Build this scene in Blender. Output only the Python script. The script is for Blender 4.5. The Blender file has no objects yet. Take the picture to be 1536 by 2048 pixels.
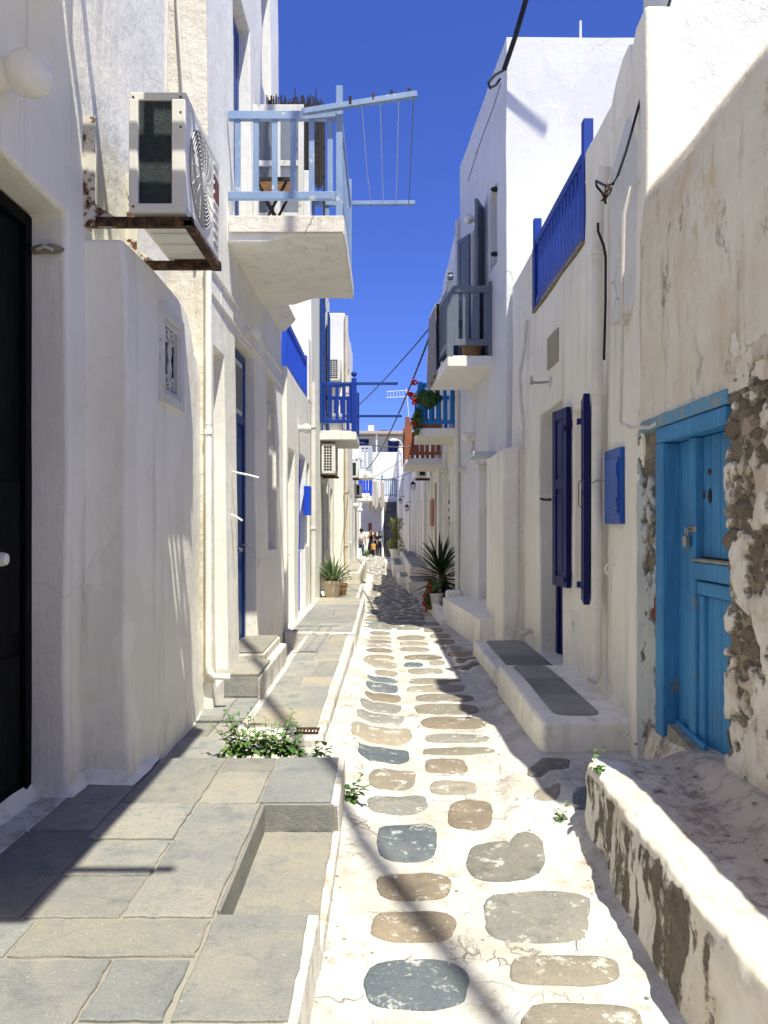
import bpy, bmesh, math, random
from mathutils import Vector, Matrix, noise
random.seed(7)
scene = bpy.context.scene
col = scene.collection

# ------------------------------------------------------------------ camera
EYE = 1.6
cam_data = bpy.data.cameras.new("camera")
cam_data.sensor_fit = 'VERTICAL'
cam_data.sensor_height = 36.0
cam_data.lens = 36.0 * 1500.0 / 2048.0
cam_data.shift_y = 21.0 / 2048.0
cam_data.clip_start = 0.05
cam_data.clip_end = 900.0
cam = bpy.data.objects.new("camera", cam_data)
cam.location = (0, 0, EYE)
cam.rotation_euler = (math.radians(90), 0, 0)
col.objects.link(cam)
scene.camera = cam

# ------------------------------------------------------------------ light
SUN_A, SUN_B = 0.20, 0.38                      # sideways and forward drift of a sunbeam per metre of drop
elev = math.atan2(1.0, math.hypot(SUN_A, SUN_B))
az = math.atan2(SUN_A, -SUN_B)                 # clockwise from +Y, towards the sun
world = bpy.data.worlds.new("World")
scene.world = world
world.use_nodes = True
wn = world.node_tree
bg = wn.nodes["Background"]
sky = wn.nodes.new("ShaderNodeTexSky")
sky.sky_type = 'NISHITA'
sky.sun_disc = False
sky.sun_elevation = elev
sky.sun_rotation = az
sky.air_density = 1.0
sky.dust_density = 0.25
sky.ozone_density = 3.0
tint = wn.nodes.new("ShaderNodeMix")
tint.data_type = 'RGBA'
tint.blend_type = 'MULTIPLY'
tint.inputs[0].default_value = 1.0
tint.inputs[7].default_value = (0.34, 0.445, 0.97, 1.0)
wn.links.new(sky.outputs[0], tint.inputs[6])
wn.links.new(tint.outputs[2], bg.inputs[0])
bg.inputs[1].default_value = 0.057
sun_data = bpy.data.lights.new("sun", 'SUN')
sun_data.energy = 2.4
sun_data.angle = math.radians(0.5)
sun_data.color = (1.0, 0.962, 0.80)
sun = bpy.data.objects.new("sun", sun_data)
sun.rotation_euler = Vector((-SUN_A, SUN_B, -1.0)).to_track_quat('-Z', 'Y').to_euler()
sun.location = (3, -6, 20)
col.objects.link(sun)
scene.view_settings.view_transform = 'Standard'
scene.view_settings.look = 'None'
scene.view_settings.gamma = 1.0
scene.view_settings.use_curve_mapping = False
scene.view_settings.exposure = 1.7
scene.render.engine = 'CYCLES'
cy = scene.cycles
cy.use_denoising = True
cy.max_bounces = 14
cy.diffuse_bounces = 12
cy.glossy_bounces = 3
cy.transmission_bounces = 4
cy.transparent_max_bounces = 6
cy.sample_clamp_indirect = 6.0

# ------------------------------------------------------------------ helpers
WL = {}                                        # world location of each object's origin


def at(px, py, Y):
    """a point of the place seen in direction px, py and standing Y metres down the alley"""
    return Vector(((px - 768.0) / 1500.0 * Y, Y, EYE - (py - 1045.0) / 1500.0 * Y))


def path_z(Y):
    return 0.0 if Y < 4 else -0.0135 * (min(Y, 50) - 4)


def tag(o, label=None, cat=None, group=None, kind=None):
    if label: o['label'] = label
    if cat: o['category'] = cat
    if group: o['group'] = group
    if kind: o['kind'] = kind
    return o


def empty(name, loc, label=None, cat=None, group=None, kind=None):
    o = bpy.data.objects.new(name, None)
    o.empty_display_size = 0.1
    o.location = loc
    col.objects.link(o)
    WL[o] = Vector(loc)
    return tag(o, label, cat, group, kind)


def link(name, me, parent=None, loc=(0, 0, 0)):
    """loc is a world location"""
    o = bpy.data.objects.new(name, me)
    col.objects.link(o)
    WL[o] = Vector(loc)
    if parent is not None:
        o.parent = parent
        o.location = Vector(loc) - WL[parent]
    else:
        o.location = loc
    return o


def kids(o):
    return [c for c in o.children]


def copy_tree(o, parent=None, offset=None):
    c = o.copy()
    col.objects.link(c)
    if parent is not None:
        c.parent = parent
    else:
        c.location = o.location + Vector(offset)
    WL[c] = WL[o] + Vector(offset or (0, 0, 0))
    for ch in kids(o):
        copy_tree(ch, c)
    return c


class MB:
    def __init__(self):
        self.v, self.f, self.m = [], [], []

    def add(self, verts, faces, mi=0):
        n = len(self.v)
        self.v += [Vector(p) for p in verts]
        self.f += [[i + n for i in f] for f in faces]
        self.m += [mi] * len(faces)
        return self

    def box(self, x0, x1, y0, y1, z0, z1, mi=0):
        x0, x1 = min(x0, x1), max(x0, x1)
        y0, y1 = min(y0, y1), max(y0, y1)
        z0, z1 = min(z0, z1), max(z0, z1)
        return self.add([(x0, y0, z0), (x1, y0, z0), (x1, y1, z0), (x0, y1, z0), (x0, y0, z1), (x1, y0, z1), (x1, y1, z1), (x0, y1, z1)],
                        [(0, 3, 2, 1), (4, 5, 6, 7), (0, 1, 5, 4), (1, 2, 6, 5), (2, 3, 7, 6), (3, 0, 4, 7)], mi)

    def beam(self, a, b, w, h, mi=0, up=(0, 0, 1)):
        """square bar from a to b"""
        a, b = Vector(a), Vector(b)
        d = (b - a).normalized()
        u = Vector(up)
        if abs(d.dot(u)) > 0.98: u = Vector((0, 1, 0))
        s = d.cross(u).normalized() * (w / 2)
        t = s.cross(d).normalized() * (h / 2)
        P = [a - s - t, a + s - t, a + s + t, a - s + t, b - s - t, b + s - t, b + s + t, b - s + t]
        return self.add(P, [(0, 1, 2, 3), (7, 6, 5, 4), (0, 4, 5, 1), (1, 5, 6, 2), (2, 6, 7, 3), (3, 7, 4, 0)], mi)

    def tube(self, pts, r, seg=8, mi=0, cap=True):
        pts = [Vector(p) for p in pts]
        n0 = len(self.v)
        rr = r if isinstance(r, (list, tuple)) else [r] * len(pts)
        prev = None
        for i, p in enumerate(pts):
            d = (pts[min(i + 1, len(pts) - 1)] - pts[max(i - 1, 0)]).normalized()
            if prev is None:
                u = Vector((0, 0, 1)) if abs(d.z) < 0.9 else Vector((1, 0, 0))
                s = d.cross(u).normalized()
            else:
                s = (prev - d * prev.dot(d)).normalized()
            prev = s
            t = d.cross(s)
            for k in range(seg):
                a = 2 * math.pi * k / seg
                self.v.append(p + (s * math.cos(a) + t * math.sin(a)) * rr[i])
        for i in range(len(pts) - 1):
            for k in range(seg):
                a, b = n0 + i * seg + k, n0 + i * seg + (k + 1) % seg
                self.f.append([a, b, b + seg, a + seg]); self.m.append(mi)
        if cap:
            self.f.append([n0 + k for k in range(seg)][::-1]); self.m.append(mi)
            e = n0 + (len(pts) - 1) * seg
            self.f.append([e + k for k in range(seg)]); self.m.append(mi)
        return self

    def lathe(self, prof, c, seg=20, axis='z', mi=0):
        """prof: list of (radius, height)"""
        c = Vector(c); n0 = len(self.v)
        for r, h in prof:
            for k in range(seg):
                a = 2 * math.pi * k / seg
                x, y = r * math.cos(a), r * math.sin(a)
                self.v.append(c + (Vector((x, y, h)) if axis == 'z' else Vector((h, x, y)) if axis == 'x' else Vector((y, h, x))))
        for i in range(len(prof) - 1):
            for k in range(seg):
                a, b = n0 + i * seg + k, n0 + i * seg + (k + 1) % seg
                self.f.append([a, b, b + seg, a + seg]); self.m.append(mi)
        self.f.append([n0 + k for k in range(seg)][::-1]); self.m.append(mi)
        e = n0 + (len(prof) - 1) * seg
        self.f.append([e + k for k in range(seg)]); self.m.append(mi)
        return self

    def ball(self, c, r, seg=20, rings=12, sc=(1, 1, 1), mi=0):
        prof = [(max(1e-4, r * math.sin(math.pi * i / rings)) , -r * math.cos(math.pi * i / rings)) for i in range(rings + 1)]
        n0 = len(self.v)
        self.lathe(prof, (0, 0, 0), seg, 'z', mi)
        for i in range(n0, len(self.v)):
            p = self.v[i]
            self.v[i] = Vector((p.x * sc[0], p.y * sc[1], p.z * sc[2])) + Vector(c)
        return self

    def prism(self, poly, z0, z1, inset=0.0, drop=0.0, mi=0):
        """upright prism over a plan polygon, its top edge eased by inset / drop"""
        n = len(poly)
        cx = sum(p[0] for p in poly) / n; cyy = sum(p[1] for p in poly) / n
        def ring(k, z):
            out = []
            for x, y in poly:
                d = math.hypot(x - cx, y - cyy) or 1
                f = (d - k) / d
                out.append((cx + (x - cx) * f, cyy + (y - cyy) * f, z))
            return out
        V = ring(0, z0) + ring(0, z1 - drop) + ring(inset, z1)
        F = []
        for L in (0, 1):
            for i in range(n):
                j = (i + 1) % n
                F.append((L * n + i, L * n + j, (L + 1) * n + j, (L + 1) * n + i))
        F.append(tuple(range(2 * n, 3 * n)))
        F.append(tuple(range(n))[::-1])
        return self.add(V, F, mi)

    def warp(self, fn):
        self.v = [Vector(fn(p)) for p in self.v]
        return self

    def mesh(self, name, mats, off=(0, 0, 0)):
        off = Vector(off)
        me = bpy.data.meshes.new(name)
        me.from_pydata([tuple(p - off) for p in self.v], [], self.f)
        for m in (mats if isinstance(mats, (list, tuple)) else [mats]):
            me.materials.append(m)
        me.polygons.foreach_set('material_index', self.m)
        me.update()
        return me

    def build(self, name, mats, parent=None, bevel=0.0, smooth=False, seg=2, angle=35, loc=None, fix=False):
        o_loc = Vector(loc) if loc is not None else (WL[parent] if parent is not None else self.base())
        me = self.mesh(name, mats, o_loc)
        if fix:
            b = bmesh.new(); b.from_mesh(me)
            bmesh.ops.recalc_face_normals(b, faces=b.faces); b.to_mesh(me); b.free()
        o = link(name, me, parent, o_loc)
        if smooth or bevel:
            me.polygons.foreach_set('use_smooth', [True] * len(me.polygons))
        if bevel:
            bv = o.modifiers.new('edge', 'BEVEL')
            bv.width = bevel; bv.segments = seg; bv.limit_method = 'ANGLE'; bv.angle_limit = math.radians(angle)
            bv.harden_normals = True
        elif smooth == 'auto':
            sharp(me, angle)
        return o

    def base(self):
        xs = [p.x for p in self.v]; ys = [p.y for p in self.v]; zs = [p.z for p in self.v]
        return Vector(((min(xs) + max(xs)) / 2, (min(ys) + max(ys)) / 2, min(zs)))


def sharp(me, angle=35):
    b = bmesh.new(); b.from_mesh(me)
    for e in b.edges:
        if len(e.link_faces) == 2 and e.calc_face_angle(0) > math.radians(angle):
            e.smooth = False
    b.to_mesh(me); b.free()


_bars = {}


def bar(name, x0, x1, y0, y1, z0, z1, mat, parent=None, bev=0.004, worn=0.0):
    """an eased square bar or board; alike ones share their mesh"""
    dx, dy, dz = (round(abs(a - b), 4) for a, b in ((x0, x1), (y0, y1), (z0, z1)))
    k = (dx, dy, dz, mat.name, bev)
    if k not in _bars:
        b = bmesh.new()
        bmesh.ops.create_cube(b, size=1.0, matrix=Matrix.Diagonal((dx, dy, dz, 1)))
        bb = min(bev, 0.3 * min(dx, dy, dz))
        if bb > 0:
            bmesh.ops.bevel(b, geom=list(b.edges), offset=bb, segments=1, affect='EDGES', profile=0.5)
        me = bpy.data.meshes.new(name); b.to_mesh(me); b.free(); me.materials.append(mat)
        _bars[k] = me
    return link(name, _bars[k], parent, ((x0 + x1) / 2, (y0 + y1) / 2, (z0 + z1) / 2))


def cuts(a, b, extra=(), step=0.3):
    ks = sorted(set([round(a, 4), round(b, 4)] + [round(e, 4) for e in extra if a < e < b]))
    out = [ks[0]]
    for p, q in zip(ks, ks[1:]):
        n = max(1, int(round((q - p) / step)))
        out += [p + (q - p) * i / n for i in range(1, n + 1)]
    return out


def lumps(p, amp, freq=1.1, seed=0.0):
    q = Vector((p.x * freq + seed, p.y * freq, p.z * freq))
    n = noise.noise_vector(q) * amp + noise.noise_vector(q * 3.1) * (amp * 0.35)
    return p + n


def solid(xs, ys, zs, filled, amp=0.012, freq=1.1, warp=None, seed=0.0):
    """boundary mesh of the filled cells of a grid, gently uneven like hand-laid plaster"""
    nx, ny, nz = len(xs) - 1, len(ys) - 1, len(zs) - 1
    F = [[[bool(filled((xs[i] + xs[i + 1]) / 2, (ys[j] + ys[j + 1]) / 2, (zs[k] + zs[k + 1]) / 2)) for k in range(nz)] for j in range(ny)] for i in range(nx)]
    mb = MB(); idx = {}

    def V(i, j, k):
        key = (i, j, k)
        if key not in idx:
            p = Vector((xs[i], ys[j], zs[k]))
            if amp: p = lumps(p, amp, freq, seed)
            if warp: p = Vector(warp(p))
            idx[key] = len(mb.v); mb.v.append(p)
        return idx[key]

    def E(i, j, k):
        return 0 <= i < nx and 0 <= j < ny and 0 <= k < nz and F[i][j][k]
    for i in range(nx):
        for j in range(ny):
            for k in range(nz):
                if not F[i][j][k]: continue
                if not E(i - 1, j, k): mb.f.append([V(i, j, k), V(i, j, k + 1), V(i, j + 1, k + 1), V(i, j + 1, k)])
                if not E(i + 1, j, k): mb.f.append([V(i + 1, j, k), V(i + 1, j + 1, k), V(i + 1, j + 1, k + 1), V(i + 1, j, k + 1)])
                if not E(i, j - 1, k): mb.f.append([V(i, j, k), V(i + 1, j, k), V(i + 1, j, k + 1), V(i, j, k + 1)])
                if not E(i, j + 1, k): mb.f.append([V(i, j + 1, k), V(i, j + 1, k + 1), V(i + 1, j + 1, k + 1), V(i + 1, j + 1, k)])
                if not E(i, j, k - 1): mb.f.append([V(i, j, k), V(i, j + 1, k), V(i + 1, j + 1, k), V(i + 1, j, k)])
                if not E(i, j, k + 1): mb.f.append([V(i, j, k + 1), V(i + 1, j, k + 1), V(i + 1, j + 1, k + 1), V(i, j + 1, k + 1)])
    mb.m = [0] * len(mb.f)
    return mb


def block(x0, x1, y0, y1, z0, z1, step=0.3, amp=0.012, warp=None, seed=0.0, cut=None, xx=(), yy=(), zz=()):
    f = (lambda x, y, z: not cut(x, y, z)) if cut else (lambda x, y, z: True)
    x0, x1 = min(x0, x1), max(x0, x1)
    return solid(cuts(x0, x1, xx, step), cuts(y0, y1, yy, step), cuts(z0, z1, zz, step), f, amp, 1.1, warp, seed)


def facade(side, xw, y0, y1, z0, z1, depth, openings=(), step=0.28, amp=0.012, warp=None, seed=0.0, cut=None, xx=(), yy=(), zz=()):
    """a building block whose street face stands at xw; side -1 = left of the alley, +1 = right.
    openings: (ya, yb, za, zb, recess)"""
    xb = xw + side * depth
    lo, hi = min(xw, xb), max(xw, xb)
    ex = [xw + side * o[4] for o in openings] + list(xx)
    ey = [v for o in openings for v in o[:2]] + list(yy)
    ez = [v for o in openings for v in o[2:4]] + list(zz)

    def filled(x, y, z):
        if cut and cut(x, y, z): return False
        d = (x - xw) * side
        for o in openings:
            if o[0] < y < o[1] and o[2] < z < o[3] and d < o[4]: return False
        return True
    xs = cuts(lo, hi, ex, 1.2)
    return solid(xs, cuts(y0, y1, ey, step), cuts(z0, z1, ez, step), filled, amp, 1.1, warp, seed)

# ------------------------------------------------------------------ materials
class NT:
    def __init__(self, name):
        self.m = bpy.data.materials.new(name)
        self.m.use_nodes = True
        self.t = self.m.node_tree
        self.b = self.t.nodes["Principled BSDF"]
        g = self.t.nodes.new("ShaderNodeNewGeometry")
        self.pos = g.outputs["Position"]
        self.nor = g.outputs["Normal"]

    def n(self, kind, **kw):
        o = self.t.nodes.new("ShaderNode" + kind)
        for k, v in kw.items(): setattr(o, k, v)
        return o

    def l(self, a, b): self.t.links.new(a, b)

    def scaled(self, s, loc=(0, 0, 0), vec=None):
        mp = self.n("Mapping")
        mp.inputs["Scale"].default_value = s if isinstance(s, (tuple, list)) else (s, s, s)
        mp.inputs["Location"].default_value = loc
        self.l(vec if vec is not None else self.pos, mp.inputs["Vector"])
        return mp.outputs[0]

    def noise(self, scale, detail=4, rough=0.55, vec=None, dist=0.0, loc=(0, 0, 0)):
        t = self.n("TexNoise")
        t.inputs["Scale"].default_value = 1.0
        t.inputs["Detail"].default_value = detail
        t.inputs["Roughness"].default_value = rough
        t.inputs["Distortion"].default_value = dist
        self.l(self.scaled(scale, loc, vec), t.inputs["Vector"])
        return t.outputs["Fac"]

    def voro(self, scale, feature='F1', out="Distance", vec=None, rand=1.0):
        t = self.n("TexVoronoi"); t.feature = feature
        t.inputs["Scale"].default_value = 1.0
        t.inputs["Randomness"].default_value = rand
        self.l(self.scaled(scale, (0, 0, 0), vec), t.inputs["Vector"])
        return t.outputs[out]

    def ramp(self, fac, a, b, lo=0.0, hi=1.0):
        r = self.n("MapRange")
        r.interpolation_type = 'SMOOTHSTEP'
        r.inputs[1].default_value = a; r.inputs[2].default_value = b
        r.inputs[3].default_value = lo; r.inputs[4].default_value = hi
        self.l(fac, r.inputs[0])
        return r.outputs[0]

    def math(self, op, a, b=None, clamp=False):
        m = self.n("Math"); m.operation = op; m.use_clamp = clamp
        for i, v in enumerate((a, b)):
            if v is None: continue
            if isinstance(v, (int, float)): m.inputs[i].default_value = v
            else: self.l(v, m.inputs[i])
        return m.outputs[0]

    def mix(self, fac, a, b, mode='MIX'):
        m = self.n("Mix"); m.data_type = 'RGBA'; m.blend_type = mode
        for i, v in ((0, fac), (6, a), (7, b)):
            if isinstance(v, (int, float)): m.inputs[i].default_value = v
            elif isinstance(v, (tuple, list)): m.inputs[i].default_value = (*v[:3], 1)
            else: self.l(v, m.inputs[i])
        return m.outputs[2]

    def bump(self, h, strength=0.5, dist=0.01, prev=None):
        b = self.n("Bump")
        b.inputs["Strength"].default_value = strength
        b.inputs["Distance"].default_value = dist
        self.l(h, b.inputs["Height"])
        if prev is not None: self.l(prev, b.inputs["Normal"])
        return b.outputs[0]

    def done(self, colour, rough=0.8, normal=None, metal=0.0, spec=0.3):
        b = self.b
        if isinstance(colour, (tuple, list)): b.inputs["Base Color"].default_value = (*colour[:3], 1)
        else: self.l(colour, b.inputs["Base Color"])
        if isinstance(rough, (int, float)): b.inputs["Roughness"].default_value = rough
        else: self.l(rough, b.inputs["Roughness"])
        b.inputs["Metallic"].default_value = metal
        b.inputs["Specular IOR Level"].default_value = spec
        if normal is not None: self.l(normal, b.inputs["Normal"])
        return self.m

    def rand(self):
        return self.n("ObjectInfo").outputs["Random"]


def whitewash(name, c1=(0.875, 0.86, 0.795), c2=(0.825, 0.80, 0.725), stain=(0.50, 0.44, 0.35), stains=0.35, cracks=0.5, grain=1.0, rough=0.85, speck=0.5):
    t = NT(name)
    c = t.mix(t.ramp(t.noise(1.1, 5, 0.6), 0.35, 0.68), c1, c2)
    st = t.ramp(t.noise((7, 7, 0.55), 5, 0.65, loc=(3, 1, 0)), 0.51, 0.74, 0, stains * 1.15)
    c = t.mix(st, c, stain)
    bl = t.ramp(t.noise(2.6, 6, 0.7, loc=(9, 4, 2)), 0.58, 0.76, 0, stains * 0.75)
    c = t.mix(bl, c, stain)
    # hairline cracks, only here and there
    wob = t.n("VectorMath"); wob.operation = 'ADD'
    nz = t.n("TexNoise"); nz.inputs["Scale"].default_value = 3.0; nz.inputs["Detail"].default_value = 5
    t.l(t.pos, nz.inputs["Vector"])
    sc = t.n("VectorMath"); sc.operation = 'SCALE'; sc.inputs["Scale"].default_value = 0.35
    t.l(nz.outputs["Color"], sc.inputs[0]); t.l(t.pos, wob.inputs[0]); t.l(sc.outputs[0], wob.inputs[1])
    cr = t.voro(0.9, 'DISTANCE_TO_EDGE', vec=wob.outputs[0])
    line = t.ramp(cr, 0.0, 0.006, 1, 0)
    where = t.ramp(t.noise(0.7, 2, 0.5, loc=(5, 5, 5)), 0.54, 0.66)
    crack = t.math('MULTIPLY', t.math('MULTIPLY', line, where), cracks)
    c = t.mix(crack, c, (0.25, 0.22, 0.19))
    # patch repairs and runs of thin limewash
    pv = t.n('SeparateColor'); t.l(t.voro((1.3, 1.3, 0.9), 'F1', 'Color', vec=wob.outputs[0]), pv.inputs[0])
    c = t.mix(t.ramp(pv.outputs[0], 0.55, 0.75, 0, 0.30), c, tuple(x * 0.86 for x in c2))
    c = t.mix(t.ramp(t.noise((20, 20, 0.8), 5, 0.65, loc=(4, 4, 9)), 0.60, 0.74, 0, stains * 0.8), c, tuple(x * 0.72 for x in c2))
    sz = t.n('SeparateXYZ'); t.l(t.pos, sz.inputs[0])
    low = t.math('MULTIPLY', t.ramp(sz.outputs[2], 0.10, 0.75, 1, 0), t.ramp(t.noise((7, 7, 4), 6, 0.72, loc=(6, 2, 6)), 0.48, 0.66, 0, stains * 1.2))
    c = t.mix(low, c, stain)                                    # splashes of street dirt
    # chips and specks
    sp = t.math('MULTIPLY', t.ramp(t.noise(38, 2, 0.5), 0.70, 0.76), t.ramp(t.noise(1.7, 3, 0.6, loc=(2, 8, 1)), 0.5, 0.7, 0, speck))
    c = t.mix(sp, c, (0.36, 0.31, 0.25))
    h = t.math('ADD', t.math('MULTIPLY', t.noise(7, 5, 0.6), 0.9), t.math('MULTIPLY', t.noise(75, 3, 0.6), 0.16))
    h = t.math('ADD', h, t.math('MULTIPLY', t.noise((60, 60, 9), 3, 0.6), 0.14))
    h = t.math('ADD', h, t.math('MULTIPLY', t.noise((14, 14, 3), 4, 0.7, dist=0.8), 0.45))
    h = t.math('SUBTRACT', h, t.math('MULTIPLY', crack, 0.6))
    h = t.math('SUBTRACT', h, t.math('MULTIPLY', sp, 0.3))
    return t.done(c, rough, t.bump(h, 0.55 * grain, 0.016))


def paint(name, c, c2=None, rough=0.5, worn=0.0, under=(0.33, 0.27, 0.2), grain=0.4, scale=(30, 30, 4), spec=0.35, chips=(6, 5), streak=0.22):
    """painted wood or metal"""
    t = NT(name)
    c2 = c2 or tuple(x * 0.8 for x in c)
    k = t.mix(t.ramp(t.noise(2.2, 4), 0.35, 0.7), c, c2)
    h = t.noise(scale, 4, 0.6)
    k = t.mix(t.ramp(h, 0.50, 0.72, 0, streak), k, tuple(min(1, x * 1.3 + 0.02) for x in c))
    if worn:
        w = t.ramp(t.noise(chips[0], chips[1], 0.72, loc=(4, 4, 4)), 0.64 - worn * 0.1, 0.68 - worn * 0.1)
        k = t.mix(w, k, under)
        h = t.math('SUBTRACT', h, t.math('MULTIPLY', w, 0.5))
    return t.done(k, rough, t.bump(h, grain, 0.004), 0, spec)


def plain(name, c, rough=0.6, var=0.12, scale=9, bump=0.2, metal=0.0, spec=0.3):
    t = NT(name)
    k = t.mix(t.ramp(t.noise(scale, 4), 0.35, 0.7), c, tuple(x * (1 - var) for x in c))
    return t.done(k, rough, t.bump(t.noise(scale * 6, 3), bump, 0.004), metal, spec)


def stone(name, cs, speckle=(0.62, 0.6, 0.55), rough=0.75, scale=5.0, spk=0.5, bump=0.55, whitened=0.0, vlo=0.80, vhi=1.20, gain=0.88):
    """flagstone: three tones in patches and layered streaks, light specks, a value of its own for each piece"""
    t = NT(name)
    cs = [tuple(x * gain for x in c) for c in cs]
    r = t.rand()
    off = t.n("CombineXYZ"); t.l(t.math('MULTIPLY', r, 37.0), off.inputs[0]); t.l(t.math('MULTIPLY', r, 11.0), off.inputs[1])
    ad = t.n("VectorMath"); ad.operation = 'ADD'; t.l(t.pos, ad.inputs[0]); t.l(off.outputs[0], ad.inputs[1])
    v = ad.outputs[0]
    k = t.mix(t.ramp(t.noise(scale * 0.55, 5, 0.62, v), 0.36, 0.66), cs[0], cs[1])
    k = t.mix(t.ramp(t.noise(scale * 0.9, 6, 0.7, v, loc=(7, 3, 1)), 0.5, 0.68), k, cs[2])
    k = t.mix(t.ramp(t.noise((scale * 1.2, scale * 7, scale * 2), 5, 0.65, v), 0.5, 0.75, 0, 0.45), k, cs[1])
    val = t.n("HueSaturation")
    t.l(t.ramp(r, 0, 1, vlo, vhi), val.inputs["Value"]); t.l(k, val.inputs["Color"])
    k = val.outputs[0]
    g = t.noise(170, 4, 0.75, v)
    k = t.mix(t.ramp(g, 0.48, 0.68, 0, 0.55), k, tuple(x * 0.40 for x in cs[0]))
    k = t.mix(t.ramp(t.noise(120, 3, 0.7, v, loc=(4, 4, 4)), 0.60, 0.74, 0, 0.28), k, speckle)
    k = t.mix(t.ramp(t.noise(22, 5, 0.7, v, loc=(6, 1, 4)), 0.52, 0.70, 0, 0.35), k, tuple(x * 0.6 for x in cs[2]))
    k = t.mix(t.ramp(t.noise(60, 3, 0.6, v, loc=(1, 2, 3)), 0.66, 0.72, 0, spk), k, speckle)
    if whitened:
        k = t.mix(t.ramp(t.noise(9, 7, 0.78, v, loc=(5, 5, 1)), 0.55, 0.64, 0, min(1, whitened * 1.7)), k, (0.74, 0.72, 0.68))
    h = t.math('ADD', t.noise(scale * 3, 6, 0.7, v), t.math('MULTIPLY', g, 0.35))
    h = t.math('ADD', h, t.math('MULTIPLY', t.noise((scale * 9, scale * 26, scale * 14), 4, 0.7, v), 0.45))
    return t.done(k, rough, t.bump(h, bump * 1.6, 0.008), 0, 0.35)


M = {}
M['white'] = whitewash('whitewash_wall')  # cream tint put in to warm the walls in shade
M['white_back'] = whitewash('added_house_shaded_wall', (0.62, 0.60, 0.55), (0.55, 0.53, 0.48))  # whitewash darkened as if shaded, for the added house behind the camera
M['white_near'] = whitewash('whitewash_near_wall', (0.87, 0.85, 0.775), (0.81, 0.785, 0.70), (0.47, 0.44, 0.37), 0.40, 0.28, 1.25)  # cream here too, warming the shade on the near walls
M['white_rough'] = whitewash('rough_white_render', (0.72, 0.725, 0.73), (0.64, 0.64, 0.635), (0.5, 0.45, 0.38), 0.22, 0.6, 3.0)  # dimmed, cooler white so the sunlit gable does not clip
M['white_far'] = whitewash('far_white_wall', (0.84, 0.825, 0.785), (0.79, 0.77, 0.72), (0.55, 0.5, 0.42), 0.22, 0.2, 0.6, speck=0.1)
M['white_sunny'] = whitewash('smooth_white_render', (0.72, 0.725, 0.73), (0.67, 0.67, 0.67), (0.5, 0.47, 0.42), 0.15, 0.8, 0.9, speck=0.2)  # whitewash dimmed and cooled because this wall stands in full sun
M['cream'] = whitewash('cream_render', (0.74, 0.70, 0.63), (0.64, 0.59, 0.51), (0.42, 0.35, 0.27), 0.7, 0.6, 2.2)
M['shade_grey_wall'] = whitewash('far_wall_shade_grey', (0.47, 0.46, 0.45), (0.42, 0.41, 0.40), (0.35, 0.33, 0.3), 0.2, 0.1, 0.5)  # grey carries the far wall's shade under the roof overhang
M['whitepath'] = whitewash('whitewashed_path', (0.74, 0.72, 0.68), (0.58, 0.545, 0.485), (0.30, 0.245, 0.18), 0.75, 1.0, 1.7, speck=1.0)
t = NT('whitewashed_path')
c = t.mix(t.ramp(t.noise(2.0, 6, 0.7), 0.40, 0.62), (0.60, 0.585, 0.55), (0.44, 0.415, 0.37))
c = t.mix(t.ramp(t.noise(3.1, 8, 0.78, loc=(4, 2, 0)), 0.54, 0.66, 0, 0.85), c, (0.36, 0.30, 0.225))
c = t.mix(t.ramp(t.noise(9.0, 6, 0.75, loc=(1, 7, 0)), 0.58, 0.70, 0, 0.75), c, (0.27, 0.225, 0.17))
wv = t.n("VectorMath"); wv.operation = 'ADD'
nz = t.n("TexNoise"); nz.inputs["Scale"].default_value = 5.0; nz.inputs["Detail"].default_value = 6; t.l(t.pos, nz.inputs["Vector"])
sc_ = t.n("VectorMath"); sc_.operation = 'SCALE'; sc_.inputs["Scale"].default_value = 0.30
t.l(nz.outputs["Color"], sc_.inputs[0]); t.l(t.pos, wv.inputs[0]); t.l(sc_.outputs[0], wv.inputs[1])
cr1 = t.ramp(t.voro(3.2, 'DISTANCE_TO_EDGE', vec=wv.outputs[0]), 0.0, 0.020, 1, 0)
cr2 = t.ramp(t.voro(9.0, 'DISTANCE_TO_EDGE', vec=wv.outputs[0]), 0.0, 0.045, 1, 0)
w1 = t.ramp(t.noise(1.6, 3, 0.6, loc=(3, 3, 0)), 0.52, 0.66)
w2_ = t.ramp(t.noise(2.4, 4, 0.6, loc=(8, 1, 0)), 0.52, 0.66)
crk = t.math('MAXIMUM', t.math('MULTIPLY', cr1, w1), t.math('MULTIPLY', t.math('MULTIPLY', cr2, w2_), 0.7))
c = t.mix(t.math('MULTIPLY', crk, 0.55), c, (0.20, 0.165, 0.125))
sp = t.ramp(t.noise(55, 3, 0.6), 0.68, 0.73, 0, 0.8)
c = t.mix(t.math('MULTIPLY', sp, t.ramp(t.noise(2.2, 3, 0.6, loc=(1, 1, 9)), 0.42, 0.62)), c, (0.13, 0.105, 0.08))
h = t.math('ADD', t.noise(8, 6, 0.65), t.math('MULTIPLY', t.noise(55, 4, 0.65), 0.22))
h = t.math('SUBTRACT', h, t.math('MULTIPLY', crk, 0.5))
M['whitepath'] = t.done(c, 0.9, t.bump(h, 1.0, 0.022))
M['whiterim'] = whitewash('whitewashed_kerb', (0.70, 0.685, 0.65), (0.58, 0.55, 0.50), (0.36, 0.30, 0.23), 0.8, 0.8, 2.2, speck=1.0)
M['floor_dirty'] = whitewash('dirty_whitewashed_floor', (0.74, 0.69, 0.61), (0.54, 0.475, 0.39), (0.13, 0.10, 0.072), 1.0, 1.0, 1.9, speck=1.0)

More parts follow.
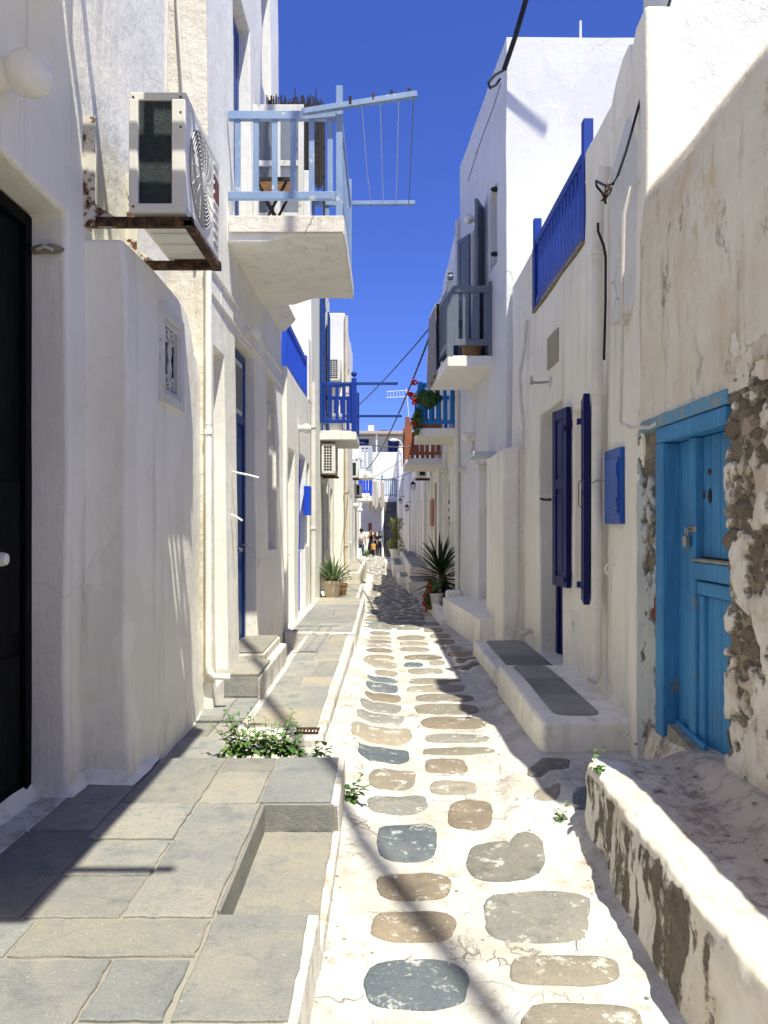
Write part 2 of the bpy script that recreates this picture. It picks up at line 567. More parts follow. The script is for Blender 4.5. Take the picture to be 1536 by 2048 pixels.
BLUE_P = (0.030, 0.155, 0.50)
M['door_blue'] = paint('sky_blue_door_paint', (0.052, 0.245, 0.50), (0.038, 0.18, 0.40), 0.6, 0.05, (0.16, 0.20, 0.24), 1.0, scale=(55, 55, 3.5), spec=0.25, streak=0.55)
M['door_blue_worn'] = paint('weathered_blue_lintel', (0.10, 0.29, 0.47), (0.19, 0.32, 0.40), 0.7, 0.8, (0.36, 0.33, 0.27), 0.9, chips=(9, 6))
M['navy'] = paint('navy_paint', (0.004, 0.009, 0.105), (0.003, 0.007, 0.08), 0.45, spec=0.2)
M['royal'] = paint('royal_blue_paint', (0.009, 0.045, 0.32), (0.008, 0.034, 0.26), 0.42)
M['deep_blue'] = paint('deep_blue_paint', (0.010, 0.060, 0.26), (0.008, 0.045, 0.20), 0.45)
M['bright_blue'] = paint('bright_blue_paint', (0.015, 0.080, 0.62), (0.015, 0.065, 0.5), 0.45)
M['azure'] = paint('azure_paint', (0.012, 0.21, 0.56), (0.012, 0.17, 0.48), 0.45)
M['pale_blue'] = paint('pale_blue_paint', (0.24, 0.33, 0.50), (0.19, 0.275, 0.44), 0.55, 0.35, (0.55, 0.55, 0.52), 0.5)
M['grey_blue'] = paint('grey_blue_paint', (0.155, 0.185, 0.225), (0.13, 0.155, 0.19), 0.45)
M['slate_blue'] = paint('slate_blue_paint', (0.22, 0.33, 0.45), (0.19, 0.29, 0.41), 0.5)
M['pale_grey'] = paint('pale_grey_paint', (0.50, 0.54, 0.58), (0.45, 0.49, 0.54), 0.5)
M['brown'] = paint('brown_varnish', (0.36, 0.13, 0.065), (0.28, 0.10, 0.05), 0.5)
M['dark_door'] = paint('dark_door_paint', (0.0022, 0.003, 0.0045), (0.0018, 0.0024, 0.0035), 0.6, spec=0.08)
M['box_blue'] = paint('box_blue_paint', (0.012, 0.085, 0.40), (0.010, 0.06, 0.33), 0.4, 0.1, (0.25, 0.25, 0.26))
M['white_paint'] = paint('white_gloss_paint', (0.72, 0.71, 0.68), (0.62, 0.60, 0.55), 0.45, 0.25, (0.45, 0.4, 0.33))
M['pvc'] = plain('white_pipe', (0.74, 0.72, 0.67), 0.5, 0.14, 4)
M['pvc_cream'] = plain('cream_pipe', (0.68, 0.60, 0.47), 0.55, 0.15, 4)
M['ac_white'] = plain('metal_case', (0.74, 0.73, 0.69), 0.42, 0.10, 3, 0.05, spec=0.45)
M['ac_grille'] = plain('fan_grille', (0.72, 0.71, 0.67), 0.5, 0.1, 12)
M['ac_dark'] = plain('coil_fins', (0.024, 0.036, 0.040), 0.55, 0.5, 25, 0.9)
M['ac_shade'] = plain('fan_opening_shade', (0.20, 0.20, 0.19), 0.6)  # tone of the shaded depth behind the fan grille
M['black'] = plain('black_rubber', (0.012, 0.012, 0.013), 0.5, 0.3)
M['black_metal'] = plain('black_iron', (0.02, 0.018, 0.017), 0.55, 0.4, 20)
M['cable_grey'] = plain('grey_cable', (0.16, 0.15, 0.14), 0.6)
M['cable_white'] = plain('white_cable', (0.66, 0.64, 0.58), 0.6)
M['steel'] = plain('dull_steel', (0.42, 0.41, 0.39), 0.4, 0.3, 20, 0.2, 0.8)
M['globe'] = plain('opal_glass', (0.80, 0.78, 0.72), 0.25, 0.08, 6, 0.02, spec=0.5)
M['terracotta'] = plain('terracotta', (0.40, 0.17, 0.09), 0.8, 0.25)
M['pot_cream'] = plain('cream_pot', (0.66, 0.55, 0.40), 0.6, 0.12)
M['pot_white'] = plain('white_pot', (0.76, 0.75, 0.72), 0.5, 0.1)
M['soil'] = plain('potting_soil', (0.05, 0.035, 0.025), 0.95, 0.4, 30, 0.8)
M['towel_grey'] = plain('grey_towel', (0.30, 0.28, 0.29), 0.95, 0.2, 30, 0.6)
M['cloth_white'] = plain('white_laundry', (0.78, 0.77, 0.75), 0.9, 0.1, 8, 0.4)
M['cloth_grey'] = plain('grey_laundry', (0.52, 0.49, 0.46), 0.9, 0.12, 8, 0.4)
M['cloth_yellow'] = plain('yellow_cloth', (0.80, 0.60, 0.03), 0.9, 0.15, 8, 0.4)
M['wood'] = plain('oiled_wood', (0.40, 0.22, 0.10), 0.55, 0.25, 14)
M['wood_grey'] = plain('weathered_wood', (0.36, 0.33, 0.27), 0.85, 0.35, 14, 0.6)
M['mirror_glass'] = None
M['reed'] = plain('dry_reed', (0.055, 0.048, 0.046), 0.9, 0.5, 40, 0.6)
M['brick_red'] = plain('red_brick', (0.22, 0.045, 0.022), 0.9, 0.3, 20, 0.7)
M['mortar'] = plain('bare_mortar', (0.30, 0.26, 0.20), 0.95, 0.35, 14, 0.9)
M['plate'] = plain('stone_plaque', (0.34, 0.31, 0.24), 0.7, 0.15, 20, 0.3)
M['red_print'] = plain('red_sticker', (0.16, 0.035, 0.04), 0.5, 0.3, 10)
M['fish_white'] = plain('painted_fish_white', (0.75, 0.76, 0.78), 0.5, 0.1)
M['fish_blue'] = plain('painted_fish_blue', (0.04, 0.09, 0.25), 0.5, 0.1)
M['tile_grey'] = plain('roof_tile', (0.42, 0.36, 0.30), 0.8, 0.3, 10, 0.4)

def glass_mat(name, c=(0.05, 0.06, 0.07), rough=0.08):
    t = NT(name)
    return t.done(c, rough, None, 0, 0.9)
M['glass'] = glass_mat('window_glass')
t = NT('reflecting_glass')
M['mirror_glass'] = t.done((0.30, 0.33, 0.36), 0.05, t.bump(t.noise(3, 2), 0.25, 0.02), 0.75, 0.8)
M['glass_dark'] = glass_mat('dark_glass', (0.012, 0.013, 0.015), 0.12)

# rusty white bracket
t = NT('rusty_bracket')
rw = t.ramp(t.noise(16, 6, 0.7), 0.50, 0.60)
M['rusty'] = t.done(t.mix(rw, (0.60, 0.57, 0.51), t.mix(t.ramp(t.noise(40, 4), 0.4, 0.7), (0.15, 0.05, 0.018), (0.035, 0.02, 0.014))), 0.75, t.bump(t.noise(50, 4), 0.4, 0.004))
t = NT('dark_rust')
M['rust'] = t.done(t.mix(t.ramp(t.noise(22, 5, 0.7), 0.42, 0.68), (0.028, 0.018, 0.013), (0.16, 0.075, 0.035)), 0.85, t.bump(t.noise(50, 4), 0.5, 0.004))

M['flag'] = stone('grey_flagstone', ((0.26, 0.262, 0.255), (0.345, 0.325, 0.28), (0.195, 0.208, 0.215)), spk=0.3, vlo=0.82, vhi=1.16)
M['flag_tan'] = stone('tan_flagstone', ((0.325, 0.31, 0.27), (0.385, 0.35, 0.285), (0.27, 0.27, 0.255)), spk=0.35, vlo=0.9, vhi=1.1)
M['flag_dark'] = stone('dark_flagstone', ((0.22, 0.23, 0.232), (0.27, 0.272, 0.262), (0.175, 0.19, 0.20)), spk=0.3)
M['flag_sand'] = stone('sandy_flagstone', ((0.34, 0.32, 0.275), (0.44, 0.38, 0.285), (0.245, 0.265, 0.275)), spk=0.3, scale=3, vlo=0.9, vhi=1.1)
M['st_blue'] = stone('blue_grey_cobble', ((0.115, 0.14, 0.165), (0.17, 0.19, 0.205), (0.09, 0.11, 0.13)), spk=0.6, whitened=0.35)
M['st_grey'] = stone('grey_cobble', ((0.235, 0.23, 0.21), (0.31, 0.29, 0.245), (0.17, 0.175, 0.17)), spk=0.5, whitened=0.35)
M['st_brown'] = stone('brown_cobble', ((0.24, 0.195, 0.145), (0.31, 0.25, 0.18), (0.175, 0.15, 0.125)), spk=0.4, whitened=0.3)
M['st_tan'] = stone('tan_cobble', ((0.28, 0.25, 0.20), (0.32, 0.285, 0.23), (0.225, 0.205, 0.165)), spk=0.4, whitened=0.35)
M['st_sand'] = stone('sand_cobble', ((0.40, 0.33, 0.245), (0.31, 0.28, 0.225), (0.43, 0.37, 0.285)), spk=0.4, whitened=0.4)
M['slate'] = stone('dark_slate', ((0.27, 0.272, 0.255), (0.33, 0.32, 0.285), (0.22, 0.23, 0.225)), spk=0.3)
M['rubble'] = stone('rubble_stone', ((0.20, 0.165, 0.12), (0.28, 0.235, 0.17), (0.12, 0.10, 0.08)), spk=0.25, scale=9, bump=1.0)
M['stair_stone'] = stone('stair_stone', ((0.16, 0.165, 0.15), (0.21, 0.21, 0.19), (0.13, 0.135, 0.125)), spk=0.2)

# joint mortar of the terrace
M['joint'] = whitewash('terrace_joint', (0.31, 0.29, 0.25), (0.25, 0.232, 0.197), (0.3, 0.26, 0.2), 0.5, 0.2, 1.2)

# peach-stained old render
t = NT('weathered_peach_render')
k = t.mix(t.ramp(t.noise(1.3, 6, 0.65), 0.36, 0.64), (0.79, 0.75, 0.665), (0.69, 0.62, 0.505))
k = t.mix(t.ramp(t.noise((2.2, 2.2, 0.9), 6, 0.7, loc=(3, 2, 7)), 0.52, 0.70, 0, 0.6), k, (0.60, 0.46, 0.31))
k = t.mix(t.ramp(t.noise((5, 5, 1.0), 6, 0.72, loc=(1, 9, 2)), 0.53, 0.68, 0, 0.65), k, (0.36, 0.27, 0.175))
k = t.mix(t.ramp(t.noise((3, 3, 2.0), 7, 0.78, loc=(8, 1, 4)), 0.56, 0.66, 0, 0.75), k, (0.20, 0.155, 0.11))
k = t.mix(t.ramp(t.noise((11, 11, 1.6), 6, 0.75, loc=(2, 1, 4)), 0.60, 0.70, 0, 0.7), k, (0.20, 0.145, 0.09))
k = t.mix(t.ramp(t.noise((2.6, 2.6, 1.6), 6, 0.7, loc=(7, 7, 3)), 0.55, 0.66, 0, 0.6), k, (0.62, 0.47, 0.29))
k = t.mix(t.ramp(t.noise((24, 24, 7), 6, 0.8, loc=(2, 8, 4)), 0.62, 0.70, 0, 0.65), k, (0.30, 0.235, 0.165))
k = t.mix(t.ramp(t.noise(0.9, 4, 0.6, loc=(6, 6, 1)), 0.5, 0.7, 0, 0.5), k, (0.74, 0.71, 0.66))
h = t.math('ADD', t.noise(3.2, 6, 0.62), t.math('MULTIPLY', t.noise((45, 45, 18), 4, 0.65), 0.20))
M['old_render'] = t.done(k, 0.9, t.bump(h, 0.9, 0.03))

# mask-driven peeling render: attribute "peel" decides bare masonry or paint
def peeling(name, white=(0.78, 0.74, 0.67), bare=(0.30, 0.255, 0.195), bare2=(0.19, 0.16, 0.125), stain=(0.50, 0.43, 0.34)):
    t = NT(name)
    at_ = t.n("Attribute"); at_.attribute_name = "peel"
    f = t.math('ADD', at_.outputs["Fac"], t.math('MULTIPLY', t.math('SUBTRACT', t.noise(26, 5, 0.75), 0.5), 0.55))
    mask = t.ramp(f, 0.47, 0.53)
    edge = t.math('MULTIPLY', t.ramp(f, 0.40, 0.47), t.ramp(f, 0.53, 0.60, 1, 0))
    w = t.mix(t.ramp(t.noise(3, 6, 0.7), 0.42, 0.66), white, stain)
    w = t.mix(t.ramp(t.noise((14, 14, 2.5), 6, 0.7, loc=(2, 2, 2)), 0.58, 0.72, 0, 0.6), w, tuple(x * 0.5 for x in stain))
    b = t.mix(t.ramp(t.noise(9, 6, 0.7), 0.38, 0.64), bare, bare2)
    cd = t.voro(13, 'DISTANCE_TO_EDGE')
    sepc = t.n('SeparateColor'); t.l(t.voro(13, 'F1', 'Color'), sepc.inputs[0])
    b = t.mix(t.ramp(sepc.outputs[0], 0.2, 0.9, 0, 0.7), b, tuple(x * 1.5 for x in bare))
    b = t.mix(t.ramp(cd, 0.0, 0.08, 0.22, 0), b, tuple(x * 0.35 for x in bare2))
    b = t.mix(t.ramp(t.noise(4.5, 4, 0.6, loc=(3, 3, 8)), 0.55, 0.7), b, tuple(min(1, x * 1.6) for x in bare))
    b = t.mix(t.ramp(t.noise(80, 3, 0.7), 0.55, 0.75, 0, 0.6), b, tuple(x * 0.4 for x in bare2))
    k = t.mix(mask, w, b)
    k = t.mix(t.math('MULTIPLY', edge, 0.45), k, (0.10, 0.08, 0.06))
    h = t.math('ADD', t.math('MULTIPLY', t.noise(24, 6, 0.72), t.math('ADD', 0.25, mask)), t.math('MULTIPLY', t.ramp(f, 0.44, 0.56, 1, 0), 0.9))
    return t.done(k, 0.92, t.bump(h, 0.85, 0.016))
M['peel'] = peeling('peeling_render')
M['peel_grey'] = peeling('peeling_grey_render', (0.46, 0.50, 0.51), (0.22, 0.19, 0.15), (0.12, 0.10, 0.08), (0.38, 0.40, 0.40))
M['peel_stain'] = peeling('stained_low_wall', (0.70, 0.67, 0.61), (0.135, 0.115, 0.09), (0.22, 0.185, 0.14), (0.60, 0.54, 0.45))

def leafmat(name, a, b, rough=0.5, trans=0.18):
    t = NT(name)
    k = t.mix(t.rand(), a, b)
    k = t.mix(t.ramp(t.noise(14, 3), 0.4, 0.7, 0, 0.5), k, tuple(x * 0.6 for x in a))
    t.b.inputs["Transmission Weight"].default_value = 0.0
    m = t.done(k, rough, None, 0, 0.4)
    tr = t.n("BsdfTranslucent"); t.l(k, tr.inputs[0])
    mx = t.n("MixShader"); mx.inputs[0].default_value = trans
    out = t.t.nodes["Material Output"]
    t.l(t.b.outputs[0], mx.inputs[1]); t.l(tr.outputs[0], mx.inputs[2]); t.l(mx.outputs[0], out.inputs[0])
    return m
M['weed'] = leafmat('weed_leaf', (0.075, 0.17, 0.032), (0.15, 0.27, 0.065))
M['weed_stem'] = plain('weed_stem', (0.12, 0.17, 0.06), 0.7)
M['agave'] = leafmat('agave_leaf', (0.10, 0.16, 0.065), (0.20, 0.25, 0.11))
M['yucca'] = leafmat('yucca_leaf', (0.018, 0.042, 0.015), (0.04, 0.075, 0.025))
M['bush'] = leafmat('bush_leaf', (0.09, 0.13, 0.022), (0.24, 0.25, 0.045))
M['geranium'] = leafmat('geranium_leaf', (0.05, 0.12, 0.02), (0.13, 0.20, 0.04))
M['petal'] = leafmat('red_petal', (0.45, 0.008, 0.012), (0.62, 0.02, 0.03))
M['bark'] = plain('trunk_bark', (0.16, 0.11, 0.065), 0.9, 0.4, 25, 0.8)

# ------------------------------------------------------------------ ground and path
def sst(a, b, x):
    t = min(1, max(0, (x - a) / (b - a)))
    return t * t * (3 - 2 * t)


def path_surface(x, y):
    z = path_z(y)
    p = Vector((x * 1.7, y * 1.7, 3.3))
    z += noise.noise(p) * 0.012 + noise.noise(p * 3.0) * 0.005
    if y < 9:
        z += (0.05 - 0.035 * sst(2.5, 2.7, y) * sst(3.9, 3.7, y)) * sst(-0.08, -0.22, x) - 0.4 * sst(-0.25, -0.30, x) * sst(4.6, 4.4, y)   # plaster cove against the terrace
        # raised plaster lumps by the right-hand bench
        e = 0.74 - 0.10 * sst(4.9, 3.7, y) + 0.035 * noise.noise(Vector((y * 3, 1, 1)))
        z += 0.062 * sst(e - 0.03, e + 0.05, x) * sst(3.62, 3.78, y) * sst(5.4, 4.6, y)
        e2 = 0.90
        z += 0.035 * sst(e2 - 0.03, e2 + 0.06, x) * sst(3.30, 3.42, y) * sst(3.9, 3.6, y)
        z += 0.05 * sst(0.93, 1.02, x)
        z += -0.018 * math.exp(-((x - 0.10) / 0.09) ** 2) * sst(2, 5, y)   # shallow gutter
    else:
        z += 0.02 * sst(-0.2, -0.4, x)
        z += -0.012 * math.exp(-((x - 0.12) / 0.1) ** 2) * sst(16, 10, y)
    return z


gnd = MB().add([(-120, -60, -1.2), (120, -60, -1.2), (120, 300, -1.2), (-120, 300, -1.2)], [(0, 1, 2, 3)])
tag(gnd.build('ground', M['mortar'], loc=(0, 0, -1.2)), kind='structure')

ys = []
y = -4.0
while y < 58:
    ys.append(y)
    y += 0.25 if y < 1.4 else 0.045 if y < 6 else 0.10 if y < 12 else 0.3 if y < 25 else 0.6
xs_ = [-2.2 + 0.05 * i for i in range(91)]
mb = MB()
mb.v = [Vector((x, y, path_surface(x, y))) for y in ys for x in xs_]
n = len(xs_)
mb.f = [[j * n + i, j * n + i + 1, (j + 1) * n + i + 1, (j + 1) * n + i] for j in range(len(ys) - 1) for i in range(n - 1)]
mb.m = [0] * len(mb.f)
path = tag(mb.build('path', M['whitepath'], loc=(0, 0, 0), smooth=True), kind='structure')


def to_ground(px, py):
    Y = 6.0
    for _ in range(6):
        Y = (EYE - path_z(Y)) * 1500.0 / (py - 1045.0)
    return (px - 768.0) / 1500.0 * Y, Y


def cobble(poly, mat, name='stone', parent=path, join=None):
    cx = sum(p[0] for p in poly) / len(poly); cy_ = sum(p[1] for p in poly) / len(poly)
    V = []
    for k, (f, dz) in enumerate(((1.0, -0.012), (0.985, 0.0035), (0.93, 0.0075), (0.5, 0.009))):
        for x, y in poly:
            X, Y = cx + (x - cx) * f, cy_ + (y - cy_) * f
            V.append((X, Y, path_surface(X, Y) + dz))
    V.append((cx, cy_, path_surface(cx, cy_) + 0.009))
    m = len(poly)
    F = []
    for L in range(3):
        for i in range(m):
            j = (i + 1) % m
            F.append((L * m + i, L * m + j, (L + 1) * m + j, (L + 1) * m + i))
    for i in range(m):
        F.append((3 * m + i, 3 * m + (i + 1) % m, 4 * m))
    if join is not None:
        join.add(V, F); return None
    return MB().add(V, F).build(name, mat, parent, smooth=True, loc=(cx, cy_, path_surface(cx, cy_)))


def blob(x0, x1, y0, y1, seed, m=30, square=2.9, rough=0.045):
    square = 2.35 + 1.3 * abs(math.sin(seed * 12.7))
    """stone outline measured in the photograph and laid on the path"""
    out = []
    cx, cy_ = (x0 + x1) / 2, (y0 + y1) / 2
    for i in range(m):
        a = 2 * math.pi * i / m
        c, s = math.cos(a), math.sin(a)
        r = (abs(c) ** square + abs(s) ** square) ** (-1 / square)
        r *= 1 + rough * 2.0 * noise.noise(Vector((c * 1.3 + seed * 5.1, s * 1.3, seed * 2.7))) + 0.045 * noise.noise(Vector((c * 4.3 + seed * 3.3, s * 4.3, seed)))
        out.append(to_ground(cx + (x1 - x0) / 2 * c * r, cy_ + (y1 - y0) / 2 * s * r))
    # seen outline runs clockwise on the ground: turn it round
    return out[::-1]


STONES = [
    # left file of stones, from the camera on
    (700, 905, 2095, 2150, 'st_grey'), (732, 940, 1920, 2020, 'st_blue'), (740, 913, 1823, 1885, 'st_brown'), (752, 903, 1745, 1800, 'st_brown'), (756, 877, 1647, 1723, 'st_blue'),
    (735, 858, 1590, 1627, 'st_grey'), (738, 830, 1536, 1578, 'st_sand'), (717, 820, 1495, 1524, 'st_blue'), (700, 825, 1455, 1488, 'st_sand'),
    (714, 809, 1427, 1448, 'st_grey'), (720, 802, 1404, 1424, 'st_grey'), (730, 802, 1386, 1402, 'st_brown'), (733, 796, 1365, 1384, 'st_blue'), (735, 795, 1353, 1363, 'st_blue'),
    (749, 795, 1340, 1351, 'st_tan'), (727, 795, 1322, 1336, 'st_tan'), (730, 790, 1309, 1319, 'st_brown'), (733, 786, 1297, 1305, 'st_brown'), (732, 783, 1288, 1295, 'st_grey'),
    (735, 783, 1280, 1286, 'st_tan'), (739, 783, 1272, 1278, 'st_tan'), (739, 781, 1263, 1270, 'st_tan'), (741, 783, 1253, 1260, 'st_grey'), (742, 784, 1244, 1251, 'st_grey'), (743, 783, 1236, 1242, 'st_grey'),
    # right file
    (1040, 1285, 2008, 2090, 'st_tan'), (1017, 1240, 1911, 1973, 'st_tan'), (965, 1182, 1782, 1885, 'st_grey'), (932, 1088, 1685, 1760, 'st_grey'), (896, 985, 1603, 1662, 'st_brown'), (858, 953, 1563, 1592, 'st_tan'),
    (850, 935, 1517, 1550, 'st_brown'), (845, 990, 1495, 1509, 'st_tan'), (849, 978, 1470, 1486, 'st_grey'), (841, 971, 1436, 1460, 'st_brown'), (829, 958, 1408, 1431, 'st_tan'), (833, 948, 1389, 1404, 'st_tan'),
    (812, 931, 1370, 1385, 'st_tan'), (818, 921, 1356, 1368, 'st_tan'), (815, 886, 1337, 1349, 'st_tan'), (808, 846, 1325, 1335, 'st_blue'), (858, 891, 1321, 1332, 'st_tan'), (806, 885, 1309, 1320, 'st_brown'), (799, 861, 1294, 1303, 'st_tan'),
    (799, 858, 1283, 1291, 'st_tan'), (793, 851, 1271, 1280, 'st_tan'), (794, 842, 1253, 1261, 'st_grey'), (792, 856, 1243, 1250, 'st_blue'), (790, 850, 1235, 1241, 'st_blue'),
    # third file against the benches
    (911, 955, 1316, 1327, 'st_brown'), (895, 945, 1303, 1313, 'st_brown'), (880, 925, 1292, 1301, 'st_grey'), (870, 910, 1279, 1289, 'st_brown'), (860, 900, 1268, 1276, 'st_brown'), (848, 886, 1256, 1265, 'st_brown'), (850, 880, 1244, 1252, 'st_grey'),
    (905, 957, 1333, 1341, 'st_brown'),
    # slabs beyond the lumps
    (1055, 1140, 1551, 1577, 'st_grey'), (1068, 1120, 1602, 1626, 'st_tan'), (1145, 1200, 1617, 1665, 'st_blue'),
]
for i, (a, b, c, d, m) in enumerate(STONES):
    cobble(blob(a, b, c, d, i + 1.3), M[m])
# smaller piece let into the large grey one
Y = 12.1
row = 0
rest = MB()
kinds = ['st_grey', 'st_brown', 'st_grey', 'st_tan', 'st_grey', 'st_grey', 'st_blue']
count = len(STONES)
while Y < 47:
    pitch = random.uniform(0.20, 0.30) * (1 if Y < 24 else 1.4)
    x = -0.34 - 0.06 * sst(12, 18, Y) + random.uniform(-0.05, 0.05) - 0.5 * sst(26, 30, Y)
    right = 0.70 + 0.12 * sst(12, 15, Y) - 0.42 * sst(17, 24, Y) - 0.1 * sst(30, 40, Y)
    while x < right - 0.12:
        w = random.uniform(0.20, 0.48)
        w = min(w, right - x)
        h = pitch - random.uniform(0.045, 0.075)
        yo = random.uniform(-0.025, 0.025)
        cx, cyy = x + w / 2, Y + pitch / 2 + yo
        poly = []
        sk = random.uniform(-0.10, 0.10)
        for i in range(12):
            a = 2 * math.pi * i / 12
            c, s = math.cos(a), math.sin(a)
            r = (abs(c) ** 3 + abs(s) ** 3) ** (-1 / 3) * (1 + 0.16 * noise.noise(Vector((c * 1.4 + row * 7.7, s * 1.4, x * 9))))
            poly.append((cx + (w / 2 - 0.02) * c * r, cyy + h / 2 * s * r + sk * c * w * 0.3))
        if w > 0.12:
            if count < 296:
                cobble(poly, M[random.choice(kinds)]); count += 1
            else:
                cobble(poly, None, join=rest)
        x += w + random.uniform(0.0, 0.04)
    Y += pitch
    row += 1
if rest.v:
    tag(rest.build('stones', M['st_grey'], path, smooth=True, loc=(0, 30, -0.3)), kind='stuff')

# grit, dry leaves and crumbs of plaster on the path
grit = MB()
for i in range(90):
    Yg = random.uniform(2.0, 8.5)
    xg = random.choice([random.uniform(-0.2, 0.95), random.uniform(0.72, 1.0), random.uniform(-0.22, -0.12)])
    r = random.uniform(0.002, 0.007)
    grit.ball((xg, Yg, path_surface(xg, Yg) + r * 0.5), r, 6, 4, (1.4, 1, 0.6))
for i in range(30):
    Yg = random.uniform(2.2, 4.2); xg = random.uniform(1.15, 1.5)
    r = random.uniform(0.003, 0.009)
    grit.ball((xg, Yg, 0.44 + 0.09 * sst(1.36, 1.56, xg) * sst(4.3, 3.2, Yg) - 0.02), r, 6, 4, (1.5, 1, 0.6))
tag(grit.build('grit', M['mortar'], loc=(0, 4, 0)), kind='stuff')

# ------------------------------------------------------------------ left terraces
A_X, A_Z = -0.235, 0.195
ter = solid(cuts(-1.95, A_X, (-0.6, -0.275), 0.25), cuts(0.2, 4.47, (2.69, 3.73), 0.22), cuts(-0.2, A_Z, (0.06,), 0.12),
            lambda x, y, z: not (-0.6 < x and 2.69 < y < 3.73 and z > 0.06), 0.006, 1.3,
            lambda p: (p.x - 0.010 * math.sin(p.y * 1.3) + (0.05 * (A_Z - p.z) if p.x > -0.25 else 0), p.y, p.z))
terrace = ter.build('terrace', [M['joint'], M['whiterim']], bevel=0.008, seg=1, loc=(-1.0, 2.3, 0))
for p in terrace.data.polygons:
    if (p.normal.x > 0.6 and p.center.x > 0.70) or (p.normal.z > 0.6 and p.center.x > 0.728): p.material_index = 1
tag(terrace, kind='structure')


def slab(x0, x1, y0, y1, z, mat, parent, gap=0.0065, th=0.008, j=0.004, corners=True):
    g = gap
    def w(a): return a + random.uniform(-j, j)
    x0 += g; x1 -= g; y0 += g; y1 -= g
    n = 9
    z += random.uniform(-0.003, 0.003)
    P = []
    P += [(x0 + (x1 - x0) * i / n + 0, w(y0)) for i in range(n)]
    P += [(w(x1), y0 + (y1 - y0) * i / n) for i in range(n)]
    P += [(x1 - (x1 - x0) * i / n, w(y1)) for i in range(n)]
    P += [(w(x0), y1 - (y1 - y0) * i / n) for i in range(n)]
    P = [lumps(Vector((a, b, 0)), 0.0045, 9.0, 3.0)[:2] for a, b in P]
    c = ((x0 + x1) / 2, (y0 + y1) / 2, z)
    return MB().prism(P, z - 0.02, z + th, 0.006, 0.004).build('slab', mat, parent, smooth='auto', loc=c, angle=30)


F_, FT, FD = M['flag'], M['flag_tan'], M['flag_dark']
zA = A_Z + 0.002
for x0, x1, y0, y1, m in [
        (-0.63, -0.262, 3.74, 4.46, FD),
        (-0.93, -0.63, 4.20, 4.46, F_), (-0.93, -0.63, 3.73, 4.20, FT), (-0.93, -0.605, 2.65, 3.73, F_),
        (-1.32, -0.93, 3.73, 4.46, F_), (-1.32, -0.93, 3.31, 3.73, F_), (-1.28, -0.93, 2.97, 3.29, F_), (-1.28, -0.93, 2.65, 2.97, F_), 
        (-1.62, -1.32, 3.40, 4.05, F_), (-1.64, -1.28, 2.65, 3.40, F_),
        (-1.22, -0.605, 2.41, 2.64, FT), (-1.72, -1.22, 2.41, 2.64, F_),
        (-0.605, -0.262, 2.10, 2.68, F_),
        (-0.865, -0.615, 2.10, 2.40, FD), (-1.30, -0.865, 2.08, 2.40, F_), (-1.75, -1.30, 2.08, 2.40, F_),
        (-0.85, -0.262, 1.62, 2.09, FT), (-1.35, -0.85, 1.62, 2.07, F_), (-1.8, -1.35, 1.62, 2.07, F_),
        (-0.9, -0.262, 0.9, 1.61, F_), (-1.7, -0.9, 0.9, 1.61, FT)]:
    slab(x0, x1, y0, y1, zA, m, terrace)
# sunken tread: floor and two stone risers
slab(-0.598, -0.25, 2.695, 3.71, 0.064, FT, terrace, gap=0.004)
bar('riser', -0.60, -0.25, 3.712, 3.728, 0.065, 0.205, M['flag'], terrace, 0.004)
bar('riser', -0.602, -0.588, 2.70, 3.711, 0.065, 0.205, M['flag'], terrace, 0.004)


def flagged(name, x0, x1, y0, y1, z, mats, rows, parent_mat='whiterim', inset=(0.05, 0.10, 0.06, 0.06), amp=0.008, base=None, cols=(2, 3), warp=None, seed=0.0):
    """whitewashed block with irregular flagstones let into its top"""
    zb = (path_z(y0) - 0.35) if base is None else base
    b = block(x0, x1, y0, y1, zb, z, 0.25, amp, warp, seed)
    o = tag(b.build(name, M[parent_mat], bevel=0.03, loc=((x0 + x1) / 2, (y0 + y1) / 2, zb)), kind='structure')
    ax0, ax1, ay0, ay1 = x0 + inset[0], x1 - inset[1], y0 + inset[2], y1 - inset[3]
    ye = [ay0]
    while ye[-1] < ay1 - 0.2:
        ye.append(min(ay1, ye[-1] + random.uniform(*rows)))
    ye[-1] = ay1
    for p, q in zip(ye, ye[1:]):
        nc = random.randint(*cols)
        xe = sorted([ax0, ax1] + [ax0 + (ax1 - ax0) * (i + random.uniform(-0.2, 0.2)) / nc for i in range(1, nc)])
        for u, v in zip(xe, xe[1:]):
            jj = lambda: random.uniform(-0.035, 0.035)
            g = 0.0025
            P = [(u + g, p + g), ((u + v) / 2, p + g + jj() * 0.3), (v - g, p + g), (v - g, (p + q) / 2), (v - g, q - g), ((u + v) / 2, q - g + jj() * 0.3), (u + g, q - g), (u + g, (p + q) / 2)]
            P = [lumps(Vector((a, c, 0)), 0.012, 2.0, 4.0)[:2] for a, c in P]
            MB().prism(P, z - 0.02, z + 0.012, 0.008, 0.005).build('slab', M[random.choice(mats)], o, smooth='auto', loc=((u + v) / 2, (p + q) / 2, z), angle=30)
    return o


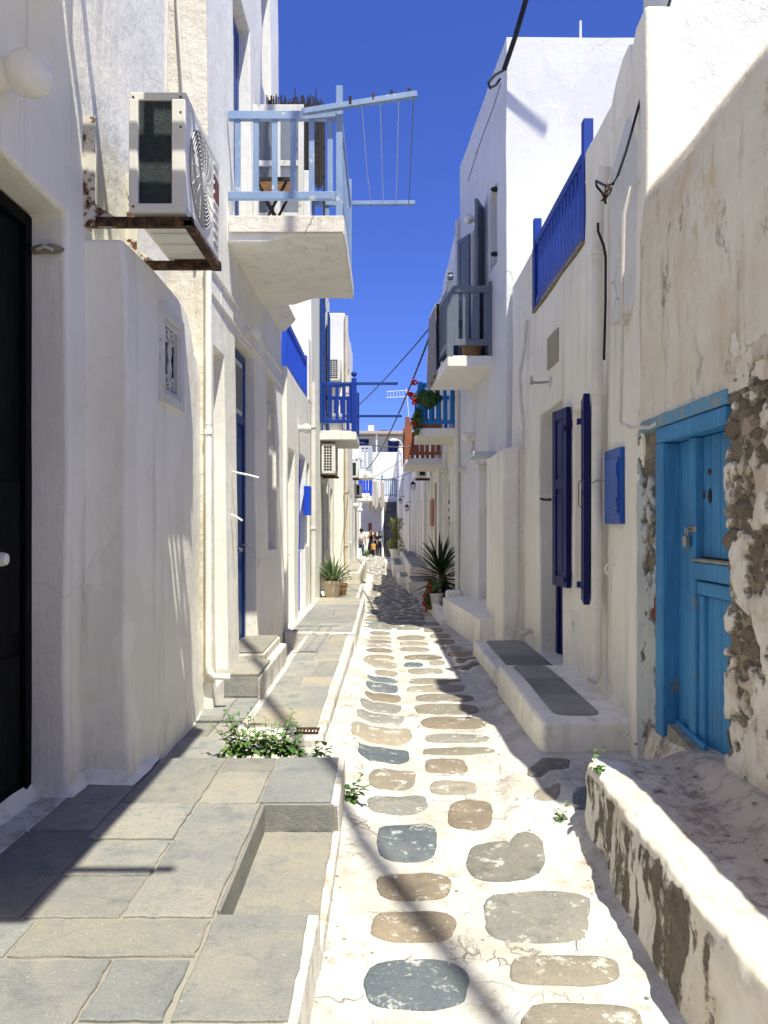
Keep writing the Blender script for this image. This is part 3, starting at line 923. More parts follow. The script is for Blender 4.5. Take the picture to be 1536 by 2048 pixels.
flagged('terrace', -1.62, -1.0, 4.47, 6.24, 0.135, ['flag', 'flag'], (0.5, 0.8), 'whiterim', (0.2, 0.03, 0.08, 0.03), 0.006, cols=(1, 2))
flagged('terrace', -1.05, -0.385, 5.2, 9.88, 0.115, ['flag', 'flag_sand', 'flag', 'flag_sand'], (0.4, 0.9), 'whiterim', (0.06, 0.10, 0.22, 0.03), 0.010, cols=(1, 2), warp=lambda p: (p.x - 0.035 * (9.9 - p.y) / 4.7 if p.x > -0.8 else p.x, p.y, p.z))
flagged('terrace', -1.32, -0.37, 9.9, 14.4, 0.155, ['flag_sand', 'flag_tan', 'flag'], (0.5, 1.0), 'whiterim', (0.10, 0.05, 0.05, 0.06), 0.008, cols=(1, 2))
flagged('terrace', -1.32, -0.52, 14.4, 19.0, 0.05, ['flag', 'flag_tan'], (0.7, 1.2), 'whiterim', (0.05, 0.06, 0.06, 0.06), 0.006, cols=(1, 2))
flagged('terrace', -1.32, -0.60, 19.02, 26.0, 0.34, ['flag_sand', 'flag_tan'], (1.0, 1.6), 'cream', (0.05, 0.08, 0.06, 0.06), 0.006, cols=(1, 1))
tag(block(-1.9, -0.95, 26.0, 39, -0.9, -0.16, 0.5, 0.01).build('terrace', M['whiterim'], bevel=0.03), kind='structure')
tag(block(-1.6, -1.05, 33, 34.2, -0.2, 0.42, 0.4, 0.01).build('terrace', M['white_far'], bevel=0.03), kind='structure')
# doorstep of the house with the tall blue door
ds = tag(block(-1.5, -1.03, 6.26, 7.98, -0.1, 0.315, 0.2, 0.008, xx=(-1.1,), yy=(7.1,)).build('doorstep', M['whiterim'], bevel=0.025), kind='structure')
bar('slab', -1.45, -1.045, 6.25, 6.9, 0.318, 0.345, FT, ds, 0.006)
bar('slab', -1.43, -1.05, 6.246, 6.262, 0.15, 0.315, M['flag'], ds, 0.004)
ds2 = tag(block(-1.5, -1.10, 6.92, 7.96, 0.2, 0.39, 0.2, 0.006).build('doorstep', M['whiterim'], bevel=0.02), kind='structure')
bar('slab', -1.46, -1.12, 6.935, 7.94, 0.392, 0.408, M['flag_tan'], ds2, 0.005)
# drain grate in the terrace
dg = MB()
for i in range(7): dg.box(-0.62 + i * 0.024, -0.608 + i * 0.024, 5.27, 5.37, 0.118, 0.128)
dg.box(-0.63, -0.46, 5.255, 5.27, 0.118, 0.130); dg.box(-0.63, -0.46, 5.37, 5.385, 0.118, 0.130)
tag(dg.build('drain_grate', M['rust']), 'small rusty drain grate behind the green weeds', 'grate')
# ------------------------------------------------------------------ right-hand ledges
# dirty platform in front of the sky-blue door, with a thick stained edge wall
def plat_top(x, y):
    z = 0.405 + 0.09 * sst(1.36, 1.56, x) * sst(4.3, 3.2, y)
    z += 0.014 * noise.noise(Vector((x * 4, y * 3, 1))) * sst(1.1, 1.25, x) + 0.012 * noise.noise(Vector((x * 11, y * 9, 5))) + 0.007 * noise.noise(Vector((x * 26, y * 24, 5)))
    z += 0.012 * noise.noise(Vector((x * 2, y * 5, 8)))
    return z
prof = [(0.97, -0.05), (0.985, 0.06)] + [(0.995, 0.10 + 0.025 * i) for i in range(10)] + [(1.0, 0.355), (1.002, 0.380), (1.010, 0.397), (1.04, 0.404)]
ny = 170
mb = MB()
peel = []
Yl = [0.3 + (3.74 - 0.3) * j / ny for j in range(ny + 1)] + [3.79, 3.81, 3.82]
nP = len(prof)
for j, y in enumerate(Yl):
    end = max(0, y - 3.74)
    wob = 0.020 * noise.noise(Vector((y * 1.1, 0, 4))) + 0.012 * math.sin(y * 2.1)
    for i, (x, z) in enumerate(prof):
        zz = z if z < 0.3 else plat_top(1.04, y) - (0.403 - z)
        xx = x + wob + 0.02 * noise.noise(Vector((y * 5, z * 6, 2))) * (1 if z > 0.05 else 0.3) + (0.10 if end > 0.06 else 0.03 if end > 0 else 0)
        xx += 0.010 * noise.noise(Vector((y * 17, z * 19, 2)))
        zz -= (0.5 * end if i > nP - 5 else 0)
        mb.v.append(Vector((xx, y, max(zz, -0.05))))
        s = 0.55 * noise.noise(Vector((y * 3.4, 7, z * 1.6))) + 0.95 * noise.noise(Vector((y * 13.0, 3, z * 4.2))) + 0.55 * noise.noise(Vector((y * 30, 3, z * 12)))
        bias = -0.06 + (-1.0 if z > 0.375 else 0) + (-0.35 if z < 0.05 else 0) - 0.25 * sst(2.6, 2.1, y)
        peel.append(0.5 + 0.40 * (s + bias))
for j in range(len(Yl) - 1):
    for i in range(nP - 1):
        mb.f.append([j * nP + i, j * nP + i + 1, (j + 1) * nP + i + 1, (j + 1) * nP + i])
mb.m = [0] * len(mb.f)
plat = empty('door_platform', (1.3, 2.2, 0.0), 'rough whitewashed platform with a black-stained side in front of the sky-blue door', 'platform')
side = mb.build('edge_wall', M['peel_stain'], plat, smooth=True, fix=True)
at_ = side.data.attributes.new('peel', 'FLOAT', 'POINT'); at_.data.foreach_set('value', peel)
mb = MB(); peel = []
Xl = [1.035 + 0.0 + 0.025 * i for i in range(29)]
Yt = [0.3 + 3.5 * j / 110 for j in range(111)] + [3.82, 3.84, 3.86, 3.88, 3.90, 3.94, 4.0, 4.15, 4.3, 4.42]
for y in Yt:
    wob = 0.020 * noise.noise(Vector((y * 1.1, 0, 4))) + 0.012 * math.sin(y * 2.1)
    for i, x in enumerate(Xl):
        z = plat_top(x, y)
        if y > 3.8: z -= 0.40 * sst(3.79, 3.88, y + 0.03 * noise.noise(Vector((x * 5, 1, 1)))) * sst(1.57, 1.47, x)
        mb.v.append(Vector((x + wob * (1 if i < 3 else 0), y, z if i else z - 0.004)))
        peel.append(0)
n = len(Xl)
for j in range(len(Yt) - 1):
    for i in range(n - 1):
        mb.f.append([j * n + i, j * n + i + 1, (j + 1) * n + i + 1, (j + 1) * n + i])
        mb.m.append(0 if Xl[i] < 1.17 + 0.06 * noise.noise(Vector((Yt[j] * 4, 1, 1))) else 1)
tp = mb.build('platform_top', [M['whiterim'], M['floor_dirty']], plat, smooth=True)

# bench by the navy door, with a dark slate top
def bench(name, x0, x1, y0, y1, z, label, slate_in=(0.10, 0.16, 0.14, 0.05), warp=None, seed=0.0, mat='white_near', n=3):
    bm_ = block(x0, x1, y0, y1, path_z(y0) - 0.2, z, 0.16, 0.010, warp, seed)
    o = bm_.build(name, M[mat], bevel=0.035, loc=((x0 + x1) / 2, (y0 + y1) / 2, path_z(y0) - 0.2))
    tag(o, label, 'bench')
    a0, a1, b0, b1 = x0 + slate_in[0], x1 - slate_in[1], y0 + slate_in[2], y1 - slate_in[3]
    for k in range(n):
        p, q = b0 + (b1 - b0) * k / n, b0 + (b1 - b0) * (k + 1) / n
        P = []
        R = min(0.09, 0.3 * (a1 - a0))
        g = 0.003
        for (cx, cyy, q0, round_) in ((a0, p + g, 2, k == 0), (a1, p + g, 3, k == 0), (a1, q - g, 0, k == n - 1), (a0, q - g, 1, k == n - 1)):
            sx, sy = (1 if cx == a0 else -1), (1 if q0 in (2, 3) else -1)
            if round_:
                for t_ in range(5):
                    a = math.pi / 2 * (q0 + t_ / 4)
                    P.append((cx + sx * R + R * math.cos(a), cyy + sy * R + R * math.sin(a)))
            else: P.append((cx, cyy))
        P = [lumps(Vector((a, b, 0)), 0.008, 2.0, 2.0)[:2] for a, b in P]
        MB().prism(P, z - 0.02, z + 0.010, 0.006, 0.004).build('slate_slab', M['slate'], o, smooth='auto', loc=((a0 + a1) / 2, (p + q) / 2, z), angle=30)
    return o


bench('masonry_bench', 1.06, 1.80, 5.0, 6.98, 0.275, 'white masonry bench with a dark slate top under the blue meter box', (0.12, 0.30, 0.16, 0.06), lambda p: (p.x - 0.0, p.y + 0.05 * (p.x - 1.06), p.z))
bench('door_ledge', 1.10, 1.80, 7.0, 9.24, 0.155, 'low white ledge with dark slate in front of the navy door', (0.14, 0.1, 0.08, 0.1), n=2)
# sloping plaster wall below the square pier
sl = block(1.02, 1.62, 9.95, 13.0, -0.5, 0.30, 0.16, 0.014, lambda p: (p.x + (0.26 * (13.0 - p.y) / 3.05 if p.x < 1.3 else 0.08), p.y, p.z + (0.10 * (p.x - 1.0) if p.z > 0.2 else 0)))
tag(sl.build('sloped_bench', M['white'], bevel=0.06, seg=3), 'long plain white plaster bench sloping beside the square pier', 'bench')
cb = block(0.86, 1.0, 12.6, 15.5, -0.5, 0.10, 0.2, 0.008, lambda p: (p.x + 0.03 * (15.5 - p.y), p.y, p.z - (0.12 * sst(13.4, 12.6, p.y) if p.z > 0 else 0)))
cbo = tag(cb.build('kerb', M['white'], bevel=0.03), kind='structure')
flagged('terrace', 0.98, 1.55, 13.02, 19.0, -0.02, ['slate', 'flag_dark'], (0.4, 0.6), 'white', (0.03, 0.05, 0.06, 0.06), 0.005, cols=(1, 2))
tag(block(1.13, 1.42, 13.6, 13.9, -0.1, 0.36, 0.15, 0.008).build('planter_block', M['white'], bevel=0.05, seg=3), 'upright white plaster block in front of the yucca', 'block')
for k, (x0, x1, y0, y1, z, lab) in enumerate([
        (0.62, 1.5, 19.0, 21.0, 0.10, 'low white ledge with a slate top beyond the yucca'),
        (0.42, 0.80, 22.0, 24.5, -0.02, 'short white kerb bench jutting into the path before the tall potted bush'),
        (0.30, 0.72, 26.0, 31.0, 0.12, 'white bench with a grey top at the foot of the tall potted bush'),
        (0.72, 1.35, 21.0, 33.0, 0.34, 'long white wall bench along the far right houses'),
        (0.02, 0.30, 31.5, 34.0, -0.06, 'white stepped block farthest down the right side of the path')]):
    bench('wall_bench', x0, x1, y0, y1, z, lab, (0.08, 0.08, 0.1, 0.1), mat='white_far', n=2)

# plaster cove where the left walls meet the terrace
sk = MB()
line = [(-1.80, 2.5, 1, 0), (-1.80, 3.70, 1, 0), (-1.78, 3.83, 1, -.8), (-1.61, 3.83, 1, -.8), (-1.605, 3.95, 1, -.6), (-1.60, 4.03, .7, -1), (-1.39, 4.03, .9, -.9), (-1.375, 4.25, 1, 0), (-1.38, 4.9, 1, 0), (-1.39, 5.4, 1, 0), (-1.42, 5.82, 1, 0)]
pts = []
for (a, b) in zip(line, line[1:]):
    m_ = max(1, int(math.hypot(b[0] - a[0], b[1] - a[1]) / 0.05))
    for i in range(m_):
        f = i / m_
        pts.append([a[k] + (b[k] - a[k]) * f for k in range(4)])
for (x, y, nx_, ny_) in pts:
    base = 0.135 if y > 4.47 else 0.203
    w = 0.05 + 0.026 * noise.noise(Vector((x * 4, y * 4, 2))) + 0.012 * noise.noise(Vector((x * 15, y * 15, 2)))
    for f, h in ((-0.25, 0.07), (0.05, 0.042), (0.30, 0.018), (0.65, 0.009), (1.0, 0.004)):
        sk.v.append(Vector((x + nx_ * w * f, y + ny_ * w * f, base + h)))
for j in range(len(pts) - 1):
    for i in range(4):
        sk.f.append([j * 5 + i, j * 5 + i + 1, (j + 1) * 5 + i + 1, (j + 1) * 5 + i])
sk.m = [0] * len(sk.f)
tag(sk.build('plaster_skirting', M['white_near'], loc=(-1.5, 4, 0.2), smooth=True), kind='structure')

# ------------------------------------------------------------------ building pieces
def house(label, side, xw, y0, y1, z0, z1, depth, openings=(), mat='white', bevel=0.03, **kw):
    xb = xw + side * depth / 2
    root = empty('house', (xb, (y0 + y1) / 2, max(z0, -0.5)), label, 'house')
    openings = [(*o[:4], o[4] + 0.09) for o in openings]      # room for frame and leaf behind the face
    f = facade(side, xw, y0, y1, z0, z1, depth, openings, **kw)
    f.build('wall', M[mat], root, bevel=bevel)
    return root


def door(parent, side, xp, ya, yb, za, zb, mat, fr=0.06, n=4, transom=None, handle=True, knob='steel'):
    """plank door whose frame front stands at xp (towards the alley = -side)"""
    d = -side
    m = M[mat]
    mb = MB()
    a, b = (xp - d * 0.07, xp)
    mb.box(a, b, ya, ya + fr, za, zb); mb.box(a, b, yb - fr, yb, za, zb); mb.box(a, b, ya + fr, yb - fr, zb - fr, zb)
    o = mb.build('door', m, parent, bevel=0.006, seg=1)
    zt = zb - fr
    if transom:
        bar('transom_rail', a, b, ya + fr, yb - fr, transom, transom + 0.09, m, o)
        bar('transom_frame', xp - d * 0.05, xp - d * 0.02, ya + fr, yb - fr, transom + 0.09, zt, M['white_paint'], o)
        bar('pane', xp - d * 0.022, xp - d * 0.014, ya + fr + 0.05, yb - fr - 0.05, transom + 0.15, zt - 0.06, M['glass'], o)
        zt = transom
    w = (yb - ya - 2 * fr) / n
    for i in range(n):
        bar('plank', xp - d * 0.055, xp - d * (0.025 + 0.002 * (i % 2)), ya + fr + i * w + 0.003, ya + fr + (i + 1) * w - 0.003, za + 0.01, zt - 0.004, m, o)
    if handle:
        h = MB().tube([(xp - d * 0.03, yb - fr - 0.08, za + 1.0), (xp + d * 0.03, yb - fr - 0.08, za + 1.0), (xp + d * 0.03, yb - fr - 0.18, za + 1.0)], 0.009, 6)
        h.build('handle', M[knob], o)
    return o


def window(parent, side, xp, ya, yb, za, zb, mat='white_paint', fr=0.05, mull=(1, 2)):
    d = -side
    mb = MB()
    a, b = xp - d * 0.05, xp
    mb.box(a, b, ya, ya + fr, za, zb); mb.box(a, b, yb - fr, yb, za, zb)
    mb.box(a, b, ya + fr, yb - fr, zb - fr, zb); mb.box(a, b, ya + fr, yb - fr, za, za + fr)
    for i in range(1, mull[0] + 1):
        y = ya + (yb - ya) * i / (mull[0] + 1); mb.box(a + d * 0.01, b - d * 0.008, y - 0.015, y + 0.015, za + fr, zb - fr)
    for i in range(1, mull[1] + 1):
        z = za + (zb - za) * i / (mull[1] + 1); mb.box(a + d * 0.012, b - d * 0.011, ya + fr, yb - fr, z - 0.012, z + 0.012)
    o = mb.build('window', M[mat], parent, bevel=0.004, seg=1)
    bar('pane', xp - d * 0.040, xp - d * 0.030, ya + fr * 0.5, yb - fr * 0.5, za + fr * 0.5, zb - fr * 0.5, M['glass'], o)
    return o


def shutter(parent, p0, p1, za, zb, mat, panels=2, th=0.035, name='shutter', slats=0):
    """framed leaf standing between plan points p0 (hinge) and p1"""
    m = M[mat]
    p0, p1 = Vector((*p0, 0)), Vector((*p1, 0))
    u = (p1 - p0); L = u.length; u.normalize()
    nrm = Vector((-u.y, u.x, 0))
    def B(s0, s1, z0, z1, t):
        q = [p0 + u * s0 - nrm * t, p0 + u * s1 - nrm * t, p0 + u * s1 + nrm * t, p0 + u * s0 + nrm * t]
        return [(v.x, v.y, z0) for v in q] + [(v.x, v.y, z1) for v in q]
    FB = [(0, 3, 2, 1), (4, 5, 6, 7), (0, 1, 5, 4), (1, 2, 6, 5), (2, 3, 7, 6), (3, 0, 4, 7)]
    mb = MB()
    st = min(0.09, L * 0.24)
    rails = [za, za + (zb - za) * 0.55, zb - 0.1] if panels == 2 else [za, zb - 0.1]
    mb.add(B(0, st, za, zb, th / 2), FB); mb.add(B(L - st, L, za, zb, th / 2), FB)
    for r in rails: mb.add(B(st, L - st, r, r + 0.1, th / 2 - 0.0015), FB)
    o = mb.build(name, m, parent, bevel=0.004, seg=1)
    for r, q in zip(rails, rails[1:]):
        if slats:
            k = int((q - r - 0.1) / slats)
            for i in range(k):
                z = r + 0.1 + (q - r - 0.1) * i / k
                MB().add(B(st, L - st, z + 0.004, z + (q - r - 0.1) / k - 0.006, th * 0.3), FB).build('slat', m, o)
        else:
            MB().add(B(st - 0.004, L - st + 0.004, r + 0.098, q + 0.002, th * 0.22), FB).add(B(st + 0.025, L - st - 0.025, r + 0.135, q - 0.035, th * 0.36), FB).build('panel', m, o, bevel=0.006, seg=1)
    return o


def balcony(parent, side, x_in, x_out, y0, y1, zb, zt, rb, rt, mat, nf=4, ns=10, post=0.055, pt=0.12, rail=(0.045, 0.07), bal=(0.045, 0.028), skew=0.0, slab_mat='white', back=True, slab_fn=None, flat=True):
    """slab on the house wall at x_in reaching to x_out, with posts, rails and balusters; skew turns it with the street"""
    d = -side
    m = M[mat]
    sk = lambda x, y: x + skew * (y - y0)
    b = solid(cuts(min(x_in - d * 0.1, x_out), max(x_in - d * 0.1, x_out), (), 0.25), cuts(y0, y1, (), 0.25), cuts(zb, zt, (), 0.2), lambda x, y, z: True, 0.008, 1.5,
              (lambda p: slab_fn(Vector((sk(p.x, p.y), p.y, p.z)))) if slab_fn else (lambda p: (sk(p.x, p.y), p.y, p.z)))
    o = b.build('balcony', M[slab_mat], parent, bevel=0.02)
    rw, rh = rail
    e = 0.05
    xo = x_out - d * e
    runs = [(y0 + e, 'f')] + ([(y1 - e, 'b')] if back else [])
    for yy, k in runs:
        a, c = (sk(x_in, yy), sk(xo, yy))
        bar('rail', a, c - d * post / 2, yy - rw / 2, yy + rw / 2, rt - rh, rt, m, o)
        bar('rail', a, c - d * post / 2, yy - rw / 2 + 0.003, yy + rw / 2 - 0.003, rb, rb + rh * 0.9, m, o)
        for i in range(nf):
            x = a + (c - a) * (i + 0.5) / nf
            bar('baluster', x - bal[0] / 2, x + bal[0] / 2, yy - bal[1] / 2, yy + bal[1] / 2, rb + rh * 0.9 - 0.002, rt - rh + 0.002, m, o)
    for yy in (y0 + e, y1 - e):
        x = sk(xo, yy)
        bar('post', x - post / 2, x + post / 2, yy - post / 2, yy + post / 2, zt - 0.02, rt + pt, m, o)
    pa, pb = Vector((sk(xo, y0 + e + post / 2), y0 + e + post / 2, 0)), Vector((sk(xo, y1 - e - post / 2), y1 - e - post / 2, 0))
    for z in (rt - rh / 2, rb + rh * 0.45):
        MB().beam(pa + Vector((0, 0, z)), pb + Vector((0, 0, z)), rw - 0.003, rh).build('rail', m, o, bevel=0.004, seg=1)
    for i in range(ns):
        q = pa.lerp(pb, (i + 0.5) / ns)
        bar('baluster', q.x - bal[1] / 2, q.x + bal[1] / 2, q.y - bal[0] / 2, q.y + bal[0] / 2, rb + rh * 0.9 - 0.002, rt - rh + 0.002, m, o)
    return o


def fence_rail(parent, x, y0, y1, rb, rt, mat, n, name='railing', post=0.07, pt=0.05, bal=(0.05, 0.03)):
    m = M[mat]
    o = MB().box(x - 0.03, x + 0.03, y0, y1, rt - 0.08, rt).box(x - 0.028, x + 0.028, y0, y1, rb, rb + 0.08).build(name, m, parent, bevel=0.005, seg=1)
    for y in (y0, y1):
        bar('post', x - post / 2, x + post / 2, y - post / 2, y + post / 2, rb - 0.05, rt + pt, m, o)
    for i in range(n):
        y = y0 + (y1 - y0) * (i + 0.5) / n
        bar('baluster', x - bal[1] / 2, x + bal[1] / 2, y - bal[0] / 2, y + bal[0] / 2, rb + 0.078, rt - 0.078, m, o)
    return o


# ------------------------------------------------------------------ left: house with the black doorway
h1 = house('nearest white house on the left with the black doorway and a buttress', -1, -1.61, -9, 5.6, -0.4, 9.0, 4.0,
           [(2.75, 3.82, 0.18, 3.17, 0.19)], 'white_near', 0.03, step=0.22, amp=0.016, seed=3.0)
dk = door(h1, -1, -1.795, 2.75, 3.83, 0.20, 3.16, 'dark_door', 0.07, 2, None, False)
for z0_, z1_ in ((0.32, 0.95), (1.05, 1.8)):
    bar('door_panel', -1.82, -1.806, 3.33, 3.72, z0_, z1_, M['dark_door'], dk)
MB().lathe([(0.012, 0), (0.012, 0.03), (0.03, 0.035), (0.034, 0.055), (0.026, 0.075), (0.005, 0.08)], (-1.82, 3.47, 1.43), 14, 'x').build('knob', M['globe'], dk, smooth='auto')
# broken plaster hole with an old cable end in the door reveal
hole = MB().ball((0, 0, 0), 0.06, 12, 7, (1.5, 0.35, 0.42))
hole.v = [p + Vector((-1.715, 3.815, 2.99)) + noise.noise_vector(p * 25) * 0.012 for p in hole.v]
ho = hole.build('plaster_patch', M['mortar'], h1, smooth=True)
MB().tube([(-1.76, 3.80, 2.985), (-1.71, 3.775, 2.99), (-1.67, 3.785, 2.975)], 0.008, 6).build('cable_end', M['cable_white'], ho)
tag(MB().box(-1.80, -1.605, 2.7, 3.83, 0.15, 0.208).build('threshold', M['whiterim'], bevel=0.02), kind='structure')
bt = block(-1.75, -1.38, 4.04, 5.86, -0.2, 3.13, 0.16, 0.013, lambda p: (p.x + (-0.02 * sst(3.0, 3.13, p.z) if p.x > -1.5 else 0) + 0.02 * sst(0.9, 0.0, p.z) - 0.05 * sst(5.2, 5.86, p.y) * (1 if p.x > -1.5 else 0), p.y, p.z + 0.02 * math.sin((p.y - 4.04) * 2.2) * sst(2.5, 3.1, p.z) - 0.25 * sst(5.3, 5.86, p.y) * sst(2.5, 3.1, p.z)), 2.0,
           cut=lambda x, y, z: x > -1.44 and 4.66 < y < 5.06 and 2.40 < z < 2.90, xx=(-1.44,), yy=(4.66, 5.06), zz=(2.40, 2.90))
btr = bt.build('buttress', M['white_near'], h1, bevel=0.035, seg=3, angle=50)
# small grilled window in the buttress
wf = MB()
xo = -1.372
wf.box(xo - 0.03, xo + 0.012, 4.60, 4.67, 2.34, 2.96).box(xo - 0.03, xo + 0.012, 5.05, 5.12, 2.34, 2.96)
wf.box(xo - 0.03, xo + 0.014, 4.67, 5.05, 2.89, 2.96).box(xo - 0.03, xo + 0.018, 4.67, 5.05, 2.34, 2.41)
gw = wf.build('window', M['white_paint'], h1, bevel=0.008, seg=2)
inn = MB().box(xo - 0.04, xo - 0.004, 4.67, 4.71, 2.41, 2.89).box(xo - 0.04, xo - 0.004, 5.01, 5.05, 2.41, 2.89).box(xo - 0.04, xo - 0.006, 4.71, 5.01, 2.85, 2.89).box(xo - 0.04, xo - 0.006, 4.71, 5.01, 2.41, 2.45)
inn.build('inner_frame', M['white_paint'], gw, bevel=0.006, seg=1)
bar('pane', xo - 0.052, xo - 0.045, 4.69, 5.03, 2.43, 2.87, M['glass_dark'], gw)
def scroll(cy_, cz, r, a0, a1, flip):
    pts = []
    for i in range(15):
        t_ = i / 14
        a = a0 + (a1 - a0) * t_
        rr = r * (1 - 0.72 * t_)
        pts.append((xo - 0.018, cy_ + flip * rr * math.cos(a), cz + rr * math.sin(a)))
    return pts
gr = MB()
for fl in (-1, 1):
    for up in (-1, 1):
        gr.tube([(xo - 0.018, 4.86 + fl * 0.008, 2.65), (xo - 0.018, 4.86 + fl * 0.035, 2.65 + up * 0.05), (xo - 0.018, 4.86 + fl * 0.02, 2.65 + up * 0.11)], 0.007, 6)
        pts = [(p[0], p[1], 2.65 + up * (p[2] - 2.65)) for p in scroll(4.86 + fl * 0.062, 2.79, 0.055, math.pi, -1.6 * math.pi, fl)]
        gr.tube(pts, 0.007, 6)
gr.tube([(xo - 0.018, 4.86, 2.43), (xo - 0.018, 4.86, 2.87)], 0.006, 6)
gr.build('grille', M['white_paint'], gw, smooth='auto')
# its upper balcony, over the camera's left shoulder: it throws the big shadow on the terrace
b1 = balcony(h1, -1, -1.61, -0.42, 1.05, 3.66, 4.30, 4.46, 4.72, 5.42, 'pale_blue', 5, 12, slab_mat='white_near')
for yy, zz, xe in ((1.10, 5.34, 0.19), (3.55, 5.3, 0.15)):
    bar('clothes_pole', -1.0, xe, yy - 0.07, yy - 0.03, zz, zz + 0.055, M['pale_blue'], b1)

# ------------------------------------------------------------------ left: house with the pale blue balcony
def w2(p):
    return (p.x - 0.011 * max(0, p.z - 0.3) if p.x > -2.2 else p.x, p.y, p.z)
h2 = house('tall white house on the left carrying the pale blue balcony and a tall blue door', -1, -1.335, 5.86, 10.08, -0.4, 9.6, 3.5,
           [(5.98, 6.42, 0.30, 3.02, 0.10), (6.92, 7.91, 0.36, 3.33, 0.14), (8.72, 9.42, 1.28, 3.36, 0.17), (6.95, 7.86, 4.3, 6.75, 0.16), (8.66, 9.32, 6.66, 8.2, 0.22)],
           'white', 0.022, step=0.2, amp=0.010, warp=w2, seed=8.0)
cr_ = MB().box(-1.8, -1.325, 5.845, 5.858, 0.35, 9.6)
cr_.warp(lambda p: (w2(p)[0] if p.x > -1.5 else p.x, p.y, p.z)).build('corner_render', M['cream'], h2)
d2 = door(h2, -1, -1.46, 6.92, 7.91, 0.37, 3.32, 'deep_blue', 0.07, 5, 2.60)
for z0_, z1_ in ((0.45, 1.1), (1.2, 2.45)):
    bar('door_panel', -1.486, -1.474, 7.05, 7.78, z0_, z1_, M['deep_blue'], d2)
bar('letter_plate', -1.47, -1.455, 7.60, 7.75, 1.30, 1.34, M['steel'], d2)
window(h2, -1, -1.50, 8.72, 9.42, 1.29, 3.35, 'white_paint', 0.06, (1, 3))
shutter(h2, (-1.535, 6.98), (-1.535, 7.42), 4.34, 6.70, 'deep_blue', 2, slats=0.05)
shutter(h2, (-1.535, 7.43), (-1.535, 7.85), 4.34, 6.70, 'deep_blue', 2, slats=0.05)
bar('shutter_dog', -1.50, -1.42, 7.92, 7.95, 6.35, 6.40, M['navy'], h2)
window(h2, -1, -1.62, 8.66, 9.32, 6.67, 8.18, 'white_paint', 0.05, (1, 1))
for z in (3.40, 3.60):
    MB().box(-1.42, -1.352, 5.9, 10.05, z, z + 0.025).build('moulding', M['white'], h2, bevel=0.008, seg=1)
for y in (6.3, 7.0, 7.7, 8.35, 9.0, 9.6):
    bar('moulding_joint', -1.40, -1.366, y, y + 0.02, 3.426, 3.60, M['white'], h2)
co = block(-1.55, -1.15, 8.62, 9.95, 4.12, 4.29, 0.25, 0.012, lambda p: (p.x - 0.16 * sst(4.29, 4.12, p.z) * (1 if p.x > -1.3 else 0), p.y, p.z), 4.0)
co.build('cornice', M['white'], h2, bevel=0.03)
def under(p):
    # two-step underside: thicker along the house
    if p.z < 4.22 and p.x < -0.98: return Vector((p.x, p.y, p.z - 0.07))
    return p
b2 = balcony(h2, -1, -1.38, -0.345, 6.6, 8.5, 4.13, 4.29, 4.46, 5.24, 'pale_blue', 6, 15, post=0.06, pt=0.22, rail=(0.05, 0.075), bal=(0.05, 0.025), slab_mat='white', slab_fn=under)
b2.data.materials[0] = M['white']
bar('front_fascia', -1.36, -0.352, 6.572, 6.588, 4.145, 4.29, M['cream'], b2, 0.006)
MB().beam((-0.72, 6.58, 5.20), (0.29, 6.56, 5.345), 0.045, 0.05).build('clothes_pole', M['pale_blue'], b2, bevel=0.004, seg=1)
MB().beam((-0.36, 8.46, 5.20), (0.35, 8.46, 5.205), 0.04, 0.045).build('clothes_pole', M['pale_blue'], b2, bevel=0.004, seg=1)
for t_ in (0.42, 0.62, 0.78, 0.93):
    x = -0.72 + 1.01 * t_
    bar('line_hook', x - 0.012, x + 0.012, 6.545, 6.60, 5.27 + 0.145 * t_ - 0.075, 5.31 + 0.145 * t_ - 0.045, M['rust'], b2)
for i, t_ in enumerate((0.52, 0.68, 0.84, 0.97)):
    xa, xb = -0.72 + 1.01 * t_, -0.36 + 0.71 * (0.3 + 0.2 * i)
    za_ = 5.19 + 0.145 * t_
    MB().tube([(xa, 6.58, za_), (xa * 0.5 + xb * 0.5, 7.5, za_ - 0.08 - (0.05 if i < 3 else 0)), (xb, 8.45, 5.19)], 0.0035 if i < 3 else 0.005, 5).build('clothes_line', M['cable_white'] if i < 3 else M['cable_grey'], b2)

# ------------------------------------------------------------------ left: low house with the blue roof railing
def w3(p): return (p.x + (0.006 * (p.z) if p.x > -1.5 else 0), p.y, p.z)
h3 = house('low white house on the left with the blue roof-terrace railing', -1, -1.31, 10.1, 13.38, -0.5, 3.72, 4.0,
           [(10.28, 10.98, 0.1, 2.62, 0.10), (11.55, 12.52, 0.12, 2.66, 0.12), (12.78, 13.15, 1.2, 2.6, 0.10)], 'white', 0.025, step=0.24, amp=0.010, seed=12.0)
door(h3, -1, -1.405, 11.55, 12.52, 0.13, 2.65, 'bright_blue', 0.06, 5)
window(h3, -1, -1.395, 12.78, 13.15, 1.21, 2.59, 'navy', 0.05, (1, 1))
door(h3, -1, -1.40, 10.28, 10.98, 0.13, 2.61, 'white_paint', 0.06, 3)
fence_rail(h3, -1.36, 10.2, 12.9, 3.74, 4.42, 'bright_blue', 22)
bar('meter_box', -1.315, -1.22, 12.30, 12.62, 1.72, 2.2, M['bright_blue'], h3)
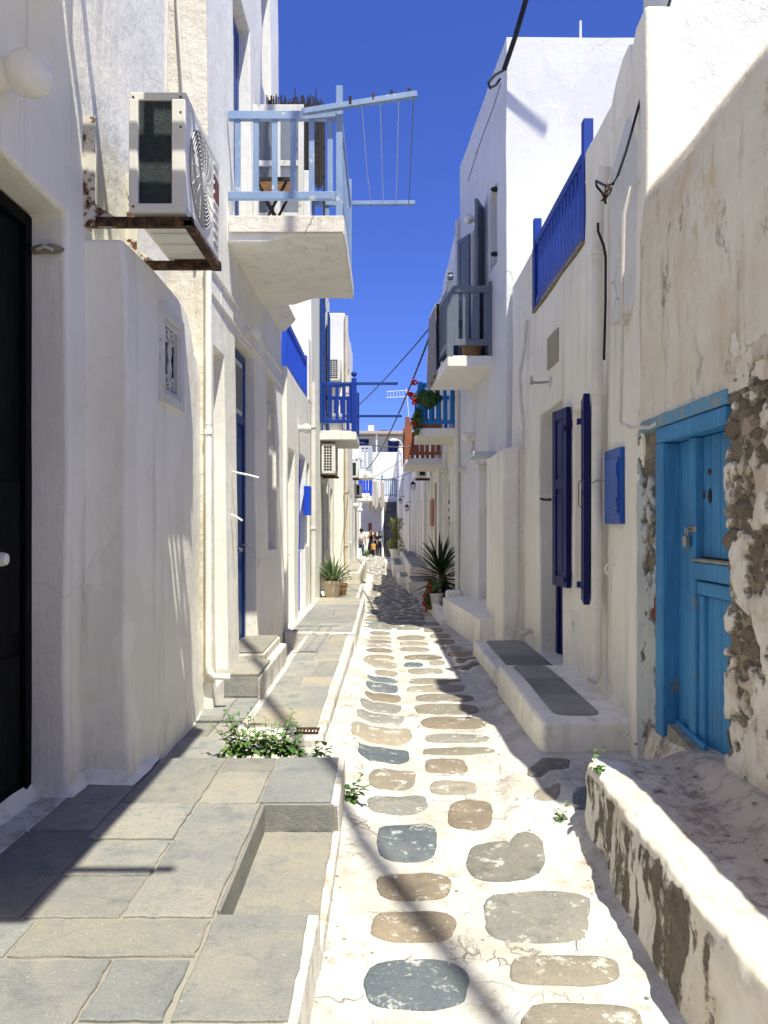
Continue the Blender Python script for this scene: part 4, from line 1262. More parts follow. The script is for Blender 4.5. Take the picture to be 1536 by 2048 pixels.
# ------------------------------------------------------------------ left: tall house with the dark blue balcony
h4 = house('tall cream-edged house on the left with the dark blue balcony', -1, -1.30, 13.4, 17.9, -0.5, 6.85, 4.0,
           [(15.55, 16.95, 3.5, 6.4, 0.10), (15.6, 16.5, 0.1, 2.45, 0.12), (16.9, 17.5, 1.0, 2.6, 0.10)], 'white', 0.03, step=0.3, amp=0.010, seed=17.0)
shutter(h4, (-1.27, 15.1), (-1.25, 15.75), 3.62, 6.3, 'deep_blue', 2, 0.04)
shutter(h4, (-1.25, 17.2), (-1.24, 16.75), 3.62, 6.3, 'deep_blue', 2, 0.04)
window(h4, -1, -1.37, 15.55, 16.95, 3.52, 6.38, 'deep_blue', 0.07, (1, 2))
door(h4, -1, -1.40, 15.6, 16.5, 0.1, 2.44, 'grey_blue', 0.06, 4)
window(h4, -1, -1.38, 16.9, 17.5, 1.01, 2.59, 'white_paint', 0.05, (1, 1))
pr = block(-2.0, -1.30, 13.0, 13.385, 3.7, 4.85, 0.3, 0.01); pr.build('roof_pier', M['white'], h4, bevel=0.04)
b4 = balcony(h4, -1, -1.30, -0.56, 15.2, 17.0, 3.27, 3.46, 3.62, 4.45, 'royal', 5, 12, post=0.10, pt=0.08, rail=(0.05, 0.08), bal=(0.07, 0.04))
MB().ball((-0.61, 15.25, 4.62), 0.06, 14, 8).build('finial', M['royal'], b4, smooth='auto')
for yy, zz, xe in ((15.25, 4.40, 0.28), (16.95, 3.98, 0.40)):
    bar('clothes_pole', -1.0, xe, yy - 0.03, yy + 0.03, zz, zz + 0.05, M['deep_blue'], b4)
# ------------------------------------------------------------------ left: further houses
hA = house('low white house between the dark blue balcony and the cream downpipe', -1, -1.30, 17.95, 19.6, -0.5, 3.3, 4.0, [(18.2, 19.0, 0.2, 2.4, 0.1)], 'white', 0.03, step=0.4, seed=21.0)
door(hA, -1, -1.39, 18.2, 19.0, 0.2, 2.39, 'grey_blue', 0.05, 3, handle=False)
h5 = house('white house on the left with the cream downpipe at its corner', -1, -1.02, 19.65, 24.4, -0.5, 7.1, 5.0, [(21.2, 22.1, 0.3, 2.5, 0.1), (22.8, 23.5, 1.0, 2.4, 0.1), (21, 22, 4, 6, 0.1)], 'white_far', 0.05, step=0.4, seed=22.0)
door(h5, -1, -1.11, 21.2, 22.1, 0.3, 2.49, 'grey_blue', 0.05, 3, handle=False)
window(h5, -1, -1.09, 22.8, 23.5, 1.01, 2.39)
window(h5, -1, -1.09, 21.0, 22.0, 4.01, 5.99, 'deep_blue')
h6 = house('far left house with the pale grey balcony full of laundry baskets', -1, -1.17, 24.6, 34.2, -0.6, 4.0, 5.0, [(26.5, 27.5, -0.1, 2.2, 0.12), (29, 29.8, -0.1, 2.2, 0.12), (30.6, 31.3, 0.9, 2.1, 0.1), (32.2, 33.2, -0.1, 2.2, 0.12)], 'white_far', 0.05, step=0.6, seed=23.0)
for a, b, m in ((26.5, 27.5, 'navy'), (29, 29.8, 'deep_blue'), (32.2, 33.2, 'white_paint')): door(h6, -1, -1.28, a, b, -0.1, 2.19, m, 0.06, 3, handle=False)
window(h6, -1, -1.25, 30.6, 31.3, 0.91, 2.09)
h6u = block(-6, -1.55, 31.0, 36.0, 3.95, 6.0, 0.6, 0.012, seed=3); h6u.build('upper_wall', M['white_far'], h6, bevel=0.05)
balcony(h6, -1, -1.50, -0.46, 29.5, 31.0, 3.34, 3.56, 3.72, 4.62, 'pale_grey', 6, 6, post=0.09, pt=0.0, rail=(0.06, 0.08), bal=(0.075, 0.05), slab_mat='white_far')
h7 = house('far left house with brown doors and a bright blue balcony', -1, -1.60, 34.4, 49.0, -0.9, 4.4, 5.0, [(38.2, 39.2, -0.5, 1.8, 0.12), (41, 41.9, -0.4, 2.0, 0.12), (44.4, 45.6, -0.5, 2.1, 0.12)], 'white_far', 0.05, step=0.8, seed=24.0)
for a, b, m in ((38.2, 39.2, 'navy'), (41, 41.9, 'deep_blue'), (44.4, 45.6, 'brown')): door(h7, -1, -1.71, a, b, -0.5, 1.8, m, 0.06, 3, handle=False)
pl = MB()
for y in (36.4, 40.2, 43.5): block(-1.7, -1.35, y, y + 0.5, -0.9, 2.5, 0.5, 0.01).build('pilaster', M['white_far'], h7, bevel=0.04)
balcony(h7, -1, -1.60, -0.60, 37.0, 39.0, 2.66, 2.95, 3.12, 3.92, 'bright_blue', 7, 6, post=0.12, pt=0.1, rail=(0.06, 0.08), bal=(0.075, 0.05), slab_mat='white_far')

# ------------------------------------------------------------------ right: old peeling house with the sky-blue door
h8 = empty('house', (2.6, -2.0, 0.0), 'old house on the right with stained peeling render and the sky-blue plank door', 'house')
prof = [(1.585, 2.19), (1.582, 2.4), (1.580, 2.65), (1.580, 2.9), (1.582, 3.15), (1.584, 3.36), (1.590, 3.50), (1.605, 3.59), (1.635, 3.655), (1.69, 3.69), (1.80, 3.71), (2.1, 3.72), (2.6, 3.73), (4.6, 3.75)]
Yl = [-9, -6, -3, -1, 0.5, 1.5] + [1.6 + 0.035 * i for i in range(93)]
mb = MB()
for y in Yl:
    for x, z in prof:
        p = Vector((x, y, z))
        k = noise.noise(Vector((y * 1.4, z * 1.4, 1))) * 0.022 + noise.noise(Vector((y * 5, z * 5, 2))) * 0.010 + noise.noise(Vector((y * 14, z * 14, x * 14))) * 0.005
        tp_ = sst(3.3, 3.7, z)
        p.x += k * (1 - tp_); p.z += k * tp_ + 0.05 * noise.noise(Vector((y * 1.1, 3, 3))) * tp_
        if y < 2.95: p.z = 2.19 + (p.z - 2.19) * (0.30 + 0.70 * sst(2.68, 2.95, y))   # the wall drops towards the viewer
        if y > 4.6: p.x += 0.25 * ((y - 4.6) / 0.22) ** 2 * (0.25 + tp_)
        mb.v.append(p)
n = len(prof)
for j in range(len(Yl) - 1):
    for i in range(n - 1):
        mb.f.append([j * n + i, (j + 1) * n + i, (j + 1) * n + i + 1, j * n + i + 1])
mb.m = [0] * len(mb.f)
mb.build('wall', M['old_render'], h8, smooth=True)
# plain body behind the door and below the render
MB().box(1.70, 4.6, 2.97, 4.60, -0.3, 3.6).box(1.70, 4.6, -9, 2.968, -0.3, 2.5).build('wall_core', M['mortar'], h8)
MB().box(1.585, 1.70, -9, 2.58, -0.3, 2.18).build('lower_wall', M['old_render'], h8)


def peel_panel(name, parent, x, y0, y1, z0, z1, mat, step, wrap_far, bias, seed, wrap_near=0.0, xtop=0.03):
    ny, nz = int((y1 - y0) / step), int((z1 - z0) / (step * 1.2))
    cols = [(y0 + (y1 - y0) * j / ny, 0.0) for j in range(ny + 1)]
    if wrap_far: cols += [(y1 + 0.004, wrap_far * k / 4) for k in (1, 2, 3, 4)]
    if wrap_near: cols = [(y0 - 0.004, wrap_near * k / 3) for k in (3, 2, 1)] + cols
    mb = MB(); pv = []
    for (y, dx) in cols:
        for k in range(nz + 1):
            z = z0 + (z1 - z0) * k / nz
            q = Vector((seed, y * 5.0, z * 4.2))
            s = noise.noise(q) + 0.6 * noise.noise(q * 2.6 + Vector((3, 1, 4))) + 0.4 * noise.noise(q * 6.0)
            b = bias(y, z)
            v = 0.5 + 0.55 * (s + b)
            pv.append(v)
            mv = sst(0.42, 0.56, v)
            rough = noise.noise(Vector((seed, y * 22, z * 18))) * 0.006 + noise.noise(Vector((seed, y * 9, z * 7))) * 0.008
            big = -0.012 * abs(noise.noise(Vector((seed + 4, y * 11, z * 9))))
            xx = x + mv * (0.032 + rough + big) + (1 - mv) * noise.noise(Vector((seed, y * 8, z * 8))) * 0.006 + dx + xtop * sst(z1 - 0.3, z1, z)
            e = (noise.noise(Vector((seed + 9, 2, z * 6))) * 0.016 + noise.noise(Vector((seed + 9, 5, z * 21))) * 0.009)
            ee = e * sst(y1 - 0.12, y1, y) if wrap_far else 0
            if wrap_near: ee += e * sst(y0 + 0.08, y0, y)
            mb.v.append(Vector((xx, y + ee, z)))
    m = nz + 1
    for j in range(len(cols) - 1):
        for k in range(nz):
            mb.f.append([j * m + k, j * m + k + 1, (j + 1) * m + k + 1, (j + 1) * m + k])
    mb.m = [0] * len(mb.f)
    o = mb.build(name, M[mat], parent, smooth=True)
    a = o.data.attributes.new('peel', 'FLOAT', 'POINT'); a.data.foreach_set('value', pv)
    return o


peel_panel('door_pier', h8, 1.555, 2.55, 3.43, 0.20, 2.46, 'peel', 0.012, 0.13, lambda y, z: -0.03 + 0.20 * sst(0.9, 2.0, z) - 1.3 * sst(2.26, 2.42, z + 0.08 * noise.noise(Vector((y * 6, 1, z * 3)))) - 0.25 * sst(0.9, 0.5, z), 5.0)
peel_panel('door_jamb_masonry', h8, 1.585, 4.335, 4.70, 0.02, 2.40, 'peel_grey', 0.012, 0.0, lambda y, z: 0.05 + 0.30 * math.sin(z * 3.9 + 0.4) + 0.5 * sst(1.75, 2.0, z) - 0.9 * sst(4.58, 4.67, y + 0.03 * noise.noise(Vector((1, y, z * 5)))) - 0.5 * sst(0.75, 0.55, z), 15.0, 0.10)
bar('brick', 1.588, 1.66, 4.36, 4.45, 1.03, 1.16, M['brick_red'], h8, 0.008)
# rubble stones showing through the broken render of the pier
random.seed(21)
placed = []
for _ in range(900):
    y, z = random.uniform(3.06, 3.40), random.uniform(0.55, 2.2)
    q = Vector((5.0, y * 5.0, z * 4.2))
    v = noise.noise(q) + 0.6 * noise.noise(q * 2.6 + Vector((3, 1, 4))) - 0.10 + 0.22 * sst(0.9, 2.0, z)
    r = random.uniform(0.03, 0.07)
    if v < 0.10 or any(math.hypot(y - a, (z - b) * 1.3) < (r + c) * 0.95 for a, b, c in placed): continue
    placed.append((y, z, r))
    mb = MB().ball((0, 0, 0), r, 8, 5, (0.42, 1.15, 0.70))
    mb.v = [p + Vector((1.588, y, z)) + noise.noise_vector(p * 24 + Vector((y * 9, z * 9, 0))) * r * 0.42 for p in mb.v]
    mb.build('rubble_stone', M['rubble'], h8, bevel=0.004, seg=1, angle=15, loc=(1.588, y, z))
    if len(placed) >= 34: break
# the door
lt = MB()
for i in range(13):
    y = 4.60 - (4.60 - 3.445) * i / 12
    w = 0.006 * noise.noise(Vector((y * 6, 2, 2)))
    lt.v += [Vector((1.568 + w, y, 2.145 + w)), Vector((1.568 - w, y, 2.215 + w * 1.5)), Vector((1.66, y, 2.23 + w)), Vector((1.66, y, 2.14))]
for i in range(12):
    for k in range(4):
        a, b = i * 4 + k, i * 4 + (k + 1) % 4
        lt.f.append([a, b, b + 4, a + 4])
lt.f += [[0, 3, 2, 1], [48, 49, 50, 51]]; lt.m = [0] * len(lt.f)
dr = empty('door_group', (1.62, 3.8, 0.3))
dr.name = 'door'
dr.parent = h8; dr.location = Vector((1.62, 3.8, 0.3)) - WL[h8]
lt.build('lintel', M['door_blue_worn'], dr, bevel=0.012, fix=True)
B_ = M['door_blue']
bar('jamb', 1.565, 1.70, 4.215, 4.33, 0.05, 2.05, B_, dr, 0.008)
bar('head', 1.567, 1.70, 3.45, 4.33, 2.052, 2.138, B_, dr, 0.008)
xl = 1.655
yb_ = 4.215
for i in range(2):                                                   # fixed narrow leaf
    bar('plank', xl, xl + 0.03, yb_ - 0.105, yb_ - 0.003, 0.26, 2.048, B_, dr, 0.004); yb_ -= 0.105
bar('cover_strip', xl - 0.028, xl + 0.02, 3.925, 4.004, 0.26, 2.049, B_, dr, 0.006)
yb_ = 3.925
for i in range(6):                                                   # main leaf, upper and lower boards
    bar('plank', xl + 0.012, xl + 0.035, yb_ - 0.101, yb_ - 0.004, 1.42, 2.047, B_, dr, 0.004)
    bar('plank', xl + 0.012, xl + 0.035, yb_ - 0.118, yb_ - 0.004 - 0.014, 0.26, 1.22, B_, dr, 0.004)
    yb_ -= 0.104
bar('rail', xl - 0.03, xl + 0.03, 3.3, 3.96, 1.305, 1.395, M['door_blue_worn'] if False else B_, dr, 0.006)
bar('rail_cap', xl - 0.034, xl + 0.03, 3.3, 3.96, 1.397, 1.412, M['wood_grey'], dr, 0.003)
bar('rail', xl - 0.018, xl + 0.03, 3.3, 3.93, 1.225, 1.295, B_, dr, 0.006)
bar('stile', xl - 0.010, xl + 0.03, 3.862, 3.922, 0.26, 1.222, B_, dr, 0.006)
kick = MB().beam((1.60, 4.16, 0.44), (1.585, 3.78, 0.40), 0.06, 0.09).build('kick_board', M['wood_grey'], dr, bevel=0.008)
MB().beam((1.625, 4.16, 0.42), (1.612, 3.76, 0.40), 0.02, 0.17).build('kick_face', B_, dr, bevel=0.004)
MB().lathe([(0.002, 0), (0.017, 0.001), (0.017, 0.006), (0.002, 0.007)], (xl + 0.007, 3.84, 1.86), 12, 'x').build('keyhole', M['rust'], dr)
kh = MB().ball((xl + 0.012, 3.835, 1.735), 0.032, 12, 8, (0.25, 0.6, 1.25)); kh.build('keyhole', M['black_metal'], dr, smooth=True)
MB().ball((xl + 0.010, 3.90, 1.745), 0.02, 10, 6, (0.3, 0.5, 1.2)).build('keyhole', M['rust'], dr, smooth=True)
pk = MB().box(xl - 0.060, xl - 0.035, 3.965, 4.01, 1.47, 1.53)
pk.tube([(xl - 0.047, 3.973, 1.53), (xl - 0.047, 3.973, 1.565), (xl - 0.047, 3.987, 1.578), (xl - 0.047, 4.002, 1.565), (xl - 0.047, 4.002, 1.53)], 0.005, 6)
pk.tube([(xl - 0.03, 3.98, 1.56), (xl - 0.05, 3.98, 1.57)], 0.006, 6); pk.box(xl - 0.032, xl - 0.028, 3.90, 4.0, 1.55, 1.58)
pko = pk.build('padlock', M['steel'], dr, bevel=0.003, seg=1)

# ------------------------------------------------------------------ right: white house with the royal blue roof railing
def w9(p):
    return (p.x - (0.125 * sst(5.4, 4.7, p.y) if p.x < 2.2 else 0) + (0.02 * sst(2.0, 4.5, p.z) if p.x < 1.9 else 0), p.y, p.z)
def cut9(x, y, z):
    if z > 4.03 and 6.5 < y < 8.72: return True
    if x > 1.98 and z > 3.4: return True
    return False
h9 = house('white house on the right with the navy door and the blue roof railing', 1, 1.72, 4.63, 10.18, -0.4, 4.8, 3.2,
           [(7.26, 8.32, 0.155, 2.79, 0.20), (6.34, 6.82, 1.02, 2.60, 0.12)], 'white_near', 0.028, step=0.2, amp=0.012, warp=w9, cut=cut9, seed=31.0, xx=(1.98,), yy=(6.5, 8.72), zz=(4.03, 3.4))
def wg(p):
    x = p.x
    if x < 2.0:
        z = p.z
        x += 0.02 + (0.0 if z < 3.9 else 0.24 * sst(3.9, 5.1, z) + 0.05 * sst(4.3, 3.9, z) * 0)
    return (x, p.y, p.z)
gb = block(1.595, 5.0, 4.80, 5.36, 3.0, 6.6, 0.2, 0.018, wg, 5.0)
gb.build('gable_wall', M['white_rough'], h9, bevel=0.05, seg=3)
pp = block(1.73, 1.99, 5.3, 6.47, 4.55, 4.98, 0.15, 0.008, lambda p: (p.x, p.y, p.z - (p.z - 4.5) * (0.75 * sst(5.45, 6.0, p.y) + 0.12 * (p.y - 5.3))))
pp.build('parapet', M['white_near'], h9, bevel=0.03)
fr9 = fence_rail(h9, 1.77, 6.53, 8.66, 4.10, 4.86, 'royal', 15, post=0.085, pt=0.24, bal=(0.085, 0.025))
bar('sill', 1.715, 1.79, 6.5, 8.72, 4.03, 4.045, M['mortar'], h9)
bar('pier_edge', 1.725, 1.97, 8.728, 8.74, 4.05, 4.78, M['mortar'], h9)
d9 = door(h9, 1, 1.905, 7.26, 8.33, 0.16, 2.78, 'navy', 0.10, 3)
for z0_, z1_ in ((0.35, 1.1), (1.25, 2.55)):
    bar('door_panel', 1.925, 1.935, 7.45, 8.12, z0_, z1_, M['navy'], d9)
wn9 = window(h9, 1, 1.80, 6.34, 6.82, 1.03, 2.59, 'white_paint', 0.06, (1, 2))
s1 = shutter(h9, (1.69, 6.86), (1.64, 7.22), 1.00, 2.66, 'navy', 2, 0.045)
s2 = shutter(h9, (1.68, 6.30), (1.60, 5.92), 0.95, 2.62, 'navy', 2, 0.05)
for s, pts in ((s1, [(1.715, 6.87), (1.66, 6.80)]), (s2, [(1.715, 6.28), (1.665, 6.36)])):
    for z in (1.12, 2.50):
        a, b = pts
        MB().beam((1.78, a[1], z), (a[0] - 0.03, a[1], z), 0.02, 0.05).beam((a[0] - 0.03, a[1], z - 0.045), (b[0] - 0.02, b[1] + 0.01, z - 0.045), 0.02, 0.05).build('hinge', M['navy'], s)
MB().tube([(1.60, 7.2, 1.82), (1.55, 7.26, 1.82), (1.535, 7.30, 1.83)], [0.014, 0.011, 0.014], 8).ball((1.535, 7.31, 1.83), 0.02, 10, 6, (1, 1, 0.6)).build('latch', M['black_metal'], s1, smooth='auto')
MB().tube([(1.585, 5.98, 1.95), (1.555, 5.99, 1.92), (1.555, 5.99, 1.74), (1.585, 5.98, 1.71)], 0.004, 6).build('latch', M['black_metal'], s2)
bar('service_hatch', 1.716, 1.726, 6.56, 6.90, 0.48, 0.80, M['white_paint'], h9, 0.002)
bar('plaque', 1.712, 1.73, 7.42, 7.88, 3.20, 3.53, M['plate'], h9)
sp_ = block(1.465, 1.80, 9.25, 10.75, -0.3, 2.52, 0.2, 0.010, lambda p: (p.x + 0.015 * sst(2.52, 0, p.z) * 0, p.y, p.z + (0.12 * (p.x - 1.47) if p.z > 2.3 else 0)), 7.0)
sp_.build('square_pier', M['white_near'], h9, bevel=0.04, seg=3)

# ------------------------------------------------------------------ right: tall house with the grey balcony
k10 = -0.068
def w10(p): return (p.x + (k10 * (p.y - 10.2) if p.x < 2.0 else 0) + (0.010 * (4 - p.z) if p.x < 2.0 else 0) * 0, p.y, p.z)
def X10(y): return 1.66 + k10 * (y - 10.2)
h10 = house('tallest white house on the right, behind the blue roof railing, with the grey balcony', 1, 1.66, 10.2, 13.9, -0.5, 8.2, 4.5,
            [(11.75, 12.75, 4.05, 6.5, 0.12), (10.78, 11.28, 5.35, 6.5, 0.15), (11.15, 12.15, 0.05, 2.55, 0.13)], 'white_sunny', 0.045, step=0.25, amp=0.012, warp=w10, seed=41.0)
balc = balcony(h10, 1, X10(11.05), 0.93, 11.05, 13.0, 3.89, 4.06, 4.22, 5.10, 'grey_blue', 4, 12, post=0.095, pt=0.04, rail=(0.06, 0.10), bal=(0.095, 0.04), skew=k10, slab_mat='white')
bar('post', X10(11.1) - 0.055, X10(11.1) - 0.005, 11.06, 11.14, 4.03, 5.16, M['grey_blue'], balc)
MB().lathe([(0.05, 0), (0.05, 0.02), (0.025, 0.035), (0.04, 0.06), (0.052, 0.09), (0.035, 0.12), (0.03, 0.13), (0.045, 0.15), (0.02, 0.175), (0.002, 0.18)], (0.98, 11.1, 5.14), 14).build('finial', M['grey_blue'], balc, smooth='auto')
window(h10, 1, X10(12.2) + 0.09, 11.75, 12.75, 4.06, 6.49, 'grey_blue', 0.07, (1, 2))
shutter(h10, (X10(11.75) - 0.02, 11.72), (X10(11.4) - 0.18, 11.38), 4.10, 6.52, 'grey_blue', 2, 0.05)
shutter(h10, (X10(12.8) - 0.02, 12.78), (X10(13.1) - 0.16, 13.12), 4.10, 6.52, 'grey_blue', 2, 0.05)
window(h10, 1, X10(11.0) + 0.10, 10.78, 11.28, 5.36, 6.49, 'grey_blue', 0.06, (1, 1))
for z in (5.42, 6.35):
    MB().box(X10(10.8) - 0.05, X10(10.8) + 0.1, 10.74, 10.78, z, z + 0.06).ball((X10(10.8) - 0.06, 10.76, z + 0.03), 0.03, 8, 6).build('shutter_hinge', M['black_metal'], h10)
d10 = door(h10, 1, X10(11.65) + 0.10, 11.15, 12.15, 0.06, 2.54, 'white_paint', 0.07, 3)
shutter(h10, (X10(11.1) - 0.02, 11.10), (X10(10.9) - 0.06, 10.86), 0.9, 2.62, 'grey_blue', 1, 0.04)
hood = MB().box(X10(11.6) - 0.28, X10(11.6) + 0.05, 10.85, 11.35, 2.56, 2.63); hood.build('door_hood', M['pale_grey'], h10, bevel=0.01)
# ------------------------------------------------------------------ right: further houses
def X11(y): return 1.41 + 0.012 * (y - 13.9)
h11 = house('white house on the right carrying the azure balcony with red geraniums', 1, 1.42, 13.95, 18.2, -0.5, 7.35, 4.5,
            [(14.6, 15.5, 3.5, 5.7, 0.12), (14.2, 15.0, 0.0, 2.35, 0.14), (15.9, 16.7, 0.0, 2.5, 0.14), (17.2, 17.9, 0.0, 2.6, 0.12)], 'white', 0.05, step=0.4, amp=0.012, seed=43.0)
window(h11, 1, 1.52, 14.6, 15.5, 3.51, 5.69, 'azure', 0.06, (1, 2))
for a, b, m in ((14.2, 15.0, 'white_paint'), (15.9, 16.7, 'slate_blue'), (17.2, 17.9, 'pale_grey')): door(h11, 1, 1.53, a, b, 0.0, 2.34 if a < 15 else 2.48, m, 0.06, 3, handle=False)
bA = balcony(h11, 1, 1.42, 0.66, 14.8, 16.4, 3.30, 3.47, 3.55, 4.36, 'azure', 5, 10, post=0.085, pt=0.02, rail=(0.05, 0.08), bal=(0.07, 0.035), slab_mat='white')
for y in (13.98, 15.3, 16.9):
    block(1.36, 1.6, y, y + 0.22, -0.4, 3.2, 0.5, 0.008).build('pilaster', M['white'], h11, bevel=0.03)
h12 = house('white house on the right carrying the brown wooden balcony', 1, 1.40, 18.25, 24.5, -0.6, 7.2, 4.5,
            [(18.6, 19.4, 3.2, 5.4, 0.1), (20.0, 20.9, 0.1, 2.7, 0.12), (22.0, 22.9, 0.1, 2.5, 0.12), (23.3, 23.9, 0.9, 2.3, 0.1)], 'white_far', 0.05, step=0.5, amp=0.012, seed=44.0)
window(h12, 1, 1.48, 18.6, 19.4, 3.21, 5.39, 'brown', 0.06, (1, 2))
door(h12, 1, 1.44, 20.0, 20.9, 0.1, 2.69, 'brown', 0.06, 3, handle=False)
shutter(h12, (1.38, 21.0), (1.34, 21.5), 1.5, 2.25, 'brown', 1, 0.04)
door(h12, 1, 1.50, 22.0, 22.9, 0.1, 2.49, 'white_paint', 0.06, 3, handle=False)
window(h12, 1, 1.48, 23.3, 23.9, 0.91, 2.29)
bB = balcony(h12, 1, 1.40, 0.52, 18.3, 20.6, 3.00, 3.17, 3.25, 4.08, 'brown', 6, 11, post=0.11, pt=0.10, rail=(0.06, 0.09), bal=(0.09, 0.045), slab_mat='white_far')
for y in (18.3, 21.5, 23.0): block(1.33, 1.6, y, y + 0.25, -0.4, 2.9, 0.5, 0.008).build('pilaster', M['white_far'], h12, bevel=0.03)
h13 = house('far right white house with two iron lanterns and a brown window', 1, 1.30, 24.6, 36.0, -0.8, 5.7, 4.5,
            [(25.6, 26.5, 0.3, 2.4, 0.12), (28.6, 29.4, 2.6, 4.0, 0.1), (30.2, 31.1, 0.3, 2.4, 0.12), (33.4, 34.3, 0.3, 2.4, 0.12)], 'white_far', 0.06, step=0.7, seed=45.0)
window(h13, 1, 1.36, 28.6, 29.4, 2.61, 3.99, 'brown', 0.08, (0, 0))
for a in (25.6, 30.2, 33.4): door(h13, 1, 1.40, a, a + 0.9, 0.3, 2.39, 'white_paint', 0.06, 3, handle=False)
for y in (27.2, 29.8, 32.4): block(1.2, 1.5, y, y + 0.3, -0.6, 3.2, 0.5, 0.008).build('pilaster', M['white_far'], h13, bevel=0.04)
h14 = house('plain white house on the far right before the stairs', 1, 1.18, 36.1, 46.0, -0.9, 4.9, 4.5, [(38, 39, 0.1, 2.2, 0.12), (41.5, 42.4, 0.1, 2.2, 0.12), (40, 40.7, 1.4, 2.4, 0.1)], 'white_far', 0.06, step=0.8, seed=46.0)
for a in (38, 41.5): door(h14, 1, 1.27, a, a + 0.95, 0.1, 2.19, 'pale_grey', 0.06, 3, handle=False)
window(h14, 1, 1.25, 40.0, 40.7, 1.41, 2.39)
h15 = house('white house standing forward beside the dark stone stairs', 1, 0.88, 46.1, 57, -0.9, 6.3, 4.5, [(49.5, 50.5, 2.6, 4.6, 0.1)], 'white_far', 0.08, step=0.9, seed=47.0)
window(h15, 1, 0.95, 49.5, 50.5, 2.61, 4.59)
# ------------------------------------------------------------------ the end of the alley
hb = house('unseen white house added behind the viewpoint to block low sky light', 1, -6.0, -15, -8.2, -1, 8.5, 14.0, [], 'white_back', 0.05, step=1.0, seed=51.0)  # added out of view to darken the shaded faces turned to the camera
h16 = empty('house', (0, 60, -0.7), 'white house closing the alley, with dark stone stairs up to its railed landing', 'house')
fe = solid(cuts(-7, 4, (-1.2, -0.9), 0.8), cuts(57.0, 62, (57.2,), 1.5), cuts(-1, 6.95, (0.75, 1.55), 0.8), lambda x, y, z: not (-1.2 < x < -0.9 and y < 57.2 and 0.75 < z < 1.55), 0.012)
fe.build('wall', M['white_far'], h16, bevel=0.06)
ld = block(-1.6, 0.87, 51.6, 57.0, 3.0, 3.35, 0.7, 0.01); ldo = ld.build('landing', M['white_far'], h16, bevel=0.03)
def rail_run(o, x0, x1, y, z0, z1, mat, n):
    m = M[mat]
    bar('rail', x0, x1, y - 0.03, y + 0.03, z1 - 0.09, z1, m, o); bar('rail', x0, x1, y - 0.028, y + 0.028, z0, z0 + 0.08, m, o)
    for i in range(n + 1):
        x = x0 + (x1 - x0) * i / n
        w = 0.07 if i in (0, n) else 0.04
        bar('post' if i in (0, n) else 'baluster', x - w, x + w, y - 0.035, y + 0.035, z0 - 0.1, z1 + (0.25 if i == 0 else -0.05), m, o)
rail_run(ldo, -0.14, 0.86, 51.7, 3.45, 4.62, 'slate_blue', 7)
stp = MB()
nst = 18
so = empty('stairs', (0.4, 47.6, -0.6)); so.parent = h16; so.location = Vector((0.4, 47.6, -0.6)) - WL[h16]
for i in range(nst):
    z = -0.62 + 3.62 * (i + 1) / nst
    yv = 47.6 + (51.6 - 47.6) * i / nst
    bar('tread', -0.02, 0.87, yv - 0.02, yv + 0.26, z - 0.05, z, M['stair_stone'], so, 0.01)
    bar('riser', -0.02, 0.42, yv, yv + 0.24, z - 0.205, z - 0.052, M['stair_stone'], so, 0.006)
    bar('riser', 0.43, 0.87, yv, yv + 0.24, z - 0.205, z - 0.052, M['stair_stone'], so, 0.006)
sw = MB().add([(-0.14, 47.5, -0.9), (-0.02, 47.5, -0.9), (-0.02, 51.6, -0.9), (-0.14, 51.6, -0.9), (-0.14, 47.5, -0.45), (-0.02, 47.5, -0.45), (-0.02, 51.6, 3.35), (-0.14, 51.6, 3.35)],
              [(0, 3, 2, 1), (4, 5, 6, 7), (0, 1, 5, 4), (1, 2, 6, 5), (2, 3, 7, 6), (3, 0, 4, 7)])
sw.build('stair_wall', M['white_far'], h16, bevel=0.03)
MB().beam((-0.16, 47.7, 0.2), (-0.16, 51.6, 3.9), 0.04, 0.05).build('handrail', M['grey_blue'], so)
bar('low_wall', -1.7, -0.15, 51.0, 51.3, -0.9, 0.95, M['white_far'], h16, 0.02)
wn_ = window(h16, -1, 0, 0, 0.1, 0, 0.1) if False else None
bar('window', -1.16, -0.94, 57.16, 57.19, 0.77, 1.53, M['brown'], h16)
h17 = empty('house', (0, 66, 6.0), 'flat-roofed far house with navy windows rising above the end of the alley', 'house')
block(-8, 6, 64, 70, 5.5, 9.0, 1.0, 0.012).build('wall', M['shade_grey_wall'], h17, bevel=0.05)
bar('roof', -8.2, 6.2, 62.6, 70.2, 9.02, 9.25, M['tile_grey'], h17, 0.02)
for x0, x1, z0_, z1_ in ((-2.25, -1.3, 7.9, 8.7), (0.35, 1.25, 7.3, 8.65)):
    w_ = bar('window', x0, x1, 63.93, 63.985, z0_, z1_, M['navy'], h17)
    bar('sash', (x0 + x1) / 2 - 0.03, (x0 + x1) / 2 + 0.03, 63.90, 63.928, z0_, z1_, M['deep_blue'], w_)
bar('post', -0.68, -0.56, 62.8, 62.92, 6.9, 9.0, M['white_paint'], h17)
bar('chimney', -1.35, -0.85, 64, 64.6, 9.25, 9.9, M['white_far'], h17)
tag(MB().ball((0.0, 65, 9.42), 0.28, 12, 8, (2.4, 1, 0.7)).build('water_tank', M['black'], smooth=True), 'black water tank lying on the far flat roof', 'tank')

